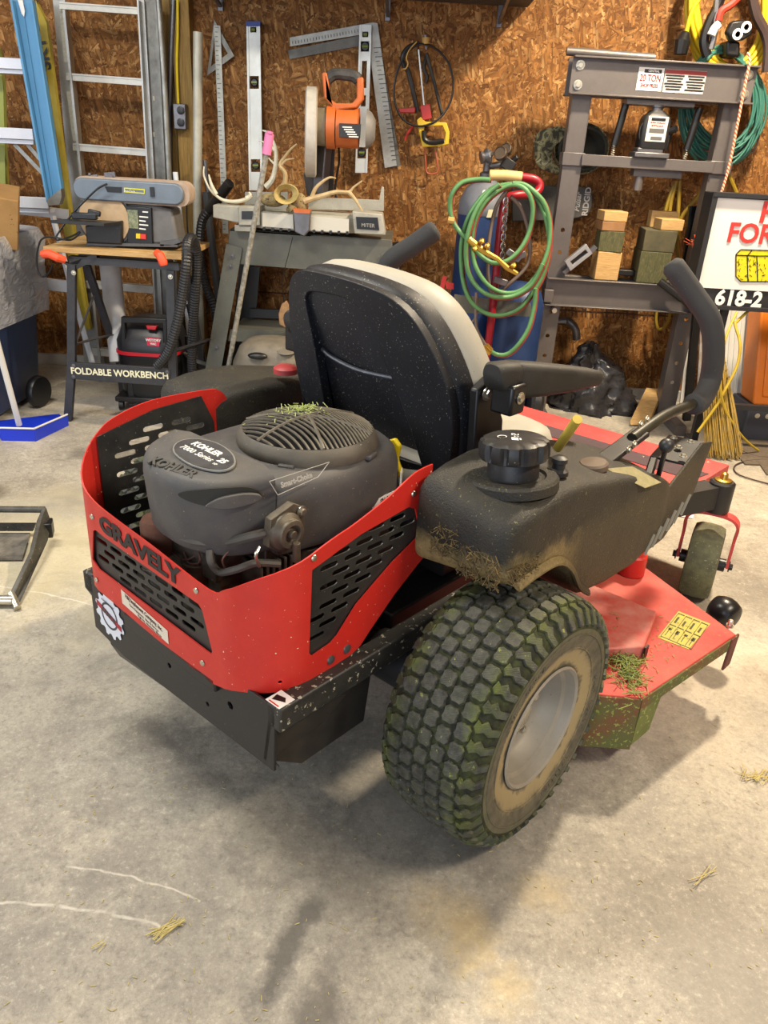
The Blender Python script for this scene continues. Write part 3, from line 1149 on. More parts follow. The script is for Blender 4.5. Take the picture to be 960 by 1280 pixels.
def rear_wheel(cl, side):
    """side -1: outer face towards -Y (right side of the machine)"""
    c = Vector((.415, cl, .2555))
    e = bpy.data.objects.new('rear_wheel', bpy.data.meshes.new('rear_wheel'))
    T = Matrix.Translation(c)
    body = B()
    ring_ = [(p[0], p[1]) for p in PROF]
    pts = [(-.090, .120), (-.094, .14), (-.100, .165), (-.105, .19)] + ring_[1:-1] + [(.105, .19), (.100, .165), (.094, .14), (.090, .120)]
    body.lathe([(r, h) for h, r in pts], (0, 0, 0), (0, 1, 0), 72, False)
    cu = B()
    NB = 44
    circ = 2 * PI * .253
    pit = circ / NB
    rows = (-.060, -.030, 0, .030, .060)
    for j, t0 in enumerate(rows):
        for k in range(NB):
            a0 = (k + (.5 if j % 2 else 0) + .08 * (j - 2)) * pit
            s_ = 1 if (j + k) % 2 else -1
            P8 = [(-.0142, -.0075), (-.009, -.0135), (.001, -.012), (.009, -.0135), (.0145, -.007), (.0135, .001), (.0145, .0085), (.008, .0135), (-.001, .012), (-.009, .0135), (-.0145, .007), (-.0135, -.001)]
            patch(cu, [(a0 + x, t0 + y * s_) for x, y in P8])
    for sd in (-1, 1):
        for k in range(NB):
            a0 = (k + .25) * pit
            L = [(-.010, .076), (.004, .073), (.0125, .080), (.006, .089), (.0115, .099), (.007, .118), (-.007, .119), (-.003, .101), (-.013, .091), (-.005, .084)]
            patch(cu, [(a0 + x * 1.05, sd * y) for x, y in L], .0065, 1.06)
    b = B().add([p for p in body.v], body.f)
    o = build_at('tyre', b, SIDEW, c)
    t = build_at('tread', cu, TREAD, c, o, smooth=25)
    gb = B().lathe([(r + .0012, h) for h, r in PROF[1:-1]], (0, 0, 0), (0, 1, 0), 72, False)
    build_at('tread_base', gb, GROOVE, c, o)
    # raised rings and moulded letters of the side wall
    b = B()
    for rr, hh in ((.166, .1005), (.195, .1055)):
        b.tube([(rr * math.cos(2 * PI * k / 64), side * hh, rr * math.sin(2 * PI * k / 64)) for k in range(64)], .0016, 5, True)
    for wd, an0 in (('TURF SAVER', 2.2), ('TUBELESS', 5.1), ('23x9.50-12', -.2)):
        for q, ch in enumerate(wd):
            if ch == ' ':
                continue
            an = an0 + side * -0 + (q - len(wd) / 2) * .075 * (-side) * -1
            d = Vector((math.cos(an), 0, math.sin(an)))
            xd = Vector((-math.sin(an), 0, math.cos(an))) * (1 if side < 0 else -1)
            tb_ = text_b(ch, .017, d * .181 + Vector((0, side * .1035, 0)), xd, d, depth=.003, bold=.0003)
            b.add(tb_.v, tb_.f)
    build_at('raised_lettering', b, SIDEW, c, o)
    RIM = mt('grey_wheel_rim', '8A857A', .55, .2, '9A9488', 20, .5, '6C6250', 120, .71)
    b = B()
    b.lathe([(.119, side * .088), (.125, side * .094), (.121, side * .097), (.116, side * .093), (.113, side * .075), (.105, side * .070), (.101, side * .040), (.092, side * .030), (.075, side * .026), (.06, side * .036), (.045, side * .036), (.001, side * .036)], (0, 0, 0), (0, 1, 0), 56, False)
    b.lathe([(.119, -side * .088), (.125, -side * .094), (.116, -side * .092), (.112, -side * .02), (.1, 0)], (0, 0, 0), (0, 1, 0), 40, False)
    rim = build_at('wheel_rim', b, RIM, c)
    b = B()
    b.lathe([(.03, side * .036), (.03, side * .05), (.02, side * .054), (.001, side * .054)], (0, 0, 0), (0, 1, 0), 24)
    for k in range(4):
        a = k * PI / 2 + .4
        b.add(*(lambda t: (t.v, t.f))(bolt(Vector((.05 * math.cos(a), side * .036, .05 * math.sin(a))), (0, side, 0), .008, .012)))
    build_at('wheel_hub', b, ZINC, c, rim)


def build_at(nm, b, mat, c, parent=None, **k):
    """a wheel part with its origin at the wheel centre (so that its material turns about the axle)"""
    p = parent or mower
    o = mp(nm, b, mat, p, **k)
    if parent is None:
        o.location = c
    return o


rear_wheel(-.485, -1)
rear_wheel(.49, 1)

# --- right and left pods (fuel tanks) over the wheels
TK = N('grass_dusted_tank_plastic')
_v = TK.co()
_sep = TK.n('SeparateXYZ')
TK.l(_v, _sep.inputs[0])
_b = TK.mix(TK.ramp(TK.noise(_v, 9, 5, .65), [(.35, 0.0), (.7, 1.0)]), '1F1E1B', '332F26')
_sp = TK.ramp(TK.noise(_v, 170, 3, .6), [(.66, 0.0), (.70, .8)])
_b = TK.mix(_sp, _b, '84854A')
_lowx = TK.math('MULTIPLY', TK.ramp(TK.math('ADD', _sep.outputs[2], TK.math('MULTIPLY', TK.noise(_v, 14, 5, .7), .12)), [(.625, 1.0), (.665, 0.0)]),
                TK.ramp(_sep.outputs[0], [(.50, 1.0), (.60, .15)]))
_dry = TK.mix(TK.noise(TK.co((1, 1, 1)), 150, 3, .8), '5A4A2C', 'A48F5E')
_b = TK.mix(TK.math('MULTIPLY', _lowx, TK.ramp(TK.noise(_v, 60, 4, .8), [(.35, .6), (.5, 1.0)])), _b, _dry)
TK.bump(TK.math('ADD', TK.noise(_v, 300, 3, .6), TK.math('MULTIPLY', _lowx, TK.noise(_v, 120, 5, .9))), .6, .004)
TANKM = TK.out(_b, .55, 0, .45)


def tank(mir):
    S = (lambda y: y) if mir < 0 else (lambda y: .022 - y)
    b = B()
    # f, inner l, outer l, z bottom inner, z bottom outer, z top inner, z top outer
    secs = [(.338, -.305, -.475, .555, .575, .66, .635), (.345, -.298, -.490, .535, .560, .685, .655), (.362, -.295, -.50, .525, .548, .697, .668), (.42, -.29, -.505, .525, .550, .705, .678),
            (.50, -.285, -.505, .53, .545, .708, .684), (.555, -.285, -.505, .52, .51, .704, .680), (.60, -.285, -.505, .46, .45, .697, .672), (.64, -.285, -.505, .42, .415, .69, .662),
            (.75, -.285, -.505, .40, .395, .67, .640), (.88, -.30, -.51, .395, .392, .64, .61), (.98, -.32, -.51, .41, .41, .605, .575), (1.02, -.34, -.505, .44, .44, .585, .555), (1.03, -.36, -.49, .46, .46, .56, .54)]
    rings = []
    for f_, li, lo, zbi, zbo, zti, zto in secs:
        if mir > 0:
            zto = zti = zti - .018
        r_ = .022
        n = 4
        cs = [(li, zti, -1, -1), (lo, zto, 1, -1), (lo, zbo, 1, 1), (li, zbi, -1, 1)]
        rg = []
        corners = [Vector((f_, li, zti)), Vector((f_, lo, zto)), Vector((f_, lo, zbo)), Vector((f_, li, zbi))]
        for i in range(4):
            c0, cp, cn = corners[i], corners[i - 1], corners[(i + 1) % 4]
            d0, d1 = (cp - c0).normalized(), (cn - c0).normalized()
            r2 = min(r_, (cp - c0).length * .4, (cn - c0).length * .4)
            for k in range(n + 1):
                t = k / n
                p_, q_ = c0 + d0 * r2, c0 + d1 * r2
                rg.append(p_ * (1 - t) ** 2 + c0 * 2 * t * (1 - t) + q_ * t * t)
        rings.append([Vector((p.x, S(p.y), p.z)) for p in rg])
    b.loft(rings)
    tk = mp('fuel_tank', b, TANKM, smooth=60)
    return tk, S


tk, S = tank(-1)
b = B()
for k in range(420):
    l_ = -.34 - .15 * rnd.random()
    z0 = .548 + .055 * rnd.random() ** 1.5 + (.02 if l_ > -.4 else 0)
    c = Vector((.337 + rnd.uniform(-.004, .004), l_, z0)) if k % 3 else Vector((.345 + .09 * rnd.random(), -.503 + rnd.uniform(-.003, .003), .56 + .03 * rnd.random()))
    d = Vector((rnd.uniform(-.5, .5), rnd.uniform(-1, 1), rnd.uniform(-1, 1))).normalized() * rnd.uniform(.004, .012)
    b.bar(c - d, c + d, .0014, .0008)
mp('dried_grass', b, mt('dried_grass', '8E7A4C', .85, 0, '5A4A2E', 60, .8), tk, kind='stuff', smooth=0)
# shallow groove line and wheel-arch cheek
b = B()
b.tube(sm([(.343, -.31, .60), (.340, -.40, .592), (.343, -.48, .585)], 4), .0015, 4)
mp('mould_seam', b, BLK, tk)
b = B()
b.tube(sm([(.37, -.506, .548), (.44, -.508, .556), (.51, -.508, .548), (.565, -.508, .51), (.61, -.508, .455), (.66, -.508, .418)], 6), .010, 8, flat=.6)
mp('arch_lip', b, TANKM, tk)
cc = Vector((.468, -.412, .69))
b = B().lathe([(.082, -.012), (.082, .004), (.078, .009), (.06, .010), (.056, .006)], cc, (0, .12, 1), 40)
mp('filler_ring', b, TANKM, tk)
b = B().lathe([(.046, 0), (.046, .045), (.044, .048)], cc, (0, .1, 1), 28)
neck = mp('filler_neck', b, BLK, tk)
b = B()
prof = []
ax = Vector((0, .1, 1)).normalized()
CAPN = 72
for hgt, r_, depth_ in ((.040, .052, 0), (.043, .060, .2), (.05, .063, 1), (.066, .063, 1), (.074, .060, .4), (.078, .052, 0), (.0785, .03, 0)):
    x_ = ax.orthogonal().normalized()
    y_ = ax.cross(x_)
    prof.append([cc + ax * hgt + (x_ * math.cos(2 * PI * k / CAPN) + y_ * math.sin(2 * PI * k / CAPN)) * (r_ - (.007 * depth_ if (k % 6) in (0, 1) else 0)) for k in range(CAPN)])
b.loft(prof)
capo = mp('fuel_cap', b, BLK, tk, smooth=30)
o3 = cc + ax * .0788
xx = Vector((.6, -.8, 0))
yy = ax.cross(xx)
b = text_b('FUEL', .012, o3 + yy * .018 + xx * .008, xx, yy, bold=.0003)
b.add(*(lambda t: (t.v, t.f))(text_b('2.2 BAR', .008, o3 + yy * .006 + xx * .012, xx, yy)))
b.ext([o3 + xx * p[0] + yy * p[1] for p in ((-.006, -.018), (.006, -.018), (.006, -.003), (-.006, -.003))], ax * .0006)
b.ext([o3 + xx * p[0] + yy * p[1] for p in ((.008, -.016), (.011, -.016), (.011, -.005), (.008, -.005))], ax * .0006)
b.lathe([(.007, 0), (.0085, .0004)], o3 + xx * -.022 + yy * -.002, ax, 16, False)
mp('lettering', b, WHT, capo)
# valve behind the cap, level cap, manual sticker
vc = MP(698, 585, z=.70)
b = B().lathe([(.020, 0), (.019, .008), (.012, .012), (.012, .022), (.015, .024), (.015, .032), (.007, .036)], vc + Vector((0, 0, -.012)), (0, 0, 1), 16)
mp('vent_valve', b, BLK, tk)
rc = MP(742, 582, z=.655)
b = B().lathe([(.030, 0), (.030, .010), (.026, .014), (.001, .016)], rc + Vector((0, 0, -.005)), (-.1, .1, 1), 28)
mp('round_cap', b, mt('faded_brown_cap', '5C4E42', .6, 0, '6E5C4C', 30, .5), tk)
b = B()
q = [MP(757, 588, z=.645), MP(790, 585, z=.632), MP(826, 605, z=.600), MP(806, 612, z=.605)]
b.ext([p + Vector((0, 0, .003)) for p in q], (0, 0, .001))
mp('faded_sticker', b, mt('faded_cream', '9A9068', .6, 0, '7C7450', 60, .5), tk)
b = B()
b.tube([MP(697, 560, z=.69), MP(722, 524, z=.78)], .0095, 12)
mp('yellow_rod', b, mt('yellow_rod', 'C9B045', .5, 0, 'A8923A', 30, .5), label='yellow tube standing up behind the fuel cap')
tl, S2 = tank(1)
b = B().lathe([(.030, 0), (.030, .012), (.022, .018), (.001, .02)], MP(357, 466, z=.70), (0, 0, 1), 20)
mp('red_cap', b, mt('faded_red_cap', 'A83A3A', .5), tl, label='small faded red cap')
# front console and control panel on the right
b = B()
b.ext([(.99, -.507, .545), (1.16, -.507, .62), (1.25, -.500, .60), (1.20, -.50, .47), (1.05, -.503, .40), (.95, -.505, .40)], (0, .008, 0))
con = mp('console', b, TANKM, bevel=.003)
q = [MP(836, 543, z=.60), MP(881, 553, z=.60), MP(858, 580, z=.585), MP(813, 569, z=.585)]
b = B().ext(q, (0, 0, -.006))
cpn = mp('control_panel', b, BLK2, con, bevel=.001)
for px_, py_ in ((842, 548), (863, 553), (848, 560), (854, 571)):
    mp('bolt', bolt(MP(px_, py_, z=.597), (0, 0, 1), .006, .006), ZINC, cpn)
each('cooling_slot', [B().bar(MP(806 + k * 9, 694 - k * 10, l=-.512), MP(818 + k * 9, 668 - k * 10, l=-.512), .004, .005, (0, 1, 0)) for k in range(6)], mt('pale_slot', '8A8678', .5), con)
b = B()
kb = MP(833, 557, z=.655)
b.ball(kb, .0165, 16, 10)
lo_ = MP(822, 598, z=.56)
b2 = B().tube([kb, kb.lerp(lo_, .4), lo_], .006, 8)
th_ = mp('throttle_lever', b2, BLK2)
mp('knob', b, mt('black_knob', '26282A', .45), th_)
b = B()
pa_, pb_ = MP(806, 608, z=.57), MP(817, 575, z=.60)
b.bar(pa_, pb_, .020, .018, (0, 1, 0))
mp('choke_lever', b, BLKN, bevel=.004)

# --- seat
def seat_shape(y, z):
    """rear surface of the seat shell: f for a height z and sideways y"""
    return .588 - .10 * ((z - .58) / .42) + .9 * y * y * .5


SO = [(-.205, .565), (-.22, .60), (-.235, .70), (-.232, .78), (-.205, .86), (-.165, .925), (-.115, .962), (-.05, .978), (.03, .985), (.12, .985), (.17, .975), (.205, .945), (.228, .89), (.245, .80), (.245, .70), (.24, .60), (.235, .565)]


def seat_off(y, z):
    return Vector((seat_shape(y, z), y + .022, z))


def sring(k, dep, pts=SO):
    cy, cz = .01, .76
    q = sm([(p[0], p[1], 0) for p in pts], 4)
    return [Vector((seat_shape(cy + (p.x - cy) * k, p.y) + dep, cy + (p.x - cy) * k + .022, cz + (p.y - cz) * k)) for p in q]


b = B().loft([sring(.80, -.002), sring(.93, 0), sring(.975, .006), sring(1.0, .02), sring(1.0, .05), sring(.96, .055)])
shell = mp('seat_shell', b, mt('black_seat_shell', '131419', .5, 0, '1E2026', 10, .4, '9A9888', 240, .665, .3, 700), smooth=50)
rec = [(.135, .60), (.140, .70), (.142, .80), (.148, .90), (.138, .925), (.11, .935), (.03, .938), (-.01, .930), (-.04, .90), (-.085, .80), (-.12, .70), (-.145, .60)]
fr = [(y, z) for y, z in [(p.x, p.y) for p in sm([(p[0], p[1], 0) for p in [( .01 + (q[0] - .01) * .965, .76 + (q[1] - .76) * .965) for q in SO]], 3)]]
g = sheet(fr, [[(p.x, p.y) for p in sm([(a[0], a[1], 0) for a in rec], 3)]], lambda s, t, d: (seat_shape(s, t) + .004 - d, s + .022, t), .026, .03)
mp('raised_border', g, mt('black_seat_shell', ''), shell, smooth=40, bevel=.008)
b = B()
pts = [Vector((seat_shape(y, z) - .002, y + .022, z)) for y, z in ((.138, .800), (.10, .787), (.02, .778), (-.085, .783))]
b.tube(sm(pts, 5), .005, 8)
mp('crease', b, mt('black_seat_sheen', '34363C', .35), shell)
CREAM = mt('grey_vinyl_cushion', 'ABA89C', .55, 0, '9C978A', 12, .4, '6E6A54', 240, .70, .1)
b = B().loft([sring(.96, .045), sring(1.005, .055), sring(1.03, .085), sring(1.02, .12), sring(.93, .15), sring(.7, .165), sring(.3, .16)])
mp('backrest_cushion', b, CREAM, smooth=60)
b = B()
for z0, k in ((.50, .92), (.515, 1.0), (.56, 1.02), (.585, .97), (.595, .85), (.598, .5)):
    pass
rg = []
for z0, k in ((.51, .90), (.53, .99), (.575, 1.0), (.605, .96), (.618, .86), (.622, .5)):
    rg.append(ring((.80, .01, z0), (1, 0, 0), (0, 1, 0), .46 * k, .46 * k, .09, 5))
b.loft(rg)
mp('seat_cushion', b, CREAM, smooth=60)
b = B()
b.loft([ring((.74, .02, z0), (1, 0, 0), (0, 1, 0), .44 * k, .44 * k, .08, 4) for z0, k in ((.45, .9), (.47, 1.0), (.50, 1.0))])
mp('seat_pan', b, BLK)
for sy, rx in ((-1, 0), (1, 0)):
    S_ = (lambda y: y) if sy < 0 else (lambda y: .0 - y)
    b = B()
    b.ext([(.56, S_(-.235), .80), (.60, S_(-.235), .82), (.66, S_(-.238), .72), (.68, S_(-.235), .60), (.66, S_(-.235), .52), (.58, S_(-.235), .52), (.57, S_(-.235), .66)], (0, .02 * sy, 0))
    br = mp('armrest_bracket', b, BLKN, bevel=.004)
    mp('bolt', bolt(Vector((.585, S_(-.258), .79)), (0, sy, 0), .009, .008), ZINC, br)
    b = B()
    r_ = []
    for t_, wd_, ht in ((0, .04, .035), (.012, .052, .052), (.06, .056, .066), (.065, .052, .060), (.07, .058, .072), (.16, .062, .066), (.28, .062, .052), (.38, .058, .036), (.40, .044, .024)):
        c = Vector((.555 + t_, S_(-.285 - .04 * t_), .833 - .175 * t_ + (.066 - ht) * .25))
        r_.append(ring(c, (0, 1, 0), (0, 0, 1), wd_, ht, .014, 3))
    b.loft(r_)
    ar = mp('armrest', b, mt('black_armrest_vinyl', '1C1C1B', .6, 0, '2E2C28', 20, .5, '8E8A70', 240, .70, .4, 900), smooth=50)
    b = B().box((.60, S_(-.30), .79), (.05, .05, .06))
    mp('hinge', b, BLKN, ar, bevel=.006)
    mp('bolt', bolt(Vector((.60, S_(-.326), .795)), (0, sy, 0), .008, .006), ZINC, ar)

# --- steering levers
def lever(gpts, apts, nm='steering_lever'):
    b = B()
    b.tube(sm(apts, 5), .013, 10)
    lv = mp(nm, b, mt('dusty_black_steel', '1C1C19', .45, 0, '3A3828', 14, .4, '82844E', 200, .70, .2), smooth=40)
    b = B()
    q = sm(gpts, 6)
    rr = [.0275] * len(q)
    rr[0] = .020
    rr[-1] = .018
    b.tube(q, rr, 16)
    mp('foam_grip', b, DARKRUB, lv, smooth=60)
    return lv


g0 = MP(866, 505, l=-.42)
gp = [g0, g0 + Vector((.045, .0, -.002)), MP(887, 478, f=1.40), MP(892, 440, f=1.39), MP(888, 402, f=1.37), MP(868, 370, f=1.35), MP(838, 328, f=1.32)]
ap = [MP(748, 580, l=-.40), MP(790, 548, l=-.41), MP(830, 520, l=-.415), g0]
lv = lever(gp, [ap[1], ap[2], ap[3]])
b = B().bar(MP(745, 583, l=-.40), MP(802, 540, l=-.41), .012, .042, (0, 1, 0))
b.bar(MP(724, 576, l=-.385), MP(752, 577, l=-.40), .03, .02)
lb_ = mp('lever_bracket', b, BLK2, lv, bevel=.003)
for px_, py_ in ((785, 562), (792, 555), (800, 530), (808, 524)):
    mp('bolt', bolt(MP(px_, py_, l=-.43), (0, -1, 0), .006, .006), ZINC, lb_)
tipL = MP(546, 286, l=.30)
botL = MP(488, 327, l=.40)
lever([botL + Vector((0, .05, -.14)), botL + Vector((.01, .03, -.06)), botL, botL.lerp(tipL, .5), tipL], [Vector((.95, .44, .62)), Vector((1.05, .44, .70)), botL + Vector((0, .05, -.14))])

# --- floor pan, caster arms, casters
FP = mt('sun_faded_red', 'CB3A3C', .5, 0, 'C4524C', 8, .4, 'E6C0A8', 140, .72, .1)
b = B()
pz = .375
poly = [(1.0, -.30), (1.30, -.345), (1.55, -.41), (1.74, -.415), (1.80, -.40), (1.80, .42), (1.74, .435), (1.55, .43), (1.30, .365), (1.0, .32)]
g = sheet(poly, [], lambda s, t, d: (s, t, pz + d - (0 if s < 1.76 else (s - 1.76) * .5)), .004, .06)
pan = mp('foot_pan', g, FP, smooth=30)
b = B()
b.bar((1.03, -.345, .36), (1.56, -.414, .362), .005, .04)
b.ext([(1.55, -.412, .38), (1.80, -.402, .36), (1.80, -.402, .31), (1.74, -.41, .335), (1.56, -.412, .345)], (0, .004, 0))
b.bar((1.80, -.40, .33), (1.80, .42, .33), .006, .06)
mp('pan_flange', b, FP, pan)
b = B()
b.ext([(1.53, -.385, pz + .0042), (1.62, -.40, pz + .0042), (1.62, .41, pz + .0042), (1.53, .40, pz + .0042)], (0, 0, .002))
b.ext([(1.20, -.31, pz + .0045), (1.27, -.33, pz + .0045), (1.27, .34, pz + .0045), (1.20, .32, pz + .0045)], (0, 0, .001))
mp('grip_tape', b, mt('grip_tape', '3E3236', .9, 0, '5A4448', 60, .4), pan)
mp('rivet', bolt(Vector((1.72, -.36, pz + .003)), (0, 0, 1), .005, .003), ZINC, pan)
mp('rivet', bolt(Vector((1.60, -.20, pz + .003)), (0, 0, 1), .005, .003), ZINC, pan)


def caster(cl, yaw, sgn):
    c = Vector((1.56, cl, .305))
    b = B()
    b.lathe([(.034, -.005), (.036, 0), (.036, .085), (.030, .090)], c, (0, 0, 1), 24)
    b.bar(c + Vector((-.02, .02 * sgn, .045)), Vector((1.36, cl + .10 * sgn, .345)), .06, .07)
    b.bar(Vector((1.36, cl + .09 * sgn, .345)), Vector((1.0, cl + .16 * sgn, .34)), .05, .055)
    arm = mp('caster_arm', b, BLK2, smooth=40)
    mp('grease_cap', B().lathe([(.024, .088), (.024, .094), (.012, .098), (.010, .112), (.004, .116)], c, (0, 0, 1), 16), BRASS, arm)
    R = Matrix.Rotation(yaw, 3, 'Z')
    fwd, lat = R @ Vector((1, 0, 0)), R @ Vector((0, 1, 0))
    wc = c + fwd * .03 + Vector((0, 0, .118 - c.z))
    b = B()
    hw = .072
    pts = [wc + fwd * -.0 - lat * hw + Vector((0, 0, -.01)), wc - lat * hw + (c + Vector((0, 0, -.035)) - wc) * .75, ]
    path = [wc - lat * hw, wc - lat * hw + Vector((0, 0, .09)), c - lat * (hw) + Vector((0, 0, -.045)) + fwd * .01, c - lat * (hw * .7) + Vector((0, 0, -.018)), c + Vector((0, 0, -.012)), c + lat * (hw * .7) + Vector((0, 0, -.018)), c + lat * hw + Vector((0, 0, -.045)) + fwd * .01, wc + lat * hw + Vector((0, 0, .09)), wc + lat * hw]
    q = sm(path, 4)
    rings = []
    for i, p in enumerate(q):
        t = (q[min(i + 1, len(q) - 1)] - q[max(i - 1, 0)]).normalized()
        n_ = t.cross(fwd).normalized()
        wdt = .020
        rings.append([p + fwd * wdt + n_ * .004, p - fwd * wdt + n_ * .004, p - fwd * wdt - n_ * .004, p + fwd * wdt - n_ * .004])
    b.loft(rings)
    fk = mp('caster_fork', b, FP, smooth=30)
    b = B()
    b.cyl(wc - lat * (hw + .012), wc + lat * (hw + .012), .007, seg=10)
    for s_ in (-1, 1):
        b.add(*(lambda t: (t.v, t.f))(bolt(wc + lat * s_ * (hw + .004), lat * s_, .011, .010)))
    mp('caster_axle', b, BLK2, fk)
    b = B()
    w2 = .046
    b.lathe([(.05, -w2 * .8), (.09, -w2), (.109, -w2 * .93), (.116, -w2 * .6), (.118, 0), (.116, w2 * .6), (.109, w2 * .93), (.09, w2), (.05, w2 * .8)], wc, lat, 44)
    ty = mp('caster_tyre', b, mt('dusty_solid_tyre', '4A493C', .8, 0, '6E6E50', 40, .6, '8C8A66', 150, .64, .4), smooth=50)
    b = B()
    b.lathe([(.05, -w2 * .85), (.046, -w2 * .5), (.02, -w2 * .6), (.02, -hw + .006), (.001, -hw + .006)], wc, lat, 28)
    b.lathe([(.05, w2 * .85), (.046, w2 * .5), (.02, w2 * .6), (.02, hw - .006), (.001, hw - .006)], wc, lat, 28)
    mp('caster_hub', b, BLKN, ty)


caster(-.462, math.radians(15), 1)
caster(.49, math.radians(15), -1)

# --- mower deck
DK = [(.60, -.52), (.705, -.650), (1.10, -.708), (1.262, -.385), (1.33, -.15), (1.33, .19), (1.262, .42), (1.10, .73), (.705, .69), (.60, .56), (.52, .25), (.52, -.21)]
DK = [(x, y) for x, y in DK]
b = B()
b.ext([(x, y, .198) for x, y in DK], (0, 0, .005))
deck = mp('mower_deck', b, REDD, smooth=30, bevel=.002)
MOSSRED = mt('grass_caked_skirt', '7A3A2A', .8, 0, '585C30', 12, .8, '8A9448', 120, .6, .5)
b = B()
for i in range(len(DK)):
    a, c = Vector((*DK[i], 0)), Vector((*DK[(i + 1) % len(DK)], 0))
    if i in (2, 3, 4, 5, 6):
        continue
    zb = .17 if i in (1, 7) else .065
    n_ = (c - a).cross(Vector((0, 0, 1))).normalized() * .004
    b.add([a + Vector((0, 0, zb)), c + Vector((0, 0, zb)), c + Vector((0, 0, .2)), a + Vector((0, 0, .2)), a + Vector((0, 0, zb)) + n_, c + Vector((0, 0, zb)) + n_, c + Vector((0, 0, .2)) + n_, a + Vector((0, 0, .2)) + n_], [(0, 1, 2, 3), (7, 6, 5, 4), (0, 4, 5, 1), (1, 5, 6, 2), (2, 6, 7, 3), (3, 7, 4, 0)])
mp('deck_skirt', b, MOSSRED, deck)
b = B()
b.ext([(.716, -.648, .20), (.80, -.660, .20), (.78, -.655, .075), (.716, -.645, .066)], (0, -.004, 0))
mp('side_skirt', b, mt('grass_caked_green', '535C2C', .85, 0, '6E743C', 25, .8, '9AA05A', 100, .62, .5), deck)
b = B()
b.ext([(.64, -.27, .2), (.725, -.50, .2), (.838, -.588, .2), (1.0, -.545, .2), (1.0, -.25, .2)], (0, 0, .036))
mp('belt_cover', b, mt('sanded_red', 'BE2E28', .6, 0, 'C88074', 14, .6, 'A09070', 140, .66, .2), deck, bevel=.004)
b = B().bar((.842, -.592, .206), (.842, -.592, .236), .004, .018, (1, 0, 0))
b.cyl((.845, -.57, .21), (.845, -.57, .235), .008)
mp('latch', b, BLKN, deck)
pc_ = MP(788, 715, z=.205)
b = B().lathe([(.036, 0), (.036, .055), (.030, .06), (.030, .09)], pc_, (0, 0, 1), 24)
mp('deck_lift_post', b, mt('red_enamel', ''), deck)
b = B()
b.bar(pc_ + Vector((0, 0, .05)), pc_ + Vector((.03, .0, .14)), .02, .02)
b.box(pc_ + Vector((.0, 0, .085)), (.05, .03, .03))
mp('deck_link', b, BLK2, deck)
q = [MP(x, y, z=.2035) for x, y in ((848, 764), (888, 780), (861, 812), (822, 797))]
b = B().ext(q, (0, 0, .0006))
q2 = [MP(x, y, z=.2035) for x, y in ((841, 793), (858, 801), (848, 812), (832, 806))]
YS = mt('yellow_sticker', 'C9B83A', .5, 0, 'A89C50', 60, .5)
st_ = mp('warning_sticker', b, YS, deck, label='yellow pictogram warning sticker')
b = B()
ux, uy = (q[1] - q[0]), (q[3] - q[0])


def qd(a0, b0, a1, b1):
    o_ = q[0] + Vector((0, 0, .0007))
    b.ext([o_ + ux * a0 + uy * b0, o_ + ux * a1 + uy * b0, o_ + ux * a1 + uy * b1, o_ + ux * a0 + uy * b1], (0, 0, .0003))


for i in range(4):
    x0 = .04 + i * .24
    qd(x0, .06, x0 + .2, .09)
    qd(x0, .48, x0 + .2, .51)
    qd(x0, .06, x0 + .015, .92)
    qd(x0 + .06, .18 + .05 * (i % 2), x0 + .12, .40)
    qd(x0 + .05, .60, x0 + .15, .66 + .05 * (i % 2))
    qd(x0 + .08, .60, x0 + .1, .86)
qd(.04, .92, .96, .94)
qd(.96, .06, .975, .94)
mp('printed_pictograms', b, mt('faded_black_print', '3E3A1C', .6), st_, kind='stuff')
# anti-scalp roller and its bracket
wc = MP(900, 768, l=-.66)
wc = Vector((1.175, -.60, .175))
b = B()
b.lathe([(.02, -.036), (.033, -.03), (.040, -.014), (.042, 0), (.040, .014), (.033, .03), (.02, .036)], MP(905, 765, l=-.63), (.3, 1, 0), 28)
ro = mp('deck_roller', b, mt('shiny_black_roller', '1A1A1C', .3), smooth=60)
b = B()
c1 = MP(918, 800, z=.19)
b.bar(c1 + Vector((0, 0, .01)), c1 + Vector((-.01, 0, -.075)), .05, .006, (0, 1, 0))
b.bar(c1 + Vector((.02, .06, 0)), c1 + Vector((.02, .06, -.07)), .06, .006, (1, 0, 0))
mp('roller_bracket', b, mt('rust_red_bracket', '7A3A30', .7, 0, '4A2C22', 30, .5), ro, bevel=.002)
mp('bolt', bolt(MP(912, 783, z=.205), (0, 0, 1), .006, .016), ZINC, deck)
# clippings heaped on the deck beside the tyre
b = B()
for k in range(420):
    t = rnd.random()
    c = MP(757 + 40 * t + rnd.gauss(0, 7), 810 + 45 * t + rnd.gauss(0, 14) - 10, z=.205) + Vector((0, 0, abs(rnd.gauss(0, .012)) * (1 - t * .6)))
    if c.y < -.655 or c.x < .64:
        continue
    d = Vector((rnd.uniform(-1, 1), rnd.uniform(-1, 1), rnd.uniform(-.4, .6))).normalized() * rnd.uniform(.015, .045)
    b.bar(c - d / 2, c + d / 2, .0018, .0008)
mp('grass_clippings', b, mt('green_clippings', '56702A', .7, 0, '8C9450', 80, .8), kind='stuff', smooth=0)
b = B()
for k in range(160):
    c = Vector((rnd.uniform(.70, 1.05), rnd.uniform(-.64, -.45), .206))
    if c.y < -.655:
        continue
    d = Vector((rnd.uniform(-1, 1), rnd.uniform(-1, 1), 0)).normalized() * rnd.uniform(.004, .014)
    b.bar(c - d / 2, c + d / 2, .0012, .0005)
mp('scattered_clippings', b, mt('green_clippings', ''), kind='stuff', smooth=0)
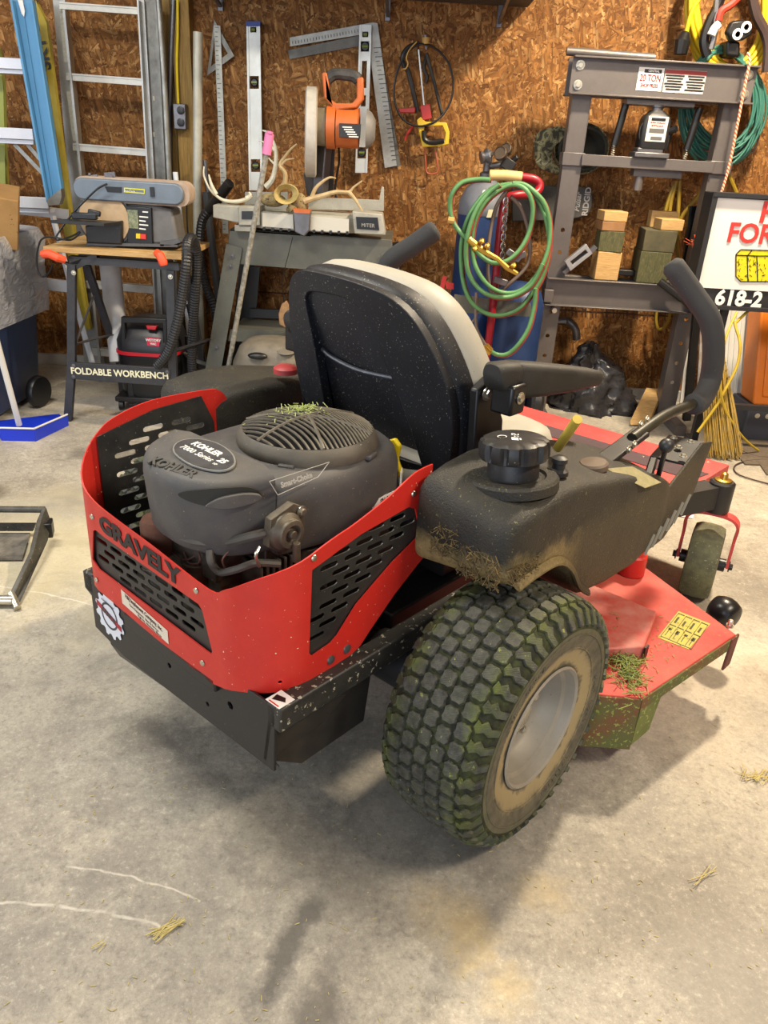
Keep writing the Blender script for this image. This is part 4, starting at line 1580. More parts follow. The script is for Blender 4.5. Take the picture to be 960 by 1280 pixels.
# ------------------------------------------------------------------ the back of the garage
OSBW = None
BEIGE = mt('beige_cast_metal', 'A9A79A', .5, .1, '8E8B80', 20, .4, '6A6558', 140, .68)
GREYP = mt('grey_painted_stand', '55564F', .5, .2, '6A6A60', 14, .4, '8A8878', 160, .68)
ORG = mt('orange_plastic', 'C4662C', .5, 0, 'A0501E', 20, .3)
ORG2 = mt('red_orange_plastic', 'E8502A', .5)
WOOD = N('pale_sawn_wood')
_w = WOOD.noise(WOOD.co((3, 3, 40)), 5, 4, .6, 1.2)
WOOD = WOOD.out(WOOD.ramp(_w, [(.3, 'A37E4A'), (.7, 'C4A26C')]), .7)
PTW = N('green_treated_wood')
_w = PTW.noise(PTW.co((25, 25, 6)), 4, 4, .7, 1.5)
PTW = PTW.out(PTW.ramp(_w, [(.25, '34381F'), (.5, '4A4A2C'), (.75, '6A6040')]), .8)
POSTW = N('post_wood')
_w = POSTW.noise(POSTW.co((30, 30, 2)), 3, 4, .7, 1.5)
POSTW = POSTW.out(POSTW.ramp(_w, [(.3, '6A5228'), (.6, '8F7138'), (.8, 'A4854A')]), .75)
BRIGHT = mt('bright_aluminium', 'D2D4DA', .35, .3, 'B8BAC2', 10, .3)
GALV = mt('galvanised_tube', 'A2A29C', .4, .75, '7E7C74', 24, .5)


def pb(b, a, c, Y, wd, th=None, Y2=None, up=(0, 1, 0)):
    """flat bar between two seen points, Y away from the camera"""
    return b.bar(P(a[0], a[1], Y), P(c[0], c[1], Y2 or Y), wd, th or wd, up)


def pp(b, pts, Y, th):
    """plate with a seen outline, its front at Y, th thick towards the wall"""
    return b.ext([P(x, y, Y) for x, y in pts], (0, th, 0))


def pt(b, pts, Y, r, seg=8, n=6, closed=False, flat=1.0):
    q = []
    for i, p in enumerate(pts):
        q.append(P(p[0], p[1], p[2] if len(p) > 2 else Y))
    return b.tube(sm(q, n, closed), r, seg, closed, flat)


def root(name, label, cat, px_, py_, Y, group=None):
    return thing(name, label, cat, P(px_, py_, Y), 0, group)


R = Matrix.Rotation
X_, Y_, Z_ = Vector((1, 0, 0)), Vector((0, 1, 0)), Vector((0, 0, 1))

# --- wall post, switch box, shelf
b = B().box((-1.075, WY - .045, 1.4), (.085, .09, 2.8))
struct('trim_1', b, POSTW, bevel=.003)
b = B().box((-1.155, WY - .03, 1.4), (.055, .06, 2.8))
struct('trim_2', b, POSTW, bevel=.003)
t = root('switch_box', 'small grey metal electric box with a yellow cable on the wooden wall post', 'electric box', 226, 164, 4.14)
b = B().box(P(226, 146, 4.13), (.06, .05, .11))
build('box', b, STEEL, t, bevel=.004)
for dy in (-8, 7):
    build('socket', B().lathe([(.018, 0), (.018, .006), (.012, .008)], P(226, 146 + dy, 4.105), -Y_, 16), BLKN, t)
b = B()
pt(b, [(222, 0), (222, 40), (221, 80), (223, 132)], 4.14, .006)
build('cable', b, YEL, t)
t = thing('wall_shelf', 'dark metal shelf board high on the wall above the squares and saws', 'shelf', (-.25, WY, 1.83))
b = B().box((-.25, WY - .27, 1.842), (1.55, .52, .03))
build('board', b, mt('dark_shelf_underside', '4A4640', .7, 0, '38342E', 8, .4), t)
build('front_rail', B().box((-.25, WY - .535, 1.838), (1.55, .012, .05)), STEEL, t)
for x in (-.90, -.12, .40):
    b = B().bar((x, WY - .02, 1.74), (x, WY - .02, 1.83), .022, .014, (0, 1, 0))
    b.bar((x, WY - .03, 1.76), (x, WY - .42, 1.825), .014, .014)
    build('bracket', b, STEEL, t)

# --- ladders at the left
t = root('blue_step_ladder', 'blue fibreglass step ladder with bright metal treads at the left edge', 'ladder', 68, 255, 3.85)
b = B()
pp(b, [(12, 0), (27, 0), (66, 246), (58, 253)], 3.83, .006)
pp(b, [(27, 0), (40, 0), (77, 236), (66, 246)], 3.835, .006)
pp(b, [(12, 0), (15, 0), (60, 252), (58, 253)], 3.80, .03)
pp(b, [(38, 0), (40, 0), (77, 236), (75, 238)], 3.80, .03)
build('rail', b, mt('blue_fibreglass', '5590BA', .5, 0, '457CA4', 8, .3), t)
b = B()
pp(b, [(22, 0), (28, 0), (31, 14), (30, 21), (27, 17)], 3.825, .004)
build('label_patch', b, WHT, t)
b = B()
pp(b, [(58, 250), (76, 236), (77, 246), (74, 256), (60, 257)], 3.79, .04)
build('foot', b, GALV, t)
tr = []
for (x, y, dx) in ((28, 72, 0), (41, 160, 0), (60, 246, 4)):
    b = B()
    pp(b, [(-90, y - 6), (x - 1, y + 1), (x + 1, y + 15), (-90, y + 9)], 3.82, .012)
    pp(b, [(-90, y + 9), (x + 1, y + 15), (x + 1, y + 21), (-90, y + 15)], 3.84, .07)
    tr.append(b)
each('tread', tr, BRIGHT, t, bevel=.002)
b = B()
for a, c in (((18, 180), (72, 236)), ((34, 180), (78, 232))):
    pb(b, a, c, 3.9, .018, .006)
build('brace', b, GALV, t, kind='stuff')
b = B()
pp(b, [(-2, 60), (4, 110), (7, 240), (3, 250), (-5, 200)], 3.95, .03)
pb(b, (3, 245), (2, 330), 3.95, .03, .03)
build('back_rail', b, mt('olive_fibreglass', '8E9448', .6), t)
b = B()
pp(b, [(-60, 334), (90, 352), (90, 366), (-60, 350)], 3.9, .02)
pp(b, [(-60, 245), (84, 262), (84, 274), (-60, 260)], 3.93, .02)
build('spreader', b, BRIGHT, t)
build('rail', pt(B(), [(66, 270, 3.9), (95, 380, 3.9), (118, 462, 3.9)], 3.9, .015, 6), BRIGHT, t)

t = root('yellow_ladder', 'yellow fibreglass ladder rail leaning behind the blue step ladder', 'ladder', 105, 412, 4.0)
b = B()
pp(b, [(36, 0), (44, 0), (84, 240), (112, 412), (100, 414), (72, 240)], 4.0, .01)
pp(b, [(44, 0), (58, 28), (88, 260), (113, 412), (109, 412), (82, 240)], 3.985, .03)
build('rail', b, mt('yellow_fibreglass', 'B5A02C', .55, 0, '94842A', 12, .5), t)
build('slot', pp(B(), [(42, 0), (47, 0), (52, 36), (49, 40), (47, 34)], 3.995, .004), BLKN, t)
a_, c_ = P(58, 92, 3.995), P(49, 52, 3.995)
b = text_b('SKY', .075, P(53.5, 67, 3.978), (c_ - a_), -X_, depth=.001, bold=.002)
build('lettering', b, BLKN, t)
build('rail', pp(B(), [(-8, 100), (3, 110), (10, 240), (-2, 240)], 4.05, .02), mt('yellow_fibreglass', ''), t)

t = root('aluminium_ladder', 'tall aluminium ladder with flat rungs leaning on the wall behind the bench sander', 'ladder', 150, 462, 4.1)


def lad(y, side):
    return (66 + .1 * y, 172 + .055 * y)[side]


b = B()
pp(b, [(66, 0), (81, 0), (81 + 46, 462), (66 + 40, 462)], 4.08, .012)
pp(b, [(78, 12), (81, 12), (127, 462), (124, 462)], 4.04, .05)
build('rail', b, SILV, t)
b = B()
pp(b, [(171, 0), (180, 0), (207, 462), (197, 462)], 4.08, .012)
pp(b, [(171, 0), (173, 0), (199, 462), (197, 462)], 4.04, .05)
build('rail', b, SILV, t)
b = B()
pp(b, [(181, 0), (194, 0), (217, 462), (208, 462)], 4.10, .03)
pp(b, [(193, 0), (196, 0), (219, 462), (217, 462)], 4.07, .05)
build('outer_rail', b, mt('dull_aluminium', '83827C', .45, .7, '5E5C58', 20, .5), t)
for k in range(5):
    build('label_strip', pp(B(), [(74 + k * 0, 10), (80, 10), (86, 78), (80, 78)] if k == 0 else [(83, 114), (88, 114), (96, 176), (91, 176)] if k == 1 else [(191, 30 + k * 45), (193, 30 + k * 45), (193.6, 36 + k * 45), (191.6, 36 + k * 45)], 4.078 if k < 2 else 4.098, .002), mt('faded_label', 'C2BFAE', .6, 0, '9A9788', 90, .6), t)
for y in (3, 92, 180, 268, 352, 436):
    xl, xr = 66 + .094 * y + 8, 172 + .055 * y
    b = B()
    pp(b, [(xl, y), (xr, y + 7), (xr, y + 15), (xl, y + 8)], 4.05, .03)
    pp(b, [(xl, y - 1), (xr, y + 6), (xr, y + 8), (xl, y + 1)], 4.045, .04)
    build('rung', b, mt('light_aluminium', 'C6C3BA', .4, .5, 'A4A198', 14, .4), t)

# --- tubes standing against the wall
for nm, lab, pts, Y, r, m in (
        ('steel_tube', 'thin bright metal tube leaning right beside the aluminium ladder', [(198, 0), (205, 100), (211, 215), (218, 330), (222, 450)], 4.08, .014, GALV),
        ('steel_tube', 'thin dark grey metal tube just left of the wooden wall post', [(217, 0), (212, 120), (213, 235), (216, 440)], 4.16, .013, STEEL),
        ('plastic_pipe', 'thick whitish pipe standing free of the wooden wall post, right of the electric box', [(247.5, 40), (247, 160), (247, 290), (251, 452)], 4.08, .022, mt('off_white_pipe', 'BDBBAA', .45, .2, '97958A', 10, .5)),
        ('white_pipe', 'thin white pipe standing behind the workbench, right of the bench sander', [(219, 215), (228, 300), (233, 380), (240, 465), (242, 487)], 3.95, .012, mt('white_pipe_plastic', 'D6DAE0', .4)),
        ('steel_tube', 'slim grey tube leaning by the black hose under the triangle square', [(256, 200), (262, 260), (276, 380), (280, 460)], 4.1, .010, STEEL)):
    b = B()
    pt(b, pts, Y, r, 12)
    single(nm, lab, 'pipe', b, m)
b = B()
pt(b, [(233, 250, 3.9), (236, 300, 3.9), (252, 340, 3.92), (262, 372, 3.9), (258, 392, 3.9)], 3.9, .004)
single('loose_cord', 'thin black cord hanging behind the bench by the white pipe', 'cord', b, BLKN)

# --- squares, rules and levels on the wall
ALU = mt('matt_aluminium_square', '8E8C84', .5, .5, '6E6C66', 30, .5)
g = sheet([(0, 0), (25, -45), (-9, -70)], [[(1, -14), (17, -42), (-4, -58)]], lambda s_, t_, d: P(268 + s_, 25 - t_, 4.225) + Vector((0, -d, 0)), .004, 200)
single('triangle_square', 'small grey triangular square hung beside the thick whitish pipe', 'square', g, ALU)


def rule(a, c, wd, Y, nticks, b=None):
    b = b or B()
    return pb(b, a, c, Y, wd, .003)


t = root('steel_rule', 'long narrow metal rule hanging in front of the triangular square', 'ruler', 286, 293, 4.21)
b = B()
pb(b, (271.5, 32), (282, 292), 4.215, .030, .004)
build('blade', b, mt('pale_steel_rule', 'A8A69C', .45, .5, '8A887E', 20, .4), t)
b = B()
for k in range(44):
    f_ = k / 44
    x, y = 271.5 + 10.5 * f_ - 3, 34 + 258 * f_
    pb(b, (x, y), (x + (3.2 if k % 4 else 5), y + .1), 4.211, .002, .001)
build('tick_marks', b, BLKN, t, kind='stuff')


def level(name, label, px, L, R_, T, Bt, cap, vials, slots):
    """a spirit level hung upright: px = centre line top/bottom x"""
    (x0, y0), (x1, y1) = px
    Y = 4.20
    hw = (R_ - L) / 2
    t = root(name, label, 'level', x1, y1, Y)
    hs = []
    H_ = y1 - y0
    for v, hh, ww in vials + slots:
        hs.append([(hw * (1 - ww), v - hh), (hw * (1 + ww), v - hh), (hw * (1 + ww), v + hh), (hw * (1 - ww), v + hh)])

    def fn(s_, tt, d):
        k = tt / H_
        return P(x0 - hw + s_ + (x1 - x0) * k, y0 + tt, Y) + Vector((0, d, 0))
    g = sheet([(0, 0), (2 * hw, 0), (2 * hw, H_), (0, H_)], hs, fn, .022, 12)
    build('body', g, mt('silver_level_body', 'C9C9C2', .4, .35, 'B2B2AA', 14, .3), t, smooth=20)
    for s_ in (0, 1):
        b = B()
        xs = (0, hw * .28) if s_ == 0 else (2 * hw - hw * .28, 2 * hw)
        b.add([fn(xs[0], 0, -.004), fn(xs[1], 0, -.004), fn(xs[1], H_, -.004), fn(xs[0], H_, -.004), fn(xs[0], 0, .004), fn(xs[1], 0, .004), fn(xs[1], H_, .004), fn(xs[0], H_, .004)],
              [(0, 1, 2, 3), (7, 6, 5, 4), (0, 4, 5, 1), (1, 5, 6, 2), (2, 6, 7, 3), (3, 7, 4, 0)])
        build('edge_flange', b, mt('silver_level_body', ''), t)
    if cap:
        b = B()
        b.ext([fn(-.6, -1, -.008), fn(2 * hw + .6, -1, -.008), fn(2 * hw + .6, 5, -.008), fn(-.6, 5, -.008)], (0, .034, 0))
        build('end_cap', b, mt('blue_rubber_cap', '27408A', .5), t)
    for v, hh, ww in vials:
        b = B()
        b.lathe([(.018 * ww / .7, -.012), (.02 * ww / .7, 0), (.014 * ww / .7, .006)], fn(hw, v, .006), (0, -1, 0), 20)
        vo = build('vial_frame', b, BLKN, t)
        b = B().tube([fn(hw * (1 - ww * .6), v, -.002), fn(hw * (1 + ww * .6), v, -.002)], .006, 10)
        build('vial', b, mt('dim_vial', '6E7A3A', .25), vo)
    return t


level('spirit_level', 'long pale spirit level with a blue end cap hanging left of the mitre saw', ((316.5, 28), (320, 238)), 308, 325, 0, 0, True, [(9, 3.5, .45), (75, 8, .68), (179, 8, .68)], [])
level('spirit_level', 'short silver spirit level hanging just right of the mitre saw handle', ((457, 31), (451.5, 216)), 449.5, 464.5, 0, 0, False, [(12, 3.5, .5), (27, 6.5, .78), (160, 7, .75)], [(62, 17, .42), (95, 7, .4)])
t = root('framing_square', 'large pale framing square hung corner-up behind the short spirit level', 'square', 488, 208, 4.22)
b = B()
pp(b, [(362, 47), (466, 28), (472, 29), (496, 207), (481, 210), (459, 42), (363, 58)][0:7], 4.222, .003)
build('blade', b, mt('pale_framing_steel', 'A09E96', .45, .5, '86847C', 30, .4), t)
b = B()
for k in range(26):
    pb(b, (468 + k * .92 - 1, 60 + k * 5.6), (468 + k * .92 + (4 if k % 2 else 8), 59.4 + k * 5.6), 4.2195, .0025, .001)
    pb(b, (366 + k * 3.7, 55.5 - k * .68), (366 + k * 3.7 - .4, 51.5 - k * .68), 4.2195, .0025, .001)
build('tick_marks', b, BLKN, t, kind='stuff')
b = B()
pp(b, [(360, 63), (450, 44), (468, 40), (474, 50), (501, 207), (489, 209), (462, 55), (362, 74)], 4.236, .003)
single('framing_square', 'darker grey framing square hung behind the pale framing square', 'square', b, mt('dark_framing_steel', '6C6A64', .55, .4, '56544E', 30, .4))

# --- saws and hooks on the wall
b = B()
pt(b, [(530, 55), (546, 62), (560, 78), (566, 100), (564, 124), (552, 145), (535, 156), (518, 157), (502, 147), (493, 125), (494, 100), (502, 76), (515, 60)], 4.16, .005, 8, 6, True)
single('cable_loop', 'thin black cable loop hung round the two hand saws', 'cord', b, BLKN)
t = root('bow_saw', 'black bow saw with a red block handle hanging inside the cable loop', 'saw', 520, 150, 4.2)
b = B()
q = sm([P(x, y, 4.19) for x, y in ((522, 140), (511, 92), (506, 84), (503, 72), (510, 60), (524, 54))], 5)
b.tube(q, .011, 8)
build('frame', b, BLKN, t)
build('blade', pb(B(), (523, 62), (530, 132), 4.185, .006, .002), mt('blade_steel', 'B8B6AE', .3, .8), t)
b = B()
pp(b, [(525, 132), (537, 130), (540, 148), (528, 151)], 4.17, .03)
build('handle', b, mt('red_handle', 'A82A2A', .5), t, bevel=.003)
build('grip_bar', pp(B(), [(497, 136), (519, 134), (519, 141), (498, 141)], 4.18, .02), mt('red_handle', ''), t, bevel=.003)
t = root('hacksaw', 'hacksaw with a yellow and black D-shaped handle hanging on the wall', 'saw', 540, 183, 4.2)
b = B()
b.tube([P(533, 66, 4.18), P(544, 108, 4.18), P(553, 145, 4.18)], .008, 8)
build('frame', b, BLKN, t)
g = sheet([(521, -150), (526, -146), (532, -152), (558, -153), (562, -165), (561, -180), (550, -183), (528, -184), (525, -170), (522, -156)], [[(531, -158), (553, -157), (557, -166), (556, -176), (531, -177), (528, -168)]], lambda s_, t_, d: P(s_, -t_, 4.17) + Vector((0, d, 0)), .028, 200)
hd = build('handle', g, mt('yellow_saw_handle', 'D0AE20', .5), t, bevel=.003)
b = B()
b.tube(sm([P(530, 163, 4.165), P(531, 174, 4.165), P(540, 178, 4.165), P(555, 176, 4.165)], 4), .012, 8)
build('grip', b, BLKN, t)
b = B().cyl(P(532, 44, 4.17), P(532, 54, 4.17), .010).cyl(P(532, 54, 4.17), P(533, 62, 4.17), .006)
build('tensioner', b, STEEL, t)
build('tape_wrap', B().cyl(P(532, 47, 4.17), P(532, 55, 4.17), .017), mt('tan_tape', 'B08C4A', .6), t)
b = B()
pt(b, [(521, 52), (512, 62), (508, 72), (510, 80), (507, 86), (504, 86)], 4.15, .003)
single('wire_hook', 'bent pale wire hook over the top of the bow saw', 'hook', b, mt('tan_tape', ''))
b = B()
pt(b, [(531, 186), (532, 200), (534, 216), (547, 215), (546, 200), (544, 187)], 4.2, .0035)
single('coping_hook', 'thin red wire hook hanging under the yellow hacksaw handle', 'hook', b, mt('faded_red_wire', 'A8503C', .5))
b = B()
pt(b, [(516, 158), (510, 166), (506, 175)], 4.2, .006)
single('small_clip', 'small red clip hanging left below the bow saw', 'clip', b, mt('red_handle', ''))
b = B()
pt(b, [(533, 70), (530, 85), (534, 96), (532, 104)], 4.21, .009, 6)
single('hanging_leather_strap', 'short dark strap hanging between the two saws', 'strap', b, mt('dark_leather', '2A221C', .7))

# --- mitre saw stand
Y0 = 3.70
t = thing('saw_stand', 'grey sheet-metal tool stand with splayed legs under the mitre saw', 'stand', (-.42, 3.8, 0))
b = B()
pp(b, [(287, 286), (490, 300), (493, 346), (283, 329)], Y0, .006)
b.add([P(287, 286, Y0), P(490, 300, Y0), P(490, 300, Y0) + Vector((0, .42, 0)), P(287, 286, Y0) + Vector((0, .42, 0)), P(287, 286, Y0) + Vector((0, 0, -.01)), P(490, 300, Y0) + Vector((0, 0, -.01)), P(490, 300, Y0) + Vector((0, .42, -.01)), P(287, 286, Y0) + Vector((0, .42, -.01))], [(0, 1, 2, 3), (7, 6, 5, 4), (0, 4, 5, 1), (1, 5, 6, 2), (2, 6, 7, 3), (3, 7, 4, 0)])
build('top_frame', b, GREYP, t, bevel=.002)
pL, pR = P(293, 310, Y0 - .01), P(487, 318, Y0 - .01)
for p, dx in ((pL, -.11), (pR, .11)):
    for dy in (0, .40):
        q = Vector((p.x + dx, p.y + dy + (-.04 if dy == 0 else .04), 0.0))
        if dx < 0 and dy == 0:
            q = Vector((p.x - .155, Y0 - .03, 0.0))
        b = B().bar(p + Vector((0, dy, .01)), q, .075, .004, (0, 1, 0))
        b.bar(p + Vector((.034 * (-1 if dx < 0 else 1), dy + .02, .01)), q + Vector((.034 * (-1 if dx < 0 else 1), .02, 0)), .004, .04, (0, 1, 0))
        lg = build('leg', b, GREYP if dy == 0 else BLK2, t)
        if dy == 0:
            for k in (.06, .12, .62):
                c = (p + Vector((0, 0, .01))).lerp(q, k)
                build('bolt', bolt(c + Vector((0, -.004, 0)), (0, -1, 0), .007, .005), STEEL, lg)
b = B()
pp(b, [(288, 412), (500, 424), (500, 438), (285, 426)], Y0 + .02, .006)
b.box((P(288, 412, Y0 + .02) + P(500, 424, Y0 + .02)) / 2 + Vector((0, .19, -.0)), (.80, .36, .006))
build('lower_shelf', b, GREYP, t)
b = B()
pp(b, [(312, 386), (372, 388), (372, 399), (312, 397)], 3.95, .02)
pp(b, [(306, 333), (325, 334), (318, 412), (304, 412)], 3.98, .02)
build('rear_frame', b, BLK2, t)
# mitre saw
t = thing('mitre_saw', 'orange-handled mitre saw with a beige base on the grey stand', 'saw', P(380, 280, 3.85))
b = B()
zT = P(390, 262, 3.62).z
b.loft([ring(P(383, 272, 3.74) + Vector((0, .06, dz)), X_, Y_, .52 * k, .30 * k, .12, 6) for dz, k in ((-.05, .98), (-.02, 1.0), (.015, 1.0), (.02, .97))])
build('turntable', b, BEIGE, t)
b = B()
pp(b, [(266, 256), (300, 258), (300, 279), (298, 279), (266, 272)], 3.66, .10)
pp(b, [(298, 258), (325, 258), (325, 282), (298, 282)], 3.65, .14)
build('side_table', pp(B(), [(440, 264), (478, 268), (482, 294), (443, 292)], 3.64, .14), BEIGE, t, bevel=.004)
build('clamp_block', pp(B(), [(293, 281), (318, 283), (318, 290), (293, 289)], 3.66, .12), BEIGE, t, bevel=.003)
build('base_casting', b, BEIGE, t, bevel=.004)
b = B()
pp(b, [(302, 264), (316, 264), (316, 274), (302, 274)], 3.645, .004)
build('scale_plate', b, BLKN, t)
b = B()
pp(b, [(445, 271), (472, 272), (474, 288), (446, 286)], 3.635, .004)
sp_ = build('scale_plate', b, BLKN, t)
b = text_b('MITER', .022, P(460, 282, 3.632), X_, Z_, depth=.0006)
build('lettering', b, BEIGE, sp_)
b = B()
pp(b, [(328, 266), (366, 269), (367, 286), (328, 283)][:4], 3.64, .01)
pp(b, [(386, 270), (436, 274), (436, 291), (387, 288)], 3.64, .01)
build('front_apron', b, mt('apron_pale', 'BEBCB0', .45), t)
b = B()
for k in range(11):
    x = 330 + k * 10.4
    if 366 < x < 386:
        continue
    pp(b, [(x - 1.6, 284 + (x - 330) * .05), (x + 1.6, 284 + (x - 330) * .05), (x + 1.6, 288 + (x - 330) * .05), (x - 1.6, 288 + (x - 330) * .05)], 3.638, .004)
build('detent_marks', b, BLKN, t, kind='stuff')
b = B()
pp(b, [(366, 264), (388, 264), (387, 288), (380, 296), (368, 290)], 3.61, .06)
build('pointer_block', b, STEEL, t, bevel=.005)
build('pointer_window', pp(B(), [(366, 261), (388, 263), (387, 267), (368, 266)], 3.605, .05), ORG, t)
b = B()
pp(b, [(306, 240), (360, 240), (360, 262), (306, 260)], 3.86, .012)
pp(b, [(385, 246), (474, 250), (477, 233), (480, 234), (480, 264), (385, 262)], 3.86, .012)
build('fence', b, BEIGE, t, bevel=.002)
# saw head
b = B()
gc_ = P(389, 166, 3.80)
b.map(lambda p: p)
gw = Vector((.30, 1, 0)).normalized()
hz = (P(389, 108, 3.8) - P(389, 222, 3.8)).length / 2
dirw = Vector((.10, -.99, 0)).normalized()
nrmw = Vector((dirw.y, -dirw.x, 0))
rings = []
for k, (off, sc) in enumerate(((-.026, .93), (-.020, 1.0), (.020, 1.0), (.026, .93))):
    rings.append([gc_ + nrmw * off + (dirw * math.cos(a) * hz * .95 + Z_ * math.sin(a) * hz) * sc for a in [2 * PI * j / 36 for j in range(36)]])
b.loft(rings)
build('blade_guard', b, mt('cloudy_guard', 'BDB9B0', .45, 0, '9A968C', 20, .4), t, smooth=40)
b = B()
rings = []
for x, rr in ((396, .075), (408, .078), (409, .086), (420, .086), (421, .078), (448, .078), (449, .082), (458, .080), (464, .066), (469, .04)):
    c = P(x, 158 + (x - 396) * .06, 3.80)
    rings.append([c + Vector((0, math.cos(a) * rr, math.sin(a) * rr * 1.02)) for a in [2 * PI * j / 24 for j in range(24)]])
for nm, i0, i1, m in (('motor_housing', 0, 2, mt('smoky_housing', '6E6654', .5, 0, '8A8270', 20, .5)), ('motor_band', 2, 4, ORG), ('motor_body', 4, 7, ORG), ('motor_cap', 7, 10, mt('grey_cap', '6A6866', .5, 0, '8A8886', 20, .4))):
    bb = B().loft(rings[i0:i1])
    build(nm, bb, m, t, smooth=40)
b = B()
pp(b, [(424, 154), (451, 155), (450, 173), (424, 172)], 3.705, .02)
pl_ = build('motor_plate', b, BLK, t, bevel=.002)
b = B()
for k in range(5):
    pp(b, [(428 + k * 2, 158 + k * 3), (440 + k * 2, 158.5 + k * 3), (440 + k * 2, 160 + k * 3), (428 + k * 2, 159.5 + k * 3)], 3.703, .002)
build('printed_lines', b, WHT, pl_, kind='stuff')
b = B()
hp = [(419, 140), (412, 132), (405, 120), (403, 92), (409, 90), (412, 106), (418, 112), (416, 128)]
pp(b, [(402, 91), (408, 90), (411, 104), (410, 122), (420, 129), (440, 129), (446, 122), (446, 97), (454, 96), (454, 124), (446, 135), (424, 137), (422, 142), (414, 142), (414, 132), (405, 122)], 3.76, .07)
build('handle_frame', b, ORG, t, bevel=.006)
b = B()
b.tube(sm([P(409, 99, 3.79), P(418, 93, 3.79), (P(430, 93, 3.79)), P(442, 95, 3.79), P(448, 100, 3.79)], 4), .024, 10)
build('handle_grip', b, mt('worn_black_grip', '4A4846', .6, 0, '2A2A2A', 30, .6), t)
b = B()
b.bar(P(405, 182, 3.85), P(400, 242, 3.86), .05, .06)
b.bar(P(392, 215, 3.88), P(396, 244, 3.9), .09, .05)
build('pivot_arm', b, STEEL, t, bevel=.006)
b = B()
b.bar(P(414, 182, 3.9), P(412, 244, 3.92), .03, .04)
build('spring_cover', b, BLKN, t)
b = B()
pt(b, [(423, 178), (424, 200), (421, 220), (419, 240), (424, 256)], 3.9, .005)
build('power_cord', b, BLKN, t)
# antlers and skull lying on the saw
ANT = mt('antler_bone', 'C8B48A', .6, 0, '9A8258', 25, .5)
t = thing('deer_antlers', 'deer skull plate with forked antlers lying on the mitre saw', 'antlers', P(375, 262, 3.70))


def horn(pts, r0, r1, Y=3.68):
    q = sm([P(p[0], p[1], p[2] if len(p) > 2 else Y) for p in pts], 5)
    return B().tube(q, [r0 + (r1 - r0) * i / (len(q) - 1) for i in range(len(q))], 8)


for pts, r0, r1 in (([(380, 252), (388, 249), (402, 245), (420, 240), (436, 240), (442, 234), (453, 226)], .015, .003),
                    ([(436, 240), (443, 248), (448, 256), (453, 264)], .010, .003), ([(390, 246), (394, 236), (402, 228), (412, 222), (420, 223)], .010, .003),
                    ([(350, 236), (356, 228), (356, 216), (350, 206), (356, 196), (364, 186), (371, 180)], .013, .003), ([(352, 206), (358, 200), (368, 198)], .007, .002)):
    build('antler', horn(pts, r0, r1), ANT, t)
g = sheet(circle(0, 0, 15, 20), [circle(-1, -1, 8, 14)], lambda s_, tt, d: P(359 + s_ * 1.0, 242 - tt * .85, 3.66) + Vector((0, d - .0002 * (s_ * s_ + tt * tt), 0)), .035, 5)
build('skull_plate', g, mt('skull_bone', 'C9B880', .7, 0, 'A38E50', 30, .6), t, bevel=.004)
b = B()
b.ball(P(374, 254, 3.69), (.035, .03, .045), 12, 8)
b.ball(P(366, 262, 3.68), (.03, .03, .02), 12, 8)
b.ball(P(341, 250, 3.70), (.06, .05, .03), 12, 8)
build('skull_base', b, mt('dirty_skull', '6E5E42', .85, 0, '9A8A60', 40, .7, '3A3022', 120, .6, .5), t)
t = thing('deer_antlers', 'pair of white curved antlers lying behind the pink-tipped stick', 'antlers', P(330, 240, 3.78))
for pts, r0, r1 in (([(332, 234), (340, 225), (344, 210), (345, 192), (342, 178), (335, 166), (328, 163)], .014, .003), ([(343, 188), (336, 180), (324, 176)], .007, .002), ([(344, 206), (338, 200), (336, 197)], .006, .002)):
    build('antler', horn(pts, r0, r1, 3.80), mt('white_antler', 'DCD8C6', .5, 0, 'B8B090', 25, .4), t)
t = thing('deer_antlers', 'pale antler curling along the left end of the saw base', 'antlers', P(290, 250, 3.72))
for pts in ([(314, 244), (308, 249), (296, 252), (282, 251), (272, 246), (262, 236), (255, 220), (255, 208)], [(270, 243), (264, 230), (261, 218)], [(308, 248), (313, 244), (311, 240)]):
    build('antler', horn(pts, .011, .003, 3.72), mt('white_antler', ''), t)
# things on and in front of the stand
t = thing('pink_tipped_stick', 'thin whitish stick with a pink end leaning in front of the mitre saw', 'stick', G(283, 462))
b = B().cyl(P(334, 187, 3.5), P(285, 462, 3.55), .0115)
build('shaft', b, mt('peeling_white_shaft', 'BCB8AC', .5, .2, '7A766A', 60, .7), t)
b = B().cyl(P(337, 167, 3.5), P(333, 193, 3.5), .019).cyl(P(337, 167, 3.49), P(337.4, 164, 3.49), .014)
build('end_grip', b, mt('pink_rubber', 'D87AA8', .5), t)
t = thing('hanging_leather_piece', 'brown crumpled leather scrap hanging from a string off the mitre saw', 'scrap', P(355, 408, 3.66))
b = B()
pt(b, [(366, 296, 3.6), (360, 320, 3.62), (353, 350, 3.64), (355, 378, 3.66)], 3.64, .0018, 5)
build('string', b, BLKN, t)
b = B()
q = [P(x, y, 3.66) for x, y in ((352, 380), (358, 376), (362, 384), (362, 398), (364, 412), (362, 428), (359, 428), (357, 410), (349, 406), (348, 392))]
b.ext(q, (0, .018, 0))
build('scrap', b, mt('cracked_brown', '7A5436', .8, 0, 'A0805A', 40, .7), t, bevel=.004)

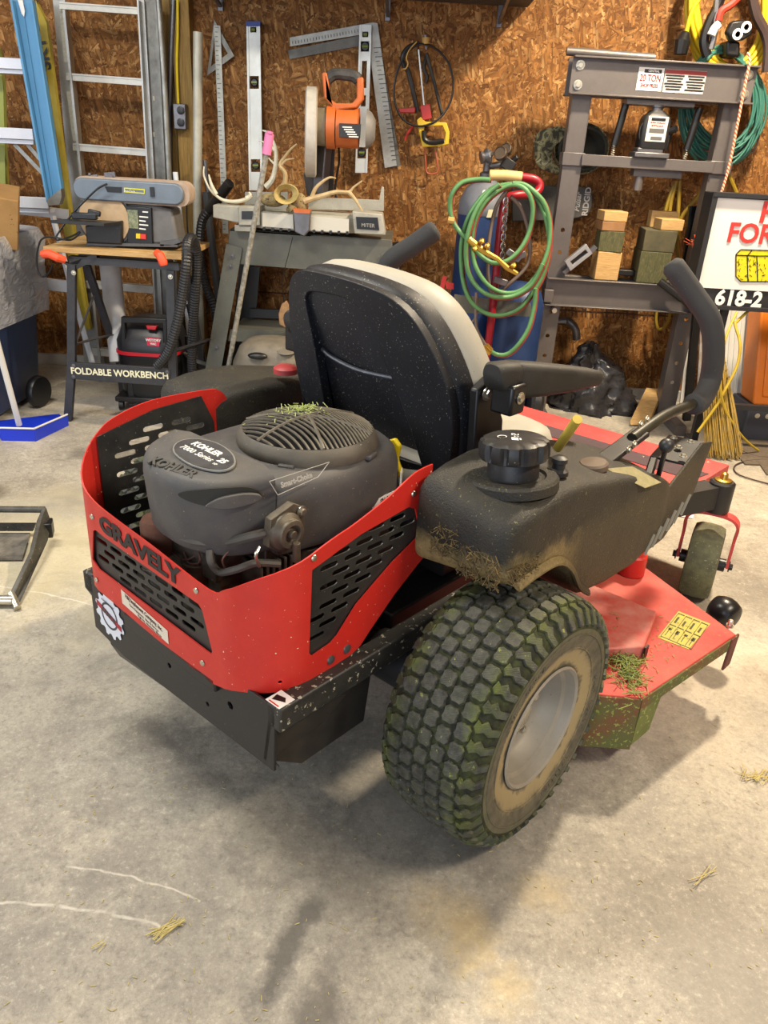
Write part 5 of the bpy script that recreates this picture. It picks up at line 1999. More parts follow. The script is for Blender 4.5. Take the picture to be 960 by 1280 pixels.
# --- black hoses behind
def corr(name, label, pts, Y, r, m, rib=.010, amp=.14):
    q = [P(p[0], p[1], p[2] if len(p) > 2 else Y) for p in pts]
    q = sm(q, 8)
    L = sum((q[i + 1] - q[i]).length for i in range(len(q) - 1))
    n = int(L / rib)
    out, acc_, i = [], 0, 0
    res = []
    step = L / n
    d = 0
    seg_i = 0
    pos = q[0]
    for k in range(n + 1):
        target = k * step
        while seg_i < len(q) - 2 and acc_ + (q[seg_i + 1] - q[seg_i]).length < target:
            acc_ += (q[seg_i + 1] - q[seg_i]).length
            seg_i += 1
        l_ = (q[seg_i + 1] - q[seg_i]).length
        res.append(q[seg_i].lerp(q[seg_i + 1], min(1, (target - acc_) / l_)))
    b = B().tube(res, [r * (1 + (amp if k % 2 else -amp)) for k in range(len(res))], 10)
    return b


t = thing('vacuum_hose', 'black ribbed vacuum hose hanging beside the thick whitish pipe', 'hose', P(275, 455, 3.95))
build('hose', corr('', '', [(262, 262), (253, 275), (250, 300), (251, 330), (259, 360), (268, 385), (273, 420), (276, 458)], 3.90, .022, BLK, .007, .06), mt('ribbed_black', '1E1E20', .45), t, smooth=0)
b = B().cyl(P(287, 229, 3.80), P(262, 262, 3.90), .023, .026)
build('nozzle_tube', b, BLK, t)
b = B()
pt(b, [(258, 240), (262, 280), (268, 330), (274, 380), (277, 450)], 4.08, .020, 10)
single('dark_pipe', 'straight dark pipe leaning behind the ribbed vacuum hose', 'pipe', b, mt('dark_grey_pipe', '3A3C3E', .5))

# --- push mower under the saw stand
t = thing('push_mower', 'dusty grey push mower engine parked under the saw stand', 'mower', G(340, 520))
b = B()
rings = []
for (x0, x1, y, sc) in ((288, 384, 470, 1), (288, 384, 455, 1), (296, 378, 436, .9), (306, 366, 430, .72), (322, 352, 428, .4)):
    a, c = P(x0, y, 3.45), P(x1, y + (x1 - x0) * .06, 3.45)
    mid = (a + c) / 2
    rings.append(ring(mid + Vector((0, .10, 0)), X_, Y_, (c - a).x, .27 * sc + .02, .10 * sc + .01, 5))
b.loft(rings)
sh_ = build('engine_cover', b, mt('dusty_grey_cover', '5A554C', .6, 0, '7A7264', 16, .5, '9A9078', 160, .7), t, smooth=60)
b = B()
b.ball(P(322, 445, 3.40), (.045, .02, .016), 14, 8)
build('cover_recess', b, BLKN, sh_)
b = B().lathe([(.05, 0), (.055, .006), (.05, .012), (.02, .016)], P(358, 440, 3.46) + Vector((0, 0, .01)), (0, -.3, 1), 20)
build('filler_cap', b, mt('dusty_grey_cover', ''), sh_)
build('warning_label', pp(B(), [(369, 452), (374, 450), (379, 458), (373, 462)], 3.42, .004), mt('label_cream', 'C8B48A', .5), sh_)
c0 = G(340, 520)
b = B()
b.box((P(340, 470, 3.45).x, 3.6, .17), (.46, .5, .06)).box((P(340, 470, 3.45).x, 3.56, .23), (.30, .26, .08))
build('deck', b, BLK2, t, bevel=.02)
for sx in (-.24, .24):
    for sy in (3.38, 3.82):
        b = B().lathe([(.09, -.02), (.10, -.012), (.10, .012), (.09, .02)], (P(340, 470, 3.45).x + sx, sy, .10), (1, 0, 0), 24)
        build('wheel', b, BLK, t)
b = B()
pt(b, [(352, 484, 3.42), (365, 478, 3.42), (380, 486, 3.42), (372, 496, 3.42), (358, 494, 3.42)], 3.42, .006, 6, 4, True)
build('pull_cord_guide', b, BRASS, t)
build('starter_cap', B().lathe([(.05, 0), (.05, .03), (.03, .04)], P(366, 490, 3.44), (0, 0, 1), 20), STEEL, t)
# --- foldable workbench with the belt and disc sander
BY = 3.33
t = thing('folding_workbench', 'black folding workbench with a thin wooden top under the bench sander', 'workbench', G(85, 525))
LB = mt('black_bench_frame', '26262A', .5, 0, '3A3A3E', 30, .4, '9A948A', 160, .72)
zt = P(60, 308, BY).z
tl_, tr_ = P(53, 304, BY), P(230, 320, BY)
for dy, nm in ((0, 'top_board'), (.24, 'top_board')):
    b = B()
    b.box(((tl_.x + tr_.x) / 2, BY + .11 + dy, zt - .012), ((tr_.x - tl_.x), .22, .022))
    build('top_board', b, WOOD, t, bevel=.002)
b = B()
b.bar(P(100, 322, BY + .38), P(215, 330, BY + .38), .04, .03)
build('rear_rail', b, LB, t)
b = B()
pp(b, [(85, 330), (121, 316), (120, 328), (110, 330), (92, 338), (78, 328), (82, 318)][:6], BY + .02, .04)
b.bar(P(88, 324, BY + .04), P(225, 333, BY + .04), .04, .03)
build('top_frame', b, LB, t)
b = B()
f0 = G(85, 526)
f0.y = BY
b.bar(P(90, 330, BY + .02), P(90, 455, BY + .01), .034, .026, (0, 1, 0))
b.bar(P(90, 455, BY + .01), Vector((f0.x, BY, 0)), .034, .026, (0, 1, 0))
build('leg', b, LB, t)
b = B()
b.bar(P(213, 338, BY + .02), P(216, 458, BY + .01), .034, .026, (0, 1, 0))
b.bar(P(216, 458, BY + .01), Vector((P(219, 525, BY).x, BY, 0)), .034, .026, (0, 1, 0))
build('leg', b, LB, t)
b = B()
b.bar(P(108, 330, BY + .1), P(150, 455, BY + .38), .03, .022, (0, 1, 0))
b.bar(P(150, 455, BY + .38), Vector((P(156, 515, BY + .42).x, BY + .42, 0)), .03, .022, (0, 1, 0))
build('leg', b, LB, t)
b = B()
b.bar(P(232, 335, BY + .1), P(252, 450, BY + .38), .03, .022, (0, 1, 0))
b.bar(P(252, 450, BY + .38), Vector((P(256, 505, BY + .42).x, BY + .42, 0)), .03, .022, (0, 1, 0))
build('leg', b, LB, t)
b = B()
b.tube([P(94, 430, BY + .02), P(122, 358, BY + .2)], .006, 6)
b.bar(P(94, 430, BY + .02), P(140, 418, BY + .28), .02, .005)
build('folding_strut', b, STEEL, t)
b = B()
b.tube([P(214, 440, BY + .02), P(256, 428, BY + .28)], .008, 6)
b.bar(P(218, 438, BY + .02), P(262, 424, BY + .28), .022, .005)
build('folding_strut', b, LB, t)
b = B()
pp(b, [(88, 453), (213, 461), (212, 483), (89, 474)], BY - .01, .02)
pn = build('front_panel', b, LB, t, bevel=.002)
a_, c_ = P(96, 464, BY - .012), P(203, 470, BY - .012)
b = text_b('FOLDABLE WORKBENCH', .041, (a_ + c_) / 2, c_ - a_, Z_, depth=.001, bold=.0011, wscale=.93)
build('lettering', b, mt('cream_letters', 'E8E2C0', .5), pn)
for a, k in (((52, 318), 0), ((193, 316), 1)):
    b = B()
    if k == 0:
        q = [P(53, 318, BY - .03), P(61, 317, BY - .04), P(72, 322, BY - .04), P(81, 325, BY - .02)]
    else:
        q = [P(196, 316, BY - .03), P(200, 319, BY - .05), P(204, 328, BY - .06), P(205, 332, BY - .06)]
    b.tube(q, [.017, .019, .019, .016], 8)
    build('clamp_handle', b, ORG2, t, bevel=.003)
b = B()
for x, y in ((88, 455), (90, 474), (213, 468)):
    pass
each('rivet', [bolt(P(x, y, BY - .012), (0, -1, 0), .006, .003) for x, y in ((92, 457), (92, 471), (209, 465))], STEEL, pn)
each('rivet', [bolt(P(x, y, BY + .005), (0, -1, 0), .007, .004) for x, y in ((92, 341), (213, 346))], ZINC, t)

# sander
SG = mt('blue_grey_casting', '6F7A86', .45, .2, '5C6670', 14, .4)
DG = mt('dark_grey_casting', '57585A', .5, .1, '48484A', 16, .4)
SY = BY + .08
t = thing('belt_disc_sander', 'grey bench belt and disc sander standing on the folding workbench', 'sander', P(150, 306, SY))
b = B()
for i, q in enumerate((0,)):
    a, c = P(102, 236, SY), P(218, 243, SY)
    ax_ = (c - a).normalized()
    up_ = Y_.cross(ax_) * -1
    if up_.z < 0:
        up_ = -up_
    hh = .042
    pts = []
    for k in range(9):
        an = PI / 2 + PI * k / 8
        pts.append(a + ax_ * math.cos(an) * hh * .9 + up_ * math.sin(an) * hh)
    for k in range(9):
        an = -PI / 2 + PI * k / 8
        pts.append(c + ax_ * math.cos(an) * hh * .9 + up_ * math.sin(an) * hh)
    b.ext(pts, (0, .02, 0))
    arm_ = build('belt_arm', b, SG, t, bevel=.006)
    b = B()
    ce = (a + c) / 2
    big = [ce + (p - ce) * 1.0 + Vector((0, .02, 0)) + ax_ * (.02 if (p - ce).dot(ax_) > 0 else 0) + up_ * .006 * (1 if (p - ce).dot(up_) > 0 else -1) for p in pts]
    b.ext(big, (0, .10, 0))
    build('sanding_belt', b, mt('worn_sanding_belt', 'B8A490', .85, 0, '9A8474', 20, .5), t)
build('arm_recess', pp(B(), [(131, 233), (152, 234), (152, 241), (134, 240)], SY - .003, .006), BLKN, arm_)
g = sheet([(155, -234.5), (181, -236.5), (181, -242.5), (155, -240.5)], [[(156.2, -236), (179.8, -238), (179.8, -241.2), (156.2, -239.2)]], lambda s_, t_, d: P(s_, -t_, SY - .003) + Vector((0, d, 0)), .002, 50)
build('name_frame', g, mt('yellow_print', 'C8C420', .5), arm_)
build('lettering', text_b('Pro-Tech', .012, P(162, 239, SY - .004), X_, Z_, depth=.0005), WHT, arm_)
build('switch', pp(B(), [(187, 234), (192, 234), (193, 246), (188, 246)], SY - .008, .01), BLKN, arm_)
b = B()
b.bar(P(112, 228, SY + .05), P(112, 216, SY + .05), .008, .008).bar(P(103, 222, SY + .05), P(122, 219, SY + .05), .008, .008).bar(P(140, 228, SY + .05), P(140, 219, SY + .05), .02, .01).bar(P(131, 219, SY + .05), P(144, 218, SY + .05), .01, .02)
build('tension_lever', b, STEEL, t)
b = B()
dc = P(131, 274, SY + .02)
b.lathe([(.115, 0), (.115, .05), (.10, .06)], dc, (0, 1, 0), 36)
build('disc_housing', b, DG, t)
build('sanding_disc', B().lathe([(.105, 0), (.105, .004)], dc + Vector((0, -.003, 0)), (0, -1, 0), 40), mt('tan_sanding_disc', 'C0A684', .9, 0, 'A68C6C', 20, .5), t)
b = B()
pp(b, [(106, 282), (152, 276), (152, 306), (108, 304)], SY - .01, .05)
build('dust_shroud', b, BLK, t, bevel=.006)
b = B()
z0_ = P(100, 277, SY).z
b.ext([Vector((P(66, 277, SY - .10).x, SY - .12, z0_)), Vector((P(130, 280, SY - .12).x, SY - .12, z0_)), Vector((P(152, 273, SY - .01).x, SY - .01, z0_)), Vector((P(92, 270, SY - .01).x, SY - .01, z0_))], (0, 0, .012))
build('work_table', b, BLK2, t, bevel=.001)
b = B()
b.box(P(106, 270, SY - .06), (.10, .03, .025), (0, 0, .1)).box(P(118, 266, SY - .06), (.05, .02, .02), (0, .2, .1))
build('mitre_gauge', b, BLKN, t, bevel=.004)
b = B()
pp(b, [(140, 254), (192, 256), (215, 262), (222, 298), (222, 305), (155, 306), (152, 262)], SY + .03, .14)
build('motor_housing', b, mt('grey_motor_casting', '6A6866', .5, 0, '585654', 18, .4), t, bevel=.012)
b = B()
pp(b, [(156, 257), (189, 260), (191, 307), (159, 306)], SY + .015, .015)
cp = build('control_plate', b, BLKN, t, bevel=.003)
build('info_label', pp(B(), [(159, 262), (172, 263), (173, 286), (161, 285)], SY + .012, .004), mt('pale_green_label', '9AA078', .5, 0, '5E6450', 120, .7), cp)
b = B()
for k in range(4):
    pp(b, [(174, 270 + k * 5), (185 - k % 2 * 3, 271 + k * 5), (185 - k % 2 * 3, 272.5 + k * 5), (174, 271.5 + k * 5)], SY + .012, .003)
pp(b, [(178, 264), (185, 264.5), (185, 266), (178, 265.5)], SY + .012, .003)
build('printed_lines', b, WHT, cp, kind='stuff')
build('power_switch', pp(B(), [(170, 292), (182, 293), (182, 299), (170, 298)], SY + .008, .01), mt('red_switch', 'D03020', .4), cp)
build('switch_half', pp(B(), [(170, 292), (175, 292.4), (175, 298.4), (170, 298)], SY + .006, .01), YEL, cp)
b = B()
pp(b, [(200, 302), (223, 299), (226, 303), (210, 308), (200, 308)], SY + .0, .10)
pp(b, [(108, 303), (222, 306), (222, 309), (108, 307)], SY, .2)
build('base_plate', b, DG, t)
b = B()
pt(b, [(134, 230), (122, 236), (105, 252), (90, 268), (75, 288), (70, 300), (88, 296), (100, 290), (88, 300), (64, 296), (50, 302), (46, 330), (52, 346), (62, 340), (66, 330)], SY - .04, .004)
single('power_cord', 'black power cord trailing from the bench sander over the bench end', 'cord', b, BLKN)

# paper tube and workshop vacuum under the bench
b = B()
a_, c_ = P(137, 326, 3.75), P(150, 452, 3.62)
b.cyl(a_, c_, .048, seg=24)
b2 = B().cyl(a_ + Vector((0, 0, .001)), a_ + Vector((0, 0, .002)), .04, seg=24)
t = thing('paper_tube', 'long white rolled tube standing under the folding workbench', 'tube', P(150, 452, 3.65))
build('tube', b, mt('white_roll', 'CFD0D4', .6, 0, 'BCBAB4', 14, .4, '8A867C', 120, .7), t, smooth=50)
build('opening_shade', b2, mt('tube_shadow', '8A8A8C', .8), t)  # grey disc paints the shade inside the tube mouth
VY = 3.55
t = thing('workshop_vacuum', 'black and red workshop vacuum under the folding workbench', 'vacuum', Vector((P(180, 500, VY).x, VY, 0)))
cx_ = P(182, 440, VY)
b = B()
b.loft([ring((cx_.x, VY + .12, z_), X_, Y_, w_, .30, .08, 4) for z_, w_ in ((.07, .24), (.09, .27), (.22, .29), (.27, .29))])
build('tank', b, BLKN, t, smooth=50)
b = B()
b.loft([ring((cx_.x, VY + .12, z_), X_, Y_, w_, .31, .08, 4) for z_, w_ in ((.27, .30), (.285, .30))])
build('red_band', b, mt('vac_red', 'B81C28', .4), t, smooth=50)
b = B()
b.loft([ring((cx_.x, VY + .12 + o_, z_), X_, Y_, w_, d_, .08, 4) for z_, w_, d_, o_ in ((.285, .29, .30, 0), (.33, .29, .30, 0), (.38, .26, .26, .01), (.41, .22, .22, .02))])
hd = build('motor_head', b, mt('vac_black', '222226', .4), t, smooth=50)
build('latch', pp(B(), [(182, 407), (196, 408), (194, 413), (184, 412)], VY - .02, .03), mt('vac_red', ''), hd, bevel=.003)
lb_ = build('label', pp(B(), [(183, 422), (200, 423), (199, 433), (184, 432)], VY - .035, .006), mt('vac_label', 'C82C48', .4), hd)
b = text_b('WET/DRY', .016, P(191.5, 425.5, VY - .037), X_, Z_, depth=.0005, bold=.0005)
b.add(*(lambda t_: (t_.v, t_.f))(text_b('VAC', .014, P(191.5, 430, VY - .037), X_, Z_, depth=.0005, bold=.0005)))
build('lettering', b, WHT, lb_)
b = B()
pp(b, [(151, 396), (208, 399), (208, 405), (156, 404), (158, 440), (151, 440)], VY - .02, .03)
pp(b, [(203, 399), (208, 399), (210, 450), (204, 450)], VY - .02, .03)
build('carry_frame', b, BLKN, t, bevel=.004)
b = B()
b.box((cx_.x, VY + .12, .06), (.30, .34, .025))
pp(b, [(158, 478), (165, 478), (170, 505), (160, 505)], VY - .03, .03)
build('dolly', b, BLKN, t, bevel=.006)
for sx in (-.13, .13):
    for sy in (0, .26):
        cc_ = Vector((cx_.x + sx, VY - .02 + sy, .028))
        build('caster_wheel', B().lathe([(.02, -.012), (.028, -.01), (.028, .01), (.02, .012)], cc_, (1, .2, 0), 18), BLK, t)
t = thing('vacuum_hose', 'thick black ribbed hose looped over the right end of the workbench', 'hose', P(200, 455, 3.3))
build('hose', corr('', '', [(196, 458, 3.30), (210, 440, 3.28), (220, 410, 3.27), (228, 370, 3.27), (233, 330, 3.26), (234, 306, 3.30), (240, 298, 3.40), (246, 320, 3.46), (244, 370, 3.48), (240, 430, 3.52), (240, 470, 3.55)], 3.3, .021, BLK, .006, .06), mt('ribbed_black', ''), t, smooth=0)
b = B()
pt(b, [(225, 440, 3.7), (244, 452, 3.7), (262, 458, 3.7)], 3.7, .02, 6)
pt(b, [(235, 380, 3.74), (246, 420, 3.74), (262, 470, 3.74)], 3.74, .014, 6)
pt(b, [(233, 420, 3.72), (232, 470, 3.72), (236, 500, 3.72)], 3.72, .014, 6)
single('folded_tripod', 'folded black tripod legs leaning behind the right end of the workbench', 'tripod', b, BLKN)

# --- dustbin, cardboard, dustpan, at the left edge
cb = Vector((-2.05, 3.43, 0))
t = thing('wheeled_bin', 'dark blue wheeled bin with a clear liner at the left edge', 'bin', cb)
BL = mt('navy_bin_plastic', '1F2C48', .45, 0, '2A3856', 8, .4, '6E7890', 200, .74)
b = B()
b.loft([ring(cb + Vector((0, 0, z_)), X_, Y_, w_, w_ * 1.05, .12, 6) for z_, w_ in ((.03, .60), (.05, .62), (.40, .67), (.66, .70), (.68, .74), (.75, .745), (.76, .74))])
bn = build('body', b, BL, t, smooth=50)
b = B()
c_ = Vector((-1.66, 3.44, .085))
c_ = G(54, 510) + Vector((0, .02, .075))
b.lathe([(.03, -.02), (.07, -.018), (.075, -.01), (.075, .01), (.07, .018), (.03, .02)], c_ + Vector((-.02, 0, 0)), (1, -.25, 0), 28)
build('wheel', b, BLKN, t)
LN = N('clear_liner')
LN.b.inputs['Base Color'].default_value = srgb('D2D6DE')
LN.b.inputs['Roughness'].default_value = .3
LN.b.inputs['Alpha'].default_value = .46
LN.bump(LN.noise(LN.co((1, 1, 2)), 14, 4, .6, 1.0), .8, .03)
LN = LN.m
b = B()
rings = []
NL = 64
for j, (z_, w_) in enumerate(((.77, .70), (.785, .755), (.74, .78), (.62, .76), (.50, .75), (.42, .74))):
    r_ = ring(cb + Vector((0, 0, z_)), X_, Y_, w_, w_ * 1.05, .13, 15)
    rr_ = []
    for i, p in enumerate(r_):
        d = (p - cb)
        d.z = 0
        k = noise.noise(Vector((p.x * 7, p.y * 7, z_ * 6)))
        k2 = noise.noise(Vector((p.x * 3, p.y * 3, 5)))
        hang = j / 5
        rr_.append(p + d.normalized() * (.012 + .03 * abs(k)) * hang + Vector((0, 0, (.16 * k2) * (1 if j == 5 else (.5 if j == 4 else 0)))))
    rings.append(rr_)
b.loft(rings, cap=False)
build('bin_liner', b, LN, t, smooth=60)
b = B()
b.box(P(-3, 276, 3.35) + Vector((-.12, .1, .02)), (.30, .22, .21), (.2, .15, .4))
single('cardboard_box', 'torn brown cardboard box sticking out of the blue bin', 'box', b, mt('cardboard', 'A07C4A', .85, 0, '86643A', 10, .4, '5A4426', 60, .68), bevel=.004)
b = B()
c0, c1 = G(10, 545), G(88, 528)
t = thing('dustpan', 'bright blue upright dustpan with a white handle in front of the bin', 'dustpan', (c0 + c1) / 2)
PB = mt('bright_blue_plastic', '1C3AD0', .35, 0, '1630B8', 8, .3)
back0, back1 = G(-8, 528), G(80, 516)
b = B()
wl, wr = G(2, 551), G(86, 532)
bl, br = G(-12, 528), G(74, 518)
b.ext([bl, wl, wr, br], (0, 0, .004))
mid = G(45, 552)
b = B()
b.ext([bl, wl, mid + Vector((0, .01, 0)), wr, br], (0, 0, .004))
b.ext([wl, mid, mid + Vector((0, 0, .055)), wl + Vector((0, 0, .055))], (.002, .004, 0))
b.ext([mid, wr, wr + Vector((0, 0, .05)), mid + Vector((0, 0, .055))], (-.002, .004, 0))
build('pan', b, PB, t, bevel=.002)
b = B()
e0 = (wl + mid) / 2
b.cyl(P(24, 531, 3.16), P(-30, 330, 2.99), .0125)
build('handle', b, mt('white_handle', 'D8D6D0', .5), t)
b = B()
b.cyl(wl + Vector((0, 0, .058)), mid + Vector((0, 0, .058)), .004).cyl(mid + Vector((0, 0, .058)), wr + Vector((0, 0, .053)), .004)
build('rim', b, mt('white_handle', ''), t)

# --- metal ramp or hitch piece and wheel at the left edge
t = thing('steel_hitch_frame', 'flat black steel frame lying on the floor at the left edge', 'frame', G(20, 700))
HB = mt('scuffed_flat_black', '2A2A28', .5, .2, '4E4C46', 40, .7, '8A8270', 120, .66)
b = B()
b.tube([G(-80, 636, .10), G(56, 637, .10)], .011, 10)
build('cross_bar', b, HB, t)
b = B()
q = [G(58, 634, .12), G(64, 652, .075), G(60, 676, .04), G(26, 752, .01), G(17, 757, .005), G(18, 741, .03), G(42, 690, .07), G(52, 650, .10)]
b.ext(q, (-.012, -.004, 0))
build('side_plate', b, HB, t, bevel=.002)
b = B()
b.ext([G(-80, 655, .05), G(44, 655, .05), G(41, 664, .02), G(-80, 664, .02)], (0, .01, 0))
build('front_plate', b, HB, t)
b = B().ext([G(-80, 668, .006), G(38, 668, .006), G(28, 700, .006), G(-80, 700, .006)], (0, 0, .006))
build('base_plate', b, mt('rusty_plate', '34332F', .5, .2, '7A746A', 25, .8), t)
b = B()
b.box(G(60, 660, .06), (.03, .05, .05), (0, 0, .3))
build('lug', b, BLKN, t, bevel=.004)
b = B().cyl(G(-60, 750, .02), G(16, 750, .02), .014).cyl(G(14, 742, .03), G(22, 760, .01), .010)
build('pin', b, ZINC, t)
wc_ = G(-36, 618) + Vector((0, 0, .11))
b = B().lathe([(.05, -.04), (.10, -.045), (.112, -.03), (.115, 0), (.112, .03), (.10, .045), (.05, .04)], wc_, (.25, 1, 0), 30)
single('tyre', 'edge of a black rubber tyre at the left edge of the floor', 'tyre', b, BLK, smooth=50)
# --- shop press
PG = mt('grey_hammertone_steel', '6A6462', .42, .35, '585351', 12, .4, '8E8680', 200, .74)
PGD = mt('dark_press_steel', '3A3634', .45, .3, '4A4644', 12, .4)
PY = 3.88
t = thing('shop_press', 'grey steel shop press frame standing at the wall behind the mower', 'press', (1.10, 3.9, 0))
XL, XR = .765, 1.435
for x, sgn in ((XL, 1), (XR, -1)):
    b = B()
    hs = [circle(0.0, z_, .010, 12) for z_ in (.20, .30, .40, .52, .64, .80, .90)]
    g = sheet([(-.042, 0), (.042, 0), (.042, 1.60), (-.042, 1.60)], hs, lambda s_, t_, d: (x + s_, PY - .0 + d, t_), .005, .3)
    b.add(g.v, g.f)
    b.box((x - sgn * .040, PY + .035, .80), (.005, .07, 1.60)).box((x + sgn * .040, PY + .035, .80), (.005, .07, 1.60))
    lg = build('leg', b, PG, t, smooth=20)
    b = B().box((x, PY + .03, 1.205), (.10, .085, .055))
    build('sleeve', b, PG, lg, bevel=.003)
    b = B().bar((x, PY - .25, .025), (x, PY + .30, .025), .05, .05)
    build('foot', b, PG, t)
for yy, nm in ((PY - .012, 'head_beam'), (PY + .085, 'head_beam')):
    b = B()
    b.box((1.10, yy, 1.535), (.80, .006, .145))
    s_ = -1 if yy < PY else 1
    b.box((1.10, yy + s_ * .018, 1.605), (.80, .04, .008)).box((1.10, yy + s_ * .018, 1.465), (.80, .04, .008))
    hb = build('head_beam', b, PG, t, bevel=.002)
    if yy < PY:
        for bx_ in (.735, 1.465):
            for bz_ in (1.50, 1.575):
                build('bolt', bolt(Vector((bx_, yy - .003, bz_)), (0, -1, 0), .013, .012), ZINC, hb)
        b = B().box((1.045, yy - .004, 1.537), (.11, .002, .088))
        l1 = build('label', b, WHT, hb)
        b = text_b('20 TON', .037, (1.045, yy - .0055, 1.540), X_, Z_, depth=.001, bold=.0010, wscale=.72)
        b.add(*(lambda t_: (t_.v, t_.f))(text_b('SHOP PRESS', .020, (1.045, yy - .0055, 1.512), X_, Z_, depth=.001, bold=.0007, wscale=.72)))
        build('lettering', b, mt('dark_red_print', '7A1E20', .5), l1)
        b = B().box((1.052, yy - .0055, 1.568), (.075, .001, .014))
        b2_ = build('logo_bar', b, BLKN, l1)
        build('lettering', text_b('CENTRAL', .011, (1.055, yy - .0065, 1.568), X_, Z_, depth=.0006, bold=.0003), WHT, l1)
        b = B().box((1.195, yy - .004, 1.535), (.178, .002, .088))
        l2 = build('label', b, mt('grey_label', 'B4AEAA', .5), hb)
        build('label_stripe', B().box((1.195, yy - .0055, 1.570), (.178, .001, .016)), mt('stripe_red', '8E2C2C', .5), l2)
        b = B()
        for r_ in range(6):
            for c_ in range(2):
                b.box((1.150 + c_ * .092, yy - .0058, 1.556 - r_ * .0105), (.082 - .01 * ((r_ + c_) % 3), .001, .0062))
        build('printed_lines', b, BLKN, l2, kind='stuff')
b = B().cyl((.675, PY + .03, 1.628), (1.06, PY + .03, 1.622), .017, seg=14)
build('handle_bar', b, PG, t)
b = B()
b.box((1.10, PY + .0, 1.205), (.60, .05, .048))
build('lower_crossbar', b, PG, t, bevel=.003)
b = B()
b.box((1.11, PY + .03, 1.448), (.30, .10, .022))
build('jack_plate', b, PG, t, bevel=.002)
b = B().cyl((1.085, PY + .02, 1.18), (1.085, PY + .02, 1.09), .020, seg=16)
b.box((1.16, PY + .03, 1.165), (.22, .06, .03))
build('ram', b, PG, t)
for x in (.955, 1.285):
    b = B().tube([(x + .012, PY + .02, 1.44), (x - .01, PY + .02, 1.27)], .016, 12)
    sp_ = build('spring_sleeve', b, BLKN, t)
    q = []
    for k in range(60):
        a = k * .8
        q.append((x - .01 + .008 * math.cos(a), PY + .02 + .008 * math.sin(a), 1.275 - k * .0011))
    build('spring_end', B().tube(q, .002, 5), ZINC, sp_)
for yy in (PY - .012, PY + .085):
    b = B()
    b.box((1.10, yy, .62), (.76, .006, .125))
    s_ = -1 if yy < PY else 1
    b.box((1.10, yy + s_ * .018, .682), (.76, .04, .006)).box((1.10, yy + s_ * .018, .558), (.76, .04, .006))
    build('bed_beam', b, PG, t, bevel=.002)
build('sleeve', B().box((XL - .03, PY - .02, .60), (.045, .05, .06)), PG, t, bevel=.003)
build('bed_pin', B().cyl((XL + .005, PY - .06, .535), (XL + .005, PY + .15, .535), .012), ZINC, t)
b = B().cyl((1.25, PY - .05, .70), (1.44, PY - .10, .585), .018)
build('crank_handle', b, BLKN, t)
# bottle jack
JX = 1.105
t = thing('bottle_jack', 'black bottle jack with a white label standing on the crossbar of the press', 'jack', (JX, PY, 1.229))
b = B()
b.box((JX, PY - .0, 1.240), (.155, .10, .022))
b.box((JX - .01, PY - .0, 1.258), (.115, .085, .02))
build('base', b, STEEL, t, bevel=.004)
b = B()
b.loft([ring((JX, PY, z_), X_, Y_, w_, w_ * .70, .02, 4) for z_, w_ in ((1.265, .125), (1.27, .130), (1.375, .127), (1.395, .115), (1.41, .08), (1.42, .06))])
bd = build('body', b, BLK, t, smooth=40)
b = B().lathe([(.024, 0), (.024, .012), (.030, .014), (.030, .022)], (JX, PY, 1.418), Z_, 20)
build('saddle', b, STEEL, t)
b = B().box((JX, PY - .0465, 1.345), (.088, .002, .10))
lb_ = build('label', b, mt('jack_label', 'C2BEBA', .5), bd)
b = B().box((JX, PY - .048, 1.383), (.062, .001, .012))
build('logo_bar', b, BLKN, lb_)
b = text_b('20 TON HYDRAULIC', .0085, (JX, PY - .048, 1.369), X_, Z_, depth=.0006, bold=.0003, wscale=.85)
b.add(*(lambda t_: (t_.v, t_.f))(text_b('BOTTLE JACK', .010, (JX, PY - .048, 1.357), X_, Z_, depth=.0006, bold=.0003, wscale=.85)))
build('lettering', b, mt('dark_red_print', ''), lb_)
b = B().box((JX, PY - .048, 1.338), (.066, .001, .018)).box((JX + .004, PY - .048, 1.308), (.05, .001, .014))
build('photo_print', b, mt('grey_print', '5A5856', .5), lb_)
b = B().cyl((JX + .062, PY - .02, 1.262), (JX + .068, PY - .02, 1.33), .011)
b.cyl((JX + .055, PY - .02, 1.335), (JX + .085, PY - .05, 1.352), .014)
build('pump_lever', b, BLKN, t)
b = B()
b.tube(sm([(JX - .05, PY - .03, 1.38), (JX - .068, PY - .03, 1.35), (JX - .066, PY - .03, 1.31), (JX - .05, PY - .03, 1.29)], 4), .004, 6)
build('side_link', b, BLKN, t)
# wood blocks on the bed
ZB = .686


def block(lab, px0, px1, yt, yb, dep, Y, m, rz=0.0, group=None, z0=None):
    a, c = P(px0, yb, Y), P(px1, yb, Y)
    zt_ = P((px0 + px1) / 2, yt, Y).z
    zb_ = z0
    b = B().box(((a.x + c.x) / 2, Y + dep / 2, (zt_ + zb_) / 2), (abs(c.x - a.x), dep, zt_ - zb_ - .001), (0, 0, rz))
    single('wood_block', lab, 'wood block', b, m, group or 'wood blocks on the press bed', bevel=.003)
    return zt_


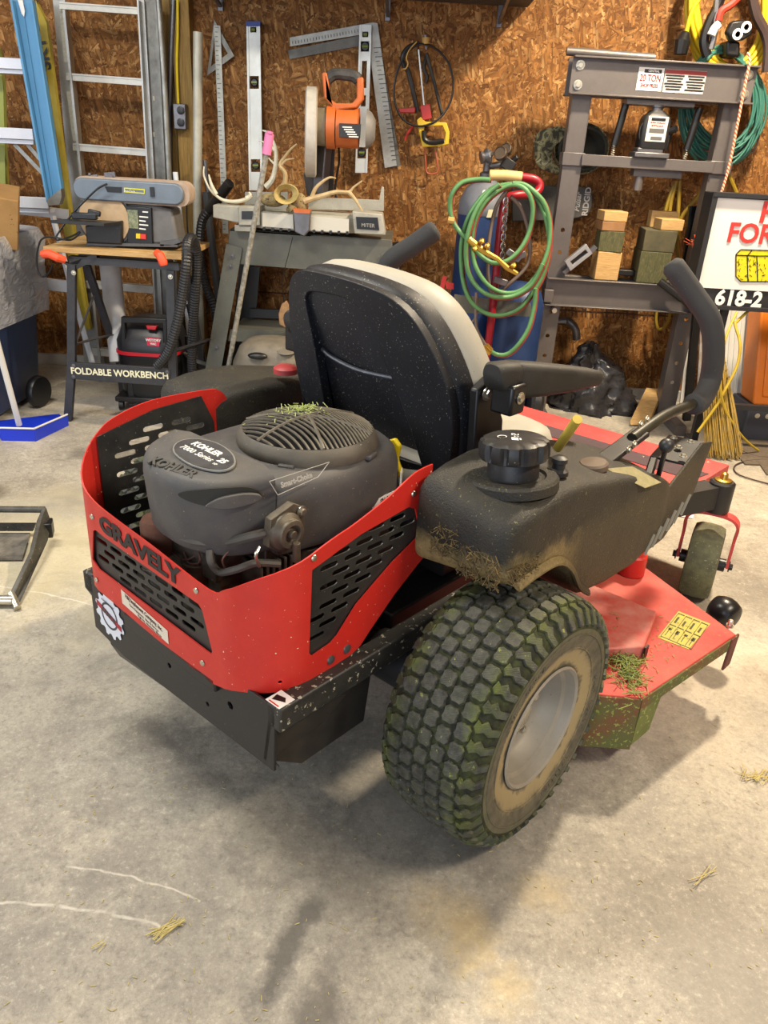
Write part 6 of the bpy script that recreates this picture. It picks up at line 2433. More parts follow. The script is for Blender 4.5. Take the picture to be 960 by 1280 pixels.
z_ = block('pale sawn wood block at the bottom of the left stack on the press', 743, 773, 315, 342, .10, 3.86, WOOD, .05, None, ZB)
z_ = block('green-stained square wood block in the middle of the left stack', 748, 778, 289, 314, .12, 3.86, PTW, -.05, None, z_)
z_ = block('reddish-brown wood block under the pale top of the left stack', 751, 780, 277, 289, .13, 3.86, mt('brown_block', '9A7048', .75, 0, '7E5A38', 20, .5), .04, None, z_)
block('pale wood offcut on top of the left stack', 753, 783, 264, 277, .12, 3.86, WOOD, .06, None, z_)
z_ = block('green treated timber block at the bottom of the right stack', 800, 838, 315, 345, .22, 3.84, PTW, -.12, None, ZB)
z1 = block('dark weathered timber block second from the bottom of the right stack', 806, 845, 288, 315, .20, 3.84, mt('dark_timber', '3A3828', .8, 0, '565038', 16, .6), -.12, None, z_)
block('pale wood offcut at the back on top of the right stack', 811, 845, 264, 288, .06, 3.99, WOOD, 0, None, z1)
block('pale wood offcut at the front on top of the right stack', 824, 853, 274, 288, .10, 3.85, WOOD, .08, None, z1)
t = thing('press_plate', 'silver slotted metal bracket propped on the left end of the press bed', 'bracket', P(722, 342, 3.82))
g = sheet([(706, -327), (733, -305), (741, -317), (713, -339)], [[(713, -327), (732, -312), (735, -316), (716, -331)]], lambda s_, t_, d: P(s_, -t_, 3.83) + Vector((0, d, 0)), .03, 200)
build('frame', g, mt('bright_bracket', 'A8A8AA', .35, .6), t, bevel=.002)
build('slot_insert', pp(B(), [(714, 327), (732, 313), (734, 316), (716, 330)], 3.845, .006), BLKN, t)
build('foot', pp(B(), [(703, 340), (714, 331), (718, 334), (707, 343)], 3.84, .03), STEEL, t)
build('clip', pp(B(), [(737, 312), (743, 306), (747, 310), (741, 316)], 3.84, .02), STEEL, t)
b = B()
for x0, x1 in ((733, 752), (770, 800), (836, 868)):
    pass
single('arbor_plate', 'flat black plate lying on the press bed between the block stacks', 'plate', pp(B(), [(772, 337), (800, 339), (800, 346), (772, 344)], 3.90, .09), BLKN, bevel=.003)

# --- cap, guide bar cover
CAM_ = N('camouflage_cloth')
_v = CAM_.co()
_n = CAM_.noise(_v, 22, 2, .5, .8)
CAM_ = CAM_.out(CAM_.ramp(_n, [(.36, '38362A'), (.44, '66644A'), (.52, '8A8462'), (.60, '4C503C'), (.66, 'A49E80')], 'CONSTANT'), .85)
t = thing('camouflage_cap', 'camouflage baseball cap hanging on the wall behind the left leg of the press', 'cap', P(715, 222, 4.2))
cc = P(722, 186, 4.12)
b = B()
rings = []
for k, (d, rx, rz_) in enumerate(((-.02, .125, .105), (-.03, .13, .11), (0, .135, .115), (.04, .12, .105), (.08, .09, .08), (.11, .04, .035))):
    rings.append([cc + Vector((rx * math.cos(a) + .015, d, rz_ * math.sin(a))) for a in [2 * PI * j / 28 for j in range(28)]])
b.loft(rings, cap=False)
build('crown', b, CAM_, t, smooth=60)
b = B()
rings = []
for d, rx, rz_ in ((-.028, .118, .10), (-.03, .105, .088), (.0, .10, .085), (.06, .08, .07), (.07, .01, .01)):
    rings.append([cc + Vector((rx * math.cos(a) + .02, d, rz_ * math.sin(a))) for a in [2 * PI * j / 28 for j in range(28)]])
b.loft(rings, cap=False)
build('lining', b, mt('dark_cap_lining', '1C1A18', .9, 0, '34342A', 20, .5), t, smooth=60)
b = B()
q = sm([P(671, 168, 4.08), P(686, 160, 4.06), P(704, 159, 4.07), P(712, 172, 4.10), P(694, 182, 4.09), P(691, 200, 4.09), P(706, 216, 4.08), P(690, 216, 4.05), P(673, 208, 4.05), P(668, 190, 4.05)], 4, True)
b.ext(q, (0, .008, 0))
build('brim', b, CAM_, t, bevel=.003)
t = thing('guide_bar_cover', 'flat dark grey rounded plate with white writing hanging behind the press leg', 'cover', P(700, 275, 4.2))
b = B()
q = [P(640, 231, 4.17), P(725, 233, 4.17), P(736, 235, 4.17), P(741, 245, 4.17), P(741, 258, 4.17), P(735, 269, 4.17), P(722, 273, 4.17), P(700, 276, 4.17), P(640, 277, 4.17)]
b.ext(q, (0, .03, 0))
pl_ = build('plate', b, mt('flat_dark_grey', '4C4A47', .6, 0, '42403C', 10, .4), t, bevel=.006)
b = text_b('RIDGID', .040, P(733.5, 252, 4.168), Vector((0, 0, 1)), -X_, depth=.001, bold=.0012)
b.add(*(lambda t_: (t_.v, t_.f))(text_b('Pulsar', .036, P(722.5, 253, 4.168), Vector((0, 0, 1)), -X_, depth=.001, bold=.001, shear=.3)))
build('lettering', b, mt('pale_print', 'A8A6A2', .5), pl_)

# --- welding cylinders on a hand truck, hoses
t = thing('gas_cylinder', 'tall blue gas cylinder with a valve and gauges behind the coiled hoses', 'cylinder', (P(600, 400, 3.98).x, 3.98, 0))
cx_, cy_ = P(600, 300, 3.98).x, 3.98
zt = P(597, 222, 3.98).z
BLU = mt('blue_cylinder_paint', '182E58', .45, .1, '203A68', 10, .4, '8A9098', 180, .72)
b = B().lathe([(.115, .0), (.118, .02), (.118, zt - .16), (.112, zt - .10), (.085, zt - .05), (.05, zt - .02), (.03, zt)], (cx_, cy_, 0), Z_, 36)
bd = build('body', b, BLU, t, smooth=50)
b = B().lathe([(.118, zt - .165), (.122, zt - .16), (.116, zt - .098), (.089, zt - .046), (.054, zt - .014), (.03, zt + .004)], (cx_, cy_, .0015), Z_, 36)
build('grey_shoulder', b, mt('grey_shoulder_paint', '6E727C', .5, 0, '5C6068', 20, .4), bd, smooth=50)
b = B().lathe([(.032, zt - .01), (.034, zt + .02), (.02, zt + .03), (.018, zt + .09), (.024, zt + .10), (.022, zt + .115), (.010, zt + .12)], (cx_, cy_, 0), Z_, 18)
b.cyl((cx_, cy_, zt + .05), (cx_ + .07, cy_ - .02, zt + .065), .014)
build('valve', b, STEEL, t)
b = B()
b.box((cx_ + .09, cy_ - .03, zt + .065), (.06, .05, .05), (0, .5, 0))
b.cyl((cx_ + .09, cy_ - .03, zt + .065), (cx_ + .13, cy_ - .05, zt + .10), .012)
rg = build('regulator', b, BLK, t, bevel=.004)
for p_, r_ in ((P(626, 192, 3.88), .030), (P(633, 187, 3.9), .026)):
    b = B().lathe([(r_, -.012), (r_, .012), (r_ * .85, .014), (r_ * .85, .010), (.001, .010)], p_, (-.4, -.8, .4), 22)
    build('gauge', b, mt('brown_gauge', '5A4A3A', .4, .3, '3A3028', 20, .4), rg)
b = B().lathe([(.030, -.015), (.022, .0), (.034, .016), (.034, .022)], P(605, 196, 3.9), (1, .2, .3), 10)
build('regulator_knob', b, STEEL, rg)
dmd = pp(B(), [(611, 262), (619, 262), (616, 272), (608, 272)], cy_ - .122, .003)
build('diamond_label', dmd, mt('cream_diamond', 'C8C4A0', .5), bd)
build('round_label', B().lathe([(.010, 0), (.010, .002)], P(605.5, 240, cy_ - .112), -Y_, 16), WHT, bd)
t = thing('gas_cylinder', 'shorter wide blue cylinder standing low behind the tall one, under the hose coil', 'cylinder', (P(642, 440, 3.78).x, 3.82, 0))
c2 = P(634, 440, 3.82)
zt2 = P(640, 352, 3.82).z
b = B().lathe([(.12, 0), (.125, .02), (.125, zt2 - .10), (.105, zt2 - .04), (.06, zt2), (.001, zt2 + .01)], (c2.x + .02, 3.80, 0), Z_, 36)
build('body', b, BLU, t, smooth=50)
t = thing('cylinder_trolley', 'red tubular cylinder trolley with a grey plate holding the blue cylinders', 'hand truck', (P(612, 440, 3.6).x, 3.62, 0))
b = B()
b.tube(sm([P(600, 510, 3.60), P(605, 470, 3.60), P(614, 400, 3.61), P(620, 340, 3.63), P(626, 280, 3.64), P(632, 250, 3.64), P(646, 244, 3.64), P(668, 242, 3.68), P(675, 232, 3.70), P(668, 224, 3.70), P(650, 221, 3.70)], 5), .018, 12)
fr_ = build('frame_tube', b, mt('deep_red_tube', '9A1424', .38, 0, '7E101E', 14, .4), t, smooth=50)
build('handle_tape', B().tube([P(652, 221.5, 3.70), P(632, 219, 3.70), P(612, 219, 3.70)], .022, 14), mt('cream_tape', 'CDB478', .6), fr_)
b = B()
pp(b, [(568, 368), (664, 380), (664, 396), (567, 390)], 3.63, .008)
build('cross_plate', b, GREYP, t)
b = B()
pp(b, [(556, 352), (567, 354), (567, 362), (558, 361)], 3.66, .006)
pb(b, (556, 345), (552, 362), 3.66, .02, .004)
build('red_bracket', b, mt('red_handle', ''), t)
build('axle', B().cyl(P(560, 520, 3.66), P(668, 520, 3.66), .012), STEEL, t)
for x in (560, 668):
    b = B().lathe([(.04, -.03), (.10, -.03), (.115, -.015), (.115, .015), (.10, .03), (.04, .03)], Vector((P(x, 500, 3.68).x, 3.68, .115)), X_, 24)
    build('wheel', b, BLK, t)
# chain hanging from the trolley
t = thing('chain', 'bright steel chain hanging beside the red trolley tube', 'chain', P(628, 320, 3.6))
lk = []
for k in range(14):
    y = 246 + k * 5.6
    c = P(632.5 - k * .35, y, 3.60)
    a = Vector((1, 0, 0)) if k % 2 else Vector((.1, 1, 0)).normalized()
    q = [c + a * (.0095 * math.cos(an)) + Z_ * (.0165 * math.sin(an)) for an in [2 * PI * j / 12 for j in range(12)]]
    lk.append(B().tube(q, .0032, 6, True))
each('link', lk, mt('chrome_chain', 'A8A8A4', .25, .9), t)
HG = mt('green_hose', '5C8E5A', .5, 0, '487648', 30, .3)
HR = mt('red_hose', '9A4038', .5, 0, '7E3A32', 30, .3)


def cc2(pts, dx=0, dy=0, Y=3.52, dY=0):
    return [P(540 + p[0] / 4.267 + dx, 180 + p[1] / 4.267 + dy, Y + dY * math.sin(i * 1.7) + .004 * i * 0) for i, p in enumerate(pts)]


t = thing('welding_hose', 'coiled green and red twin welding hose with brass torch hung on the trolley', 'hose', P(628, 440, 3.55))
LA = [(310, 190), (240, 188), (160, 205), (108, 262), (95, 330), (110, 410), (150, 470), (200, 520), (248, 585), (320, 632), (400, 622), (470, 560), (520, 460), (537, 340), (510, 255), (450, 218), (380, 232), (300, 290), (240, 380), (215, 480), (215, 580), (245, 680), (310, 762), (400, 795), (490, 770), (570, 680), (618, 560), (628, 430), (600, 320), (550, 258), (490, 215), (430, 210)]
LB_ = [(430, 212), (330, 232), (250, 300), (190, 400), (158, 520), (155, 640), (172, 760), (215, 850), (290, 903), (370, 912), (460, 880), (530, 800), (590, 700), (625, 560), (612, 420), (570, 310), (520, 262)]
LC = [(360, 215), (300, 262), (235, 350), (190, 480), (180, 600), (200, 700), (260, 780), (340, 815), (440, 808), (530, 750), (590, 640)]
LD = [(552, 770), (545, 860), (515, 980), (460, 1070), (400, 1120), (340, 1120), (300, 1092)]
for pts, off in ((LA, 0), (LB_, .03), (LC, -.02), (LD, .0)):
    q = sm(cc2(pts, 0, 0, 3.52 + off, .008), 5)
    build('green_hose', B().tube(q, .0095, 8), HG, t, smooth=60)
for pts, off in ((LA, .018), (LB_, .045), (LC, -.004), (LD, .016)):
    q = sm(cc2(pts, 1.6, 1.5, 3.525 + off, .008), 5)
    build('red_hose', B().tube(q, .0090, 8), HR, t, smooth=60)
LE = [(400, 250), (350, 320), (320, 420), (300, 560), (300, 720), (330, 800), (420, 740), (510, 640), (520, 500), (480, 350), (420, 280)]
q = sm(cc2(LE, 0, 0, 3.58, .01), 5)
build('grey_hose', B().tube(q, .0085, 8), mt('brown_grey_hose', '6A5C54', .6), t, smooth=60)
LF = [(160, 960), (220, 945), (240, 880), (235, 800)]
build('grey_hose', B().tube(sm(cc2(LF, 0, 0, 3.56), 5), .006, 6), mt('brown_grey_hose', ''), t)
LG = [(235, 790), (232, 900), (240, 990), (290, 1080)]
build('grey_hose', B().tube(sm(cc2(LG, 0, 0, 3.55), 5), .007, 6), mt('brown_grey_hose', ''), t)
b = B()
tp = cc2([(195, 505), (240, 545), (290, 580), (350, 612), (400, 660), (455, 692)], 0, 0, 3.46)
b.tube(tp, [.014, .016, .013, .010, .012, .009], 10)
for k, p in enumerate(cc2([(262, 520), (290, 545), (430, 650), (225, 560)], 0, 0, 3.45)):
    b.lathe([(.012, 0), (.012, .018), (.006, .024)], p, (.2, -1, .3), 8)
build('brass_torch', b, BRASS, t)
b = B()
for q_ in ([(270, 1075), (310, 1120)], [(290, 1070), (318, 1100)]):
    tp = cc2(q_, 0, 0, 3.50)
    b.tube(tp, .010, 8)
build('brass_fitting', b, BRASS, t)
build('hose_tie', B().tube(cc2([(85, 405), (118, 410)], 0, 0, 3.50), .014, 8), mt('tan_tape', ''), t)
b = B()
for a, c in (((410, 620), (500, 585)), ((400, 570), (470, 620)), ((330, 720), (400, 745))):
    q = cc2([a, c], 0, 0, 3.56)
    b.bar(q[0], q[1], .02, .03)
single('clamp_tool', 'dull metal clamp resting behind the brass torch in the hose coil', 'clamp', b, STEEL, bevel=.004)

# --- black plastic sheet, board and pipe under the press
b = B()
c = P(752, 500, 3.98)
for j in range(17):
    pass
rings = []
PS = ((531, 690, 806), (515, 696, 806), (495, 702, 800), (475, 708, 792), (458, 720, 776), (442, 730, 760), (434, 738, 750))
for j in range(31):
    u_ = j / 30 * 6
    i = min(5, int(u_))
    k_ = u_ - i
    y, x0, x1 = [PS[i][q] * (1 - k_) + PS[i + 1][q] * k_ for q in range(3)]
    a, e = P(x0, y, 3.86), P(x1, y, 3.86)
    m_ = (a + e) / 2
    if j == 0:
        m_.z = .004
    rr = []
    for k in range(72):
        an = 2 * PI * k / 72
        p = m_ + Vector(((e.x - a.x) / 2 * math.cos(an), .14 + .13 * math.sin(an) * (1 - j / 34), 0))
        rid = lambda s_: 1 - abs(noise.noise(p * s_ + Vector((2, 5, 1)))) * 2
        n_ = noise.noise(p * 8) * .05 + (rid(11) ** 3) * .035 - .02 + (rid(26) ** 3) * .014
        d = (p - m_ - Vector((0, .14, 0))).normalized()
        rr.append(p + d * n_ + Vector((0, 0, 0 if j == 0 else noise.noise(p * 15 + Vector((3, 0, 0))) * .025)))
    rings.append(rr)
b.loft(rings)
single('plastic_sheet', 'crumpled black plastic sheeting heaped under the press', 'plastic sheeting', b, mt('crumpled_black_plastic', '1E1E21', .28, 0, '3A3A3E', 14, .4, None, 200, .7, .6, 30), smooth=70)
b = B().ext([G(788, 531, .01), G(812, 531, .01), P(828, 492, 3.98), P(808, 490, 3.98)], (0, .012, .02))
single('wood_board', 'short bare board leaning beside the black sheeting under the press', 'board', b, WOOD)
b = B()
pt(b, [(640, 403, 4.12), (700, 401, 4.12), (712, 403, 4.11), (719, 411, 4.10), (721, 424, 4.10)], 4.12, .020, 12)
single('bent_pipe', 'bent grey pipe end sticking out behind the left leg of the press', 'pipe', b, STEEL, smooth=60)
b = B()
b.box(P(760, 428, WY - .012), (.50, .002, .10))
pm = N('printed_osb_stamp')
b2 = B()
for k in range(34):
    x = 690 + k * 4.3
    y = 372 + (x - 690) * .05
    if k % 3 == 2:
        pb(b2, (x - 1, y + 8), (x + 1, y + 10), WY - .003, .004, .001)
        continue
    pb(b2, (x, y), (x - .8, y + 22), WY - .003, .005, .001)
    if k % 2:
        pb(b2, (x, y + 4 + (k * 5) % 12), (x + 4, y + 4 + (k * 5) % 12), WY - .003, .005, .001)
o = tag(build('stamp_print', b2, mt('brown_stamp', '4E2E18', .8), None, kind='structure'))
# joint between two wall sheets
struct('trim_3', B().box((1.0, WY - .001, .465), (6.0, .004, .006)), mt('dark_joint', '3A2412', .9))

# --- tall strips and rails behind the right leg
b = B()
pp(b, [(862, 258), (877, 257), (868, 340), (852, 345)], 3.98, .02)
single('black_panel_strip', 'glossy black strip standing behind the right leg of the press', 'strip', b, mt('glossy_black', '101012', .2))
b = B()
pb(b, (874, 258), (862, 420), 4.02, .022, .01)
pb(b, (862, 420), (850, 522), 4.02, .022, .01)
single('white_strip', 'narrow white strip standing beside the black strip right of the press', 'strip', b, WHT)
b = B()
pb(b, (846, 405), (838, 500), 4.05, .035, .008)
single('punched_rail', 'pale punched metal rail standing behind the press below the bed', 'rail', b, SILV)
b = B()
pb(b, (884, 262), (868, 420), 3.78, .035, .03)
pb(b, (868, 420), (858, 525), 3.78, .035, .03)
single('black_post', 'black square post standing just right of the press leg', 'post', b, BLKN)
b = B()
pb(b, (880, 400), (872, 535), 3.9, .03, .01)
single('white_strip', 'second white strip with a rusty foot, lower down beside the black post', 'strip', b, mt('scuffed_white_strip', 'C8C4BC', .5, 0, '8A7460', 20, .5))
b = B()
q = [P(935, 66, 3.82), P(937, 78, 3.80), P(931, 108, 3.80), P(921, 160, 3.80), P(912, 205, 3.80), P(900, 245, 3.79), P(884, 270, 3.78), P(870, 295, 3.76)]
b.tube(sm(q, 5), .006, 6)
TW = N('orange_white_twine')
_w = TW.n('TexWave')
TW.l(TW.co((1, 1, 1), (0, .8, 0)), _w.inputs[0])
_w.inputs['Scale'].default_value = 28
TW = TW.out(TW.ramp(_w.outputs['Fac'], [(.35, 'C4502E'), (.6, 'D8B89A')]), .8)
single('twine', 'orange and white twine hanging down from the right end of the press beam', 'twine', b, TW)
b = B()
for k in range(7):
    c = P(866 + rnd.uniform(-6, 6), 304 + rnd.uniform(-4, 5), 3.75)
    d = Vector((rnd.uniform(-1, 1), rnd.uniform(-.3, .3), rnd.uniform(-.6, .6))).normalized() * .025
    b.bar(c - d, c + d, .006, .002)
single('twine_bow', 'small orange twine tassel beside the right wood stack', 'twine', b, mt('orange_twine', 'D0582E', .8), kind='stuff')

# --- cords on the wall
YC = mt('yellow_cord', 'D8B81C', .45, 0, 'B89A14', 20, .3)
GC = mt('teal_cord', '2E6458', .5, 0, '3E7A6C', 20, .4)


def coil(cx, cy, rx, ry, n, Y, r, jx=6, jy=7, x0=0):
    q = []
    r2 = random.Random(int(cx + cy * 7 + n))
    for k in range(n):
        dx, dy = r2.uniform(-jx, jx), r2.uniform(-jy, jy)
        sx, sy = 1 + r2.uniform(-.10, .08), 1 + r2.uniform(-.09, .08)
        YY = Y + r2.uniform(-.03, .05)
        for j in range(14):
            a = -PI / 2 + 2 * PI * j / 14
            # hung from the top: narrow above, wide below
            f = 1 - .22 * max(0, -math.sin(a)) ** 2
            q.append(P(cx + dx * (1 + math.sin(a)) + rx * sx * f * math.cos(a), cy + dy * (1 + math.sin(a)) * .6 + ry * sy * math.sin(a), YY))
    return B().tube(sm(q, 3), r, 7)


t = thing('extension_cord', 'thick yellow extension cord coil hanging at the top right of the wall', 'cord', P(905, 110, 4.15))
build('cord', coil(910, 5, 46, 84, 11, 4.10, .0105, 7, 6), YC, t, smooth=60)
b = B()
b.tube([P(857, 42, 4.06), P(853, 52, 4.05), P(850, 68, 4.05)], [.022, .036, .030], 10)
build('plug', b, BLKN, t)
b = B()
b.tube(sm([P(880, -10, 4.08), P(866, 12, 4.06), P(858, 40, 4.06)], 4), .010, 8)
build('loose_end', b, YC, t)
t = thing('extension_cord', 'long thin dark green extension cord coil hanging behind the right end of the press', 'cord', P(905, 190, 4.1))
build('cord', coil(903, 128, 47, 66, 22, 4.08, .0058, 6, 12), GC, t, smooth=60)
b = B()
pp(b, [(909, 50), (926, 52), (925, 72), (908, 70)], 4.0, .10)
build('strap', b, BLKN, t, bevel=.01)
t = thing('jumper_cables', 'black and red jumper cable clamps hanging in front of the yellow cord', 'cables', P(915, 60, 4.0))
b = B()
pt(b, [(903, -10), (897, 8), (886, 30), (880, 52), (884, 70)], 4.0, .022, 8)
build('clamp', b, BLKN, t)
b = B()
pt(b, [(930, -10), (915, 5), (902, 14), (898, 26)], 3.98, .016, 8)
build('clamp', b, mt('red_clamp', 'A83424', .5), t)
b = B()
pp(b, [(915, 26), (930, 24), (942, 30), (940, 44), (930, 50), (914, 52), (908, 40)], 3.97, .04)
body = build('clamp', b, BLKN, t, bevel=.01)
for x, y in ((921.5, 43), (932.5, 34)):
    build('eyelet', B().lathe([(.022, 0), (.022, .006), (.012, .008), (.012, 0)], P(x, y, 3.965), -Y_, 18), WHT, body)
b = B()
pt(b, [(940, -5), (946, 20), (956, 40), (960, 60), (958, 90)], 4.02, .022, 8)
build('cable', b, mt('brown_cable', '3A2A26', .6), t)
b = B()
pt(b, [(896, 0), (893, 40), (888, 62)], 3.99, .014, 6)
build('spring', b, STEEL, t)
b = B()
pt(b, [(899, 30), (893, 36), (889, 44)], 3.97, .018, 8)
build('clamp_sleeve', b, WHT, t)
b = B()
for pts in ([(842, 232), (832, 262), (828, 292)], [(850, 226), (848, 258), (846, 300), (850, 332)], [(888, 220), (872, 246), (852, 272), (848, 300)], [(903, 205), (914, 225), (921, 242)], [(846, 226), (838, 256), (836, 290)]):
    pt(b, pts, 4.12, .0095, 7)
single('yellow_cord', 'yellow cord strands hanging down behind the wood blocks and press leg', 'cord', b, mt('dull_yellow_cord', '9E8420', .5, 0, '846C18', 20, .4), kind='stuff')
b = B()
pt(b, [(822, 380), (820, 400), (824, 412), (834, 404), (838, 388), (838, 372)], 4.15, .008, 7)
single('extension_cord', 'loop of yellow cord hanging below the press bed', 'cord', b, mt('dull_yellow_cord', ''))
b = B()
pt(b, [(948, 150), (949, 170), (940, 190), (920, 197), (895, 192)], 4.14, .004, 6)
single('thin_cord', 'thin black cord looping under the green cord coil', 'cord', b, BLKN)

# --- sign, white panel, orange cabinet, broom
SYY = 3.45
t = thing('roadside_sign', 'black-framed white sign with red letters and a yellow bale on a black stand', 'sign', Vector((P(940, 510, SYY).x, SYY, 0)))
s0, s1 = P(890, 238, SYY), P(885, 386, SYY)
SW = .62
x0, zt, zb = P(892, 242, SYY).x, P(892, 240, SYY).z, P(888, 386, SYY).z
FB = mt('sign_frame_black', '232326', .5)
b = B()
b.box((x0 + SW / 2, SYY + .06, (zt + zb) / 2), (SW, .10, zt - zb))
bx_ = build('box', b, FB, t, bevel=.004)
zm = P(900, 361, SYY).z
b = B().box((x0 + SW / 2, SYY + .006, (zt - .02 + zm) / 2), (SW - .03, .004, zt - .02 - zm))
b.box
fc_ = build('sign_face', b, mt('sign_white', 'D6D4D0', .5), t)
b = B()
for a, c in (((x0, zt), (x0 + SW, zt)), ((x0, zb), (x0 + SW, zb))):
    b.bar((a[0], SYY, a[1]), (c[0], SYY, c[1]), .02, .018)
build('frame_rail', B().bar((x0, SYY, zt - .008), (x0 + SW, SYY, zt - .008), .022, .016), FB, t)
build('frame_rail', B().bar((x0, SYY, zb + .008), (x0 + SW, SYY, zb + .008), .022, .016), FB, t)
build('frame_rail', B().bar((x0 + .008, SYY, zb), (x0 + .008, SYY, zt), .022, .016, Y_), FB, t)
SRD = mt('sign_red', 'C03430', .5)
hc = P(960, 264, SYY)
b = text_b('HAY', .115, (hc.x + .085, SYY + .001, P(960, 267, SYY).z), X_, Z_, depth=.002, bold=.003)
build('lettering', b, SRD, fc_)
b = text_b('FOR SALE', .108, (P(909, 294, SYY).x, SYY + .001, P(935, 293, SYY).z), X_, Z_, depth=.002, bold=.0025, align='LEFT', wscale=.95)
build('lettering', b, SRD, fc_)
b = text_b('618-2', .088, (P(896, 364, SYY).x, SYY + .0005, (zm + zb) / 2 + .004), X_, Z_, depth=.002, bold=.003, align='LEFT', wscale=1.0)
build('lettering', b, WHT, bx_)
b = B().ext([P(x, y, SYY + .003) for x, y in ((920, 318), (926, 312), (985, 314), (985, 352), (926, 352), (920, 346))], (0, -.001, 0))
by_ = build('hay_bale_print', b, mt('bale_yellow', 'E0D020', .5, 0, 'C8B818', 60, .5), fc_)
b = B()
for a, c in (((920, 318), (926, 312)), ((926, 312), (985, 314)), ((920, 318), (920, 346)), ((920, 346), (926, 352)), ((926, 352), (985, 352)), ((920, 319), (946, 320)), ((946, 320), (985, 320)), ((946, 320), (947, 352)), ((926, 312), (920, 318)), ((940, 313), (934, 320)), ((934, 320), (935, 352))):
    b.bar(P(a[0], a[1], SYY + .001), P(c[0], c[1], SYY + .001), .004, .001, Y_)
for k in range(40):
    x, y = rnd.uniform(922, 958), rnd.uniform(322, 350)
    b.bar(P(x, y, SYY + .001), P(x + rnd.uniform(-4, 4), y + rnd.uniform(-4, 4), SYY + .001), .002, .001, Y_)
build('bale_outline', b, BLKN, by_, kind='stuff')
zc = P(900, 510, SYY).z
xs = P(878, 508, SYY).x
b = B().bar((xs, SYY + .04, zc), (xs + .75, SYY + .04, zc), .03, .025)
build('stand_bar', b, FB, t)
for x in (xs + .02, xs + .70):
    b = B().bar((x, SYY + .06, zb), (x, SYY + .06, .0), .03, .03, Y_)
    build('stand_leg', b, FB, t)
    b = B().bar((x, SYY - .06, .015), (x, SYY + .14, .015), .03, .03)
    build('stand_foot', b, FB, t)
PYY = 3.76
t = thing('white_ribbed_panel', 'white ribbed metal panel standing behind the broom under the sign', 'panel', Vector((P(912, 545, PYY).x, PYY, 0)))
xa, xb = P(884, 545, PYY - .0).x, P(943, 545, PYY).x
b = B()
LEAN = .42
b.ext([(xa, PYY, .02), (xb, PYY, .02), (xb, PYY + LEAN * .63, .65), (xa, PYY + LEAN * .63, .65)], (0, .05, -.02))
bd = build('body', b, mt('white_enamel', 'C4C4BE', .45, 0, 'B4B4AC', 10, .3), t, bevel=.006)
rb = []
n = 8
for k in range(n + 1):
    x = xa + .01 + (xb - xa - .02) * k / n
    rb.append(B().bar((x, PYY + .002, .03), (x, PYY + .002 + LEAN * .60, .63), .006, .010, Y_))
each('rib', rb, mt('white_enamel', ''), bd)
b = B().box(((xa + xb) / 2, PYY + .05, .012), (xb - xa, .08, .022))
build('base', b, BLKN, t)
t = thing('orange_cabinet', 'orange metal cabinet with a black base at the right edge', 'cabinet', Vector((P(960, 545, 3.7).x + .15, 3.72, 0)))
xa = P(944, 500, 3.62).x
LN2 = .40


def ln(b_):
    return b_.map(lambda p: Vector((p.x, p.y + max(0, p.z - .18) * LN2, p.z)))


b = ln(B().box((xa + .22, 3.71, .46), (.44, .16, .56)))
bd = build('body', b, mt('orange_enamel', 'D8761C', .4, 0, 'C06414', 10, .3), t, bevel=.01)
b = ln(B().box((xa + .23, 3.625, .46), (.38, .01, .48)))
dr = build('door', b, mt('orange_enamel', ''), t, bevel=.006)
sl = []
for r_ in range(4):
    for c_ in range(3):
        sl.append(ln(B().box((xa + .07 + c_ * .012, 3.618, .40 - r_ * .018), (.005, .003, .009))))
each('vent_hole', sl, BLKN, dr)
b = B().box((xa + .22, 3.74, .09), (.48, .24, .18))
bs = build('base', b, mt('dark_blue_grey_base', '3C3E48', .5), t, bevel=.01)
each('bolt', [bolt(Vector((xa + .03 + k * .05, 3.618, .13)), (0, -1, 0), .008, .004) for k in range(3)], ZINC, bs)
t = thing('broom', 'straw broom with a red handle leaning bristles-down in front of the white panel', 'broom', G(905, 574))
hb0 = P(899, 384, 3.40)
b = B().cyl(P(908, 350, 3.66), P(897, 446, 3.42), .013)
build('handle', b, mt('faded_pink_red_handle', 'B84450', .5), t)
b = B()
ST = mt('broom_straw', 'B89A50', .75, 0, '9A7E38', 60, .6)
hd_, ft = P(897, 445, 3.42), G(905, 574)
for k in range(230):
    a, r_ = rnd.uniform(0, 6.28), math.sqrt(rnd.random())
    p0 = hd_ + Vector((r_ * .022 * math.cos(a), r_ * .018 * math.sin(a), rnd.uniform(-.005, .03)))
    pm_ = hd_.lerp(ft, .42) + Vector((r_ * .072 * math.cos(a) - .012, r_ * .03 * math.sin(a), 0))
    p1 = ft + Vector((r_ * .085 * math.cos(a) - .01, r_ * .04 * math.sin(a), max(.003, rnd.uniform(-.01, .05))))
    b.tube([p0, pm_, p1], [.002, .0026, .0014], 3)
build('straw', b, ST, t, kind='stuff', smooth=0)
b = B()
for f_ in (.05, .12, .19):
    c = hd_.lerp(ft, f_)
    b.tube([c + Vector((.03 * (1 + f_ * 3) * math.cos(a), .022 * math.sin(a), 0)) for a in [2 * PI * j / 16 for j in range(16)]], .0022, 5, True)
build('binding', b, mt('binding_wire', '7A5A2A', .6), t)
b = B()
pt(b, [(936, 388, 3.50), (921, 402, 3.44), (919, 406, 3.42), (925, 430, 3.38), (921, 458, 3.36), (905, 490, 3.34), (895, 508, 3.34), (872, 540, 3.34)], 3.4, .0065, 7)
pt(b, [(921, 390, 3.44), (908, 420, 3.38), (902, 450, 3.34), (900, 480, 3.33), (906, 510, 3.34), (920, 535, 3.36), (934, 552, 3.40), (948, 563, 3.44)], 3.4, .0055, 7)
single('yellow_cord', 'yellow and black cord draped over the broom in front of the white panel', 'cord', b, mt('yellow_black_cord', 'C4A830', .5, 0, 'A88C20', 20, .5), kind='stuff')
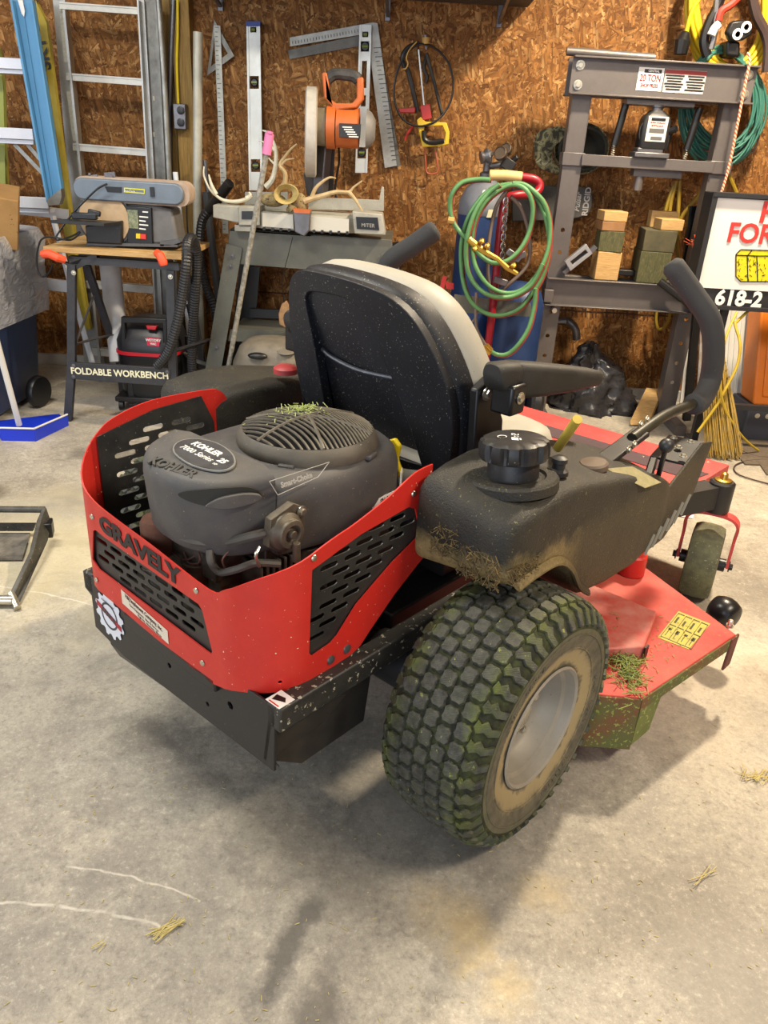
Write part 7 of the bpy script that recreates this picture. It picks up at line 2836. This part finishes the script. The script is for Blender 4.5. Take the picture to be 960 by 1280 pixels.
# wires, mat and plank on the floor at the right
b = B()
q = [G(905, 545, .006), G(930, 565, .006), G(960, 572, .006), G(1000, 566, .006)]
b.tube(sm(q, 5), .004, 6)
q = [G(970, 574, .006), G(935, 576, .006), G(918, 583, .006), G(925, 594, .006), G(965, 606, .006)]
b.tube(sm(q, 5), .003, 6)
single('loose_wire', 'thin dark wire lying in loops on the floor by the broom', 'wire', b, mt('brown_wire', '3A2A26', .6), kind='stuff')
b = B().ext([G(925, 548, .002), G(1000, 552, .002), G(1010, 596, .002), G(958, 594, .002), G(950, 582, .002), G(931, 581, .002), G(919, 568, .002)], (0, 0, .006))
single('floor_mat', 'thin brown-grey ribbed mat on the floor at the right edge', 'mat', b, mt('brown_grey_mat', '6A5E50', .85, 0, '544A3E', 60, .6))
# paper, straw wisps and clippings on the floor
b = B().ext([G(850, 628, .003), G(872, 632, .003), G(866, 648, .003), G(846, 645, .003)], (0, 0, .001))
single('paper_scrap', 'white paper scrap on the floor behind the front wheel', 'paper', b, WHT)
for lab, x, y, n_, L, sp in (('small bundle of dry straw on the concrete in the left foreground', 210, 1161, 16, .030, .007), ('two short straw bits on the concrete left of the straw bundle', 127, 1182, 3, .014, .008), ('loose wisp of dry grass on the concrete at the right edge', 950, 970, 22, .030, .02), ('thin dry stem lying on the concrete at the right', 880, 1095, 3, .04, .004)):
    b = B()
    c = G(x, y, .004)
    base = .75 if 'bundle' in lab else (1.2 if 'two' in lab else rnd.uniform(-1, 1))
    for k in range(n_):
        a = base + rnd.gauss(0, .18 if n_ < 20 else .8)
        p = c + Vector((rnd.gauss(0, sp), rnd.gauss(0, sp * .3), rnd.uniform(0, .003)))
        d = Vector((math.cos(a), math.sin(a), rnd.uniform(-.05, .05))) * L * rnd.uniform(.6, 1)
        b.bar(p - d, p + d, .0014, .0008)
    single('straw_wisp', lab, 'straw', b, mt('dry_straw', 'C8B878', .7, 0, 'A8985A', 60, .5), kind='stuff', smooth=0)
b = B()
for k in range(420):
    x, y = rnd.uniform(-20, 980), rnd.uniform(700, 1290)
    c = G(x, y, .0015)
    a = rnd.uniform(0, 6.28)
    d = Vector((math.cos(a), math.sin(a), 0)) * rnd.uniform(.001, .0045)
    b.bar(c - d, c + d, .0011, .0006)
single('floor_debris', 'tiny dry grass bits scattered over the concrete floor', 'clippings', b, mt('dry_straw', ''), kind='stuff', smooth=0)
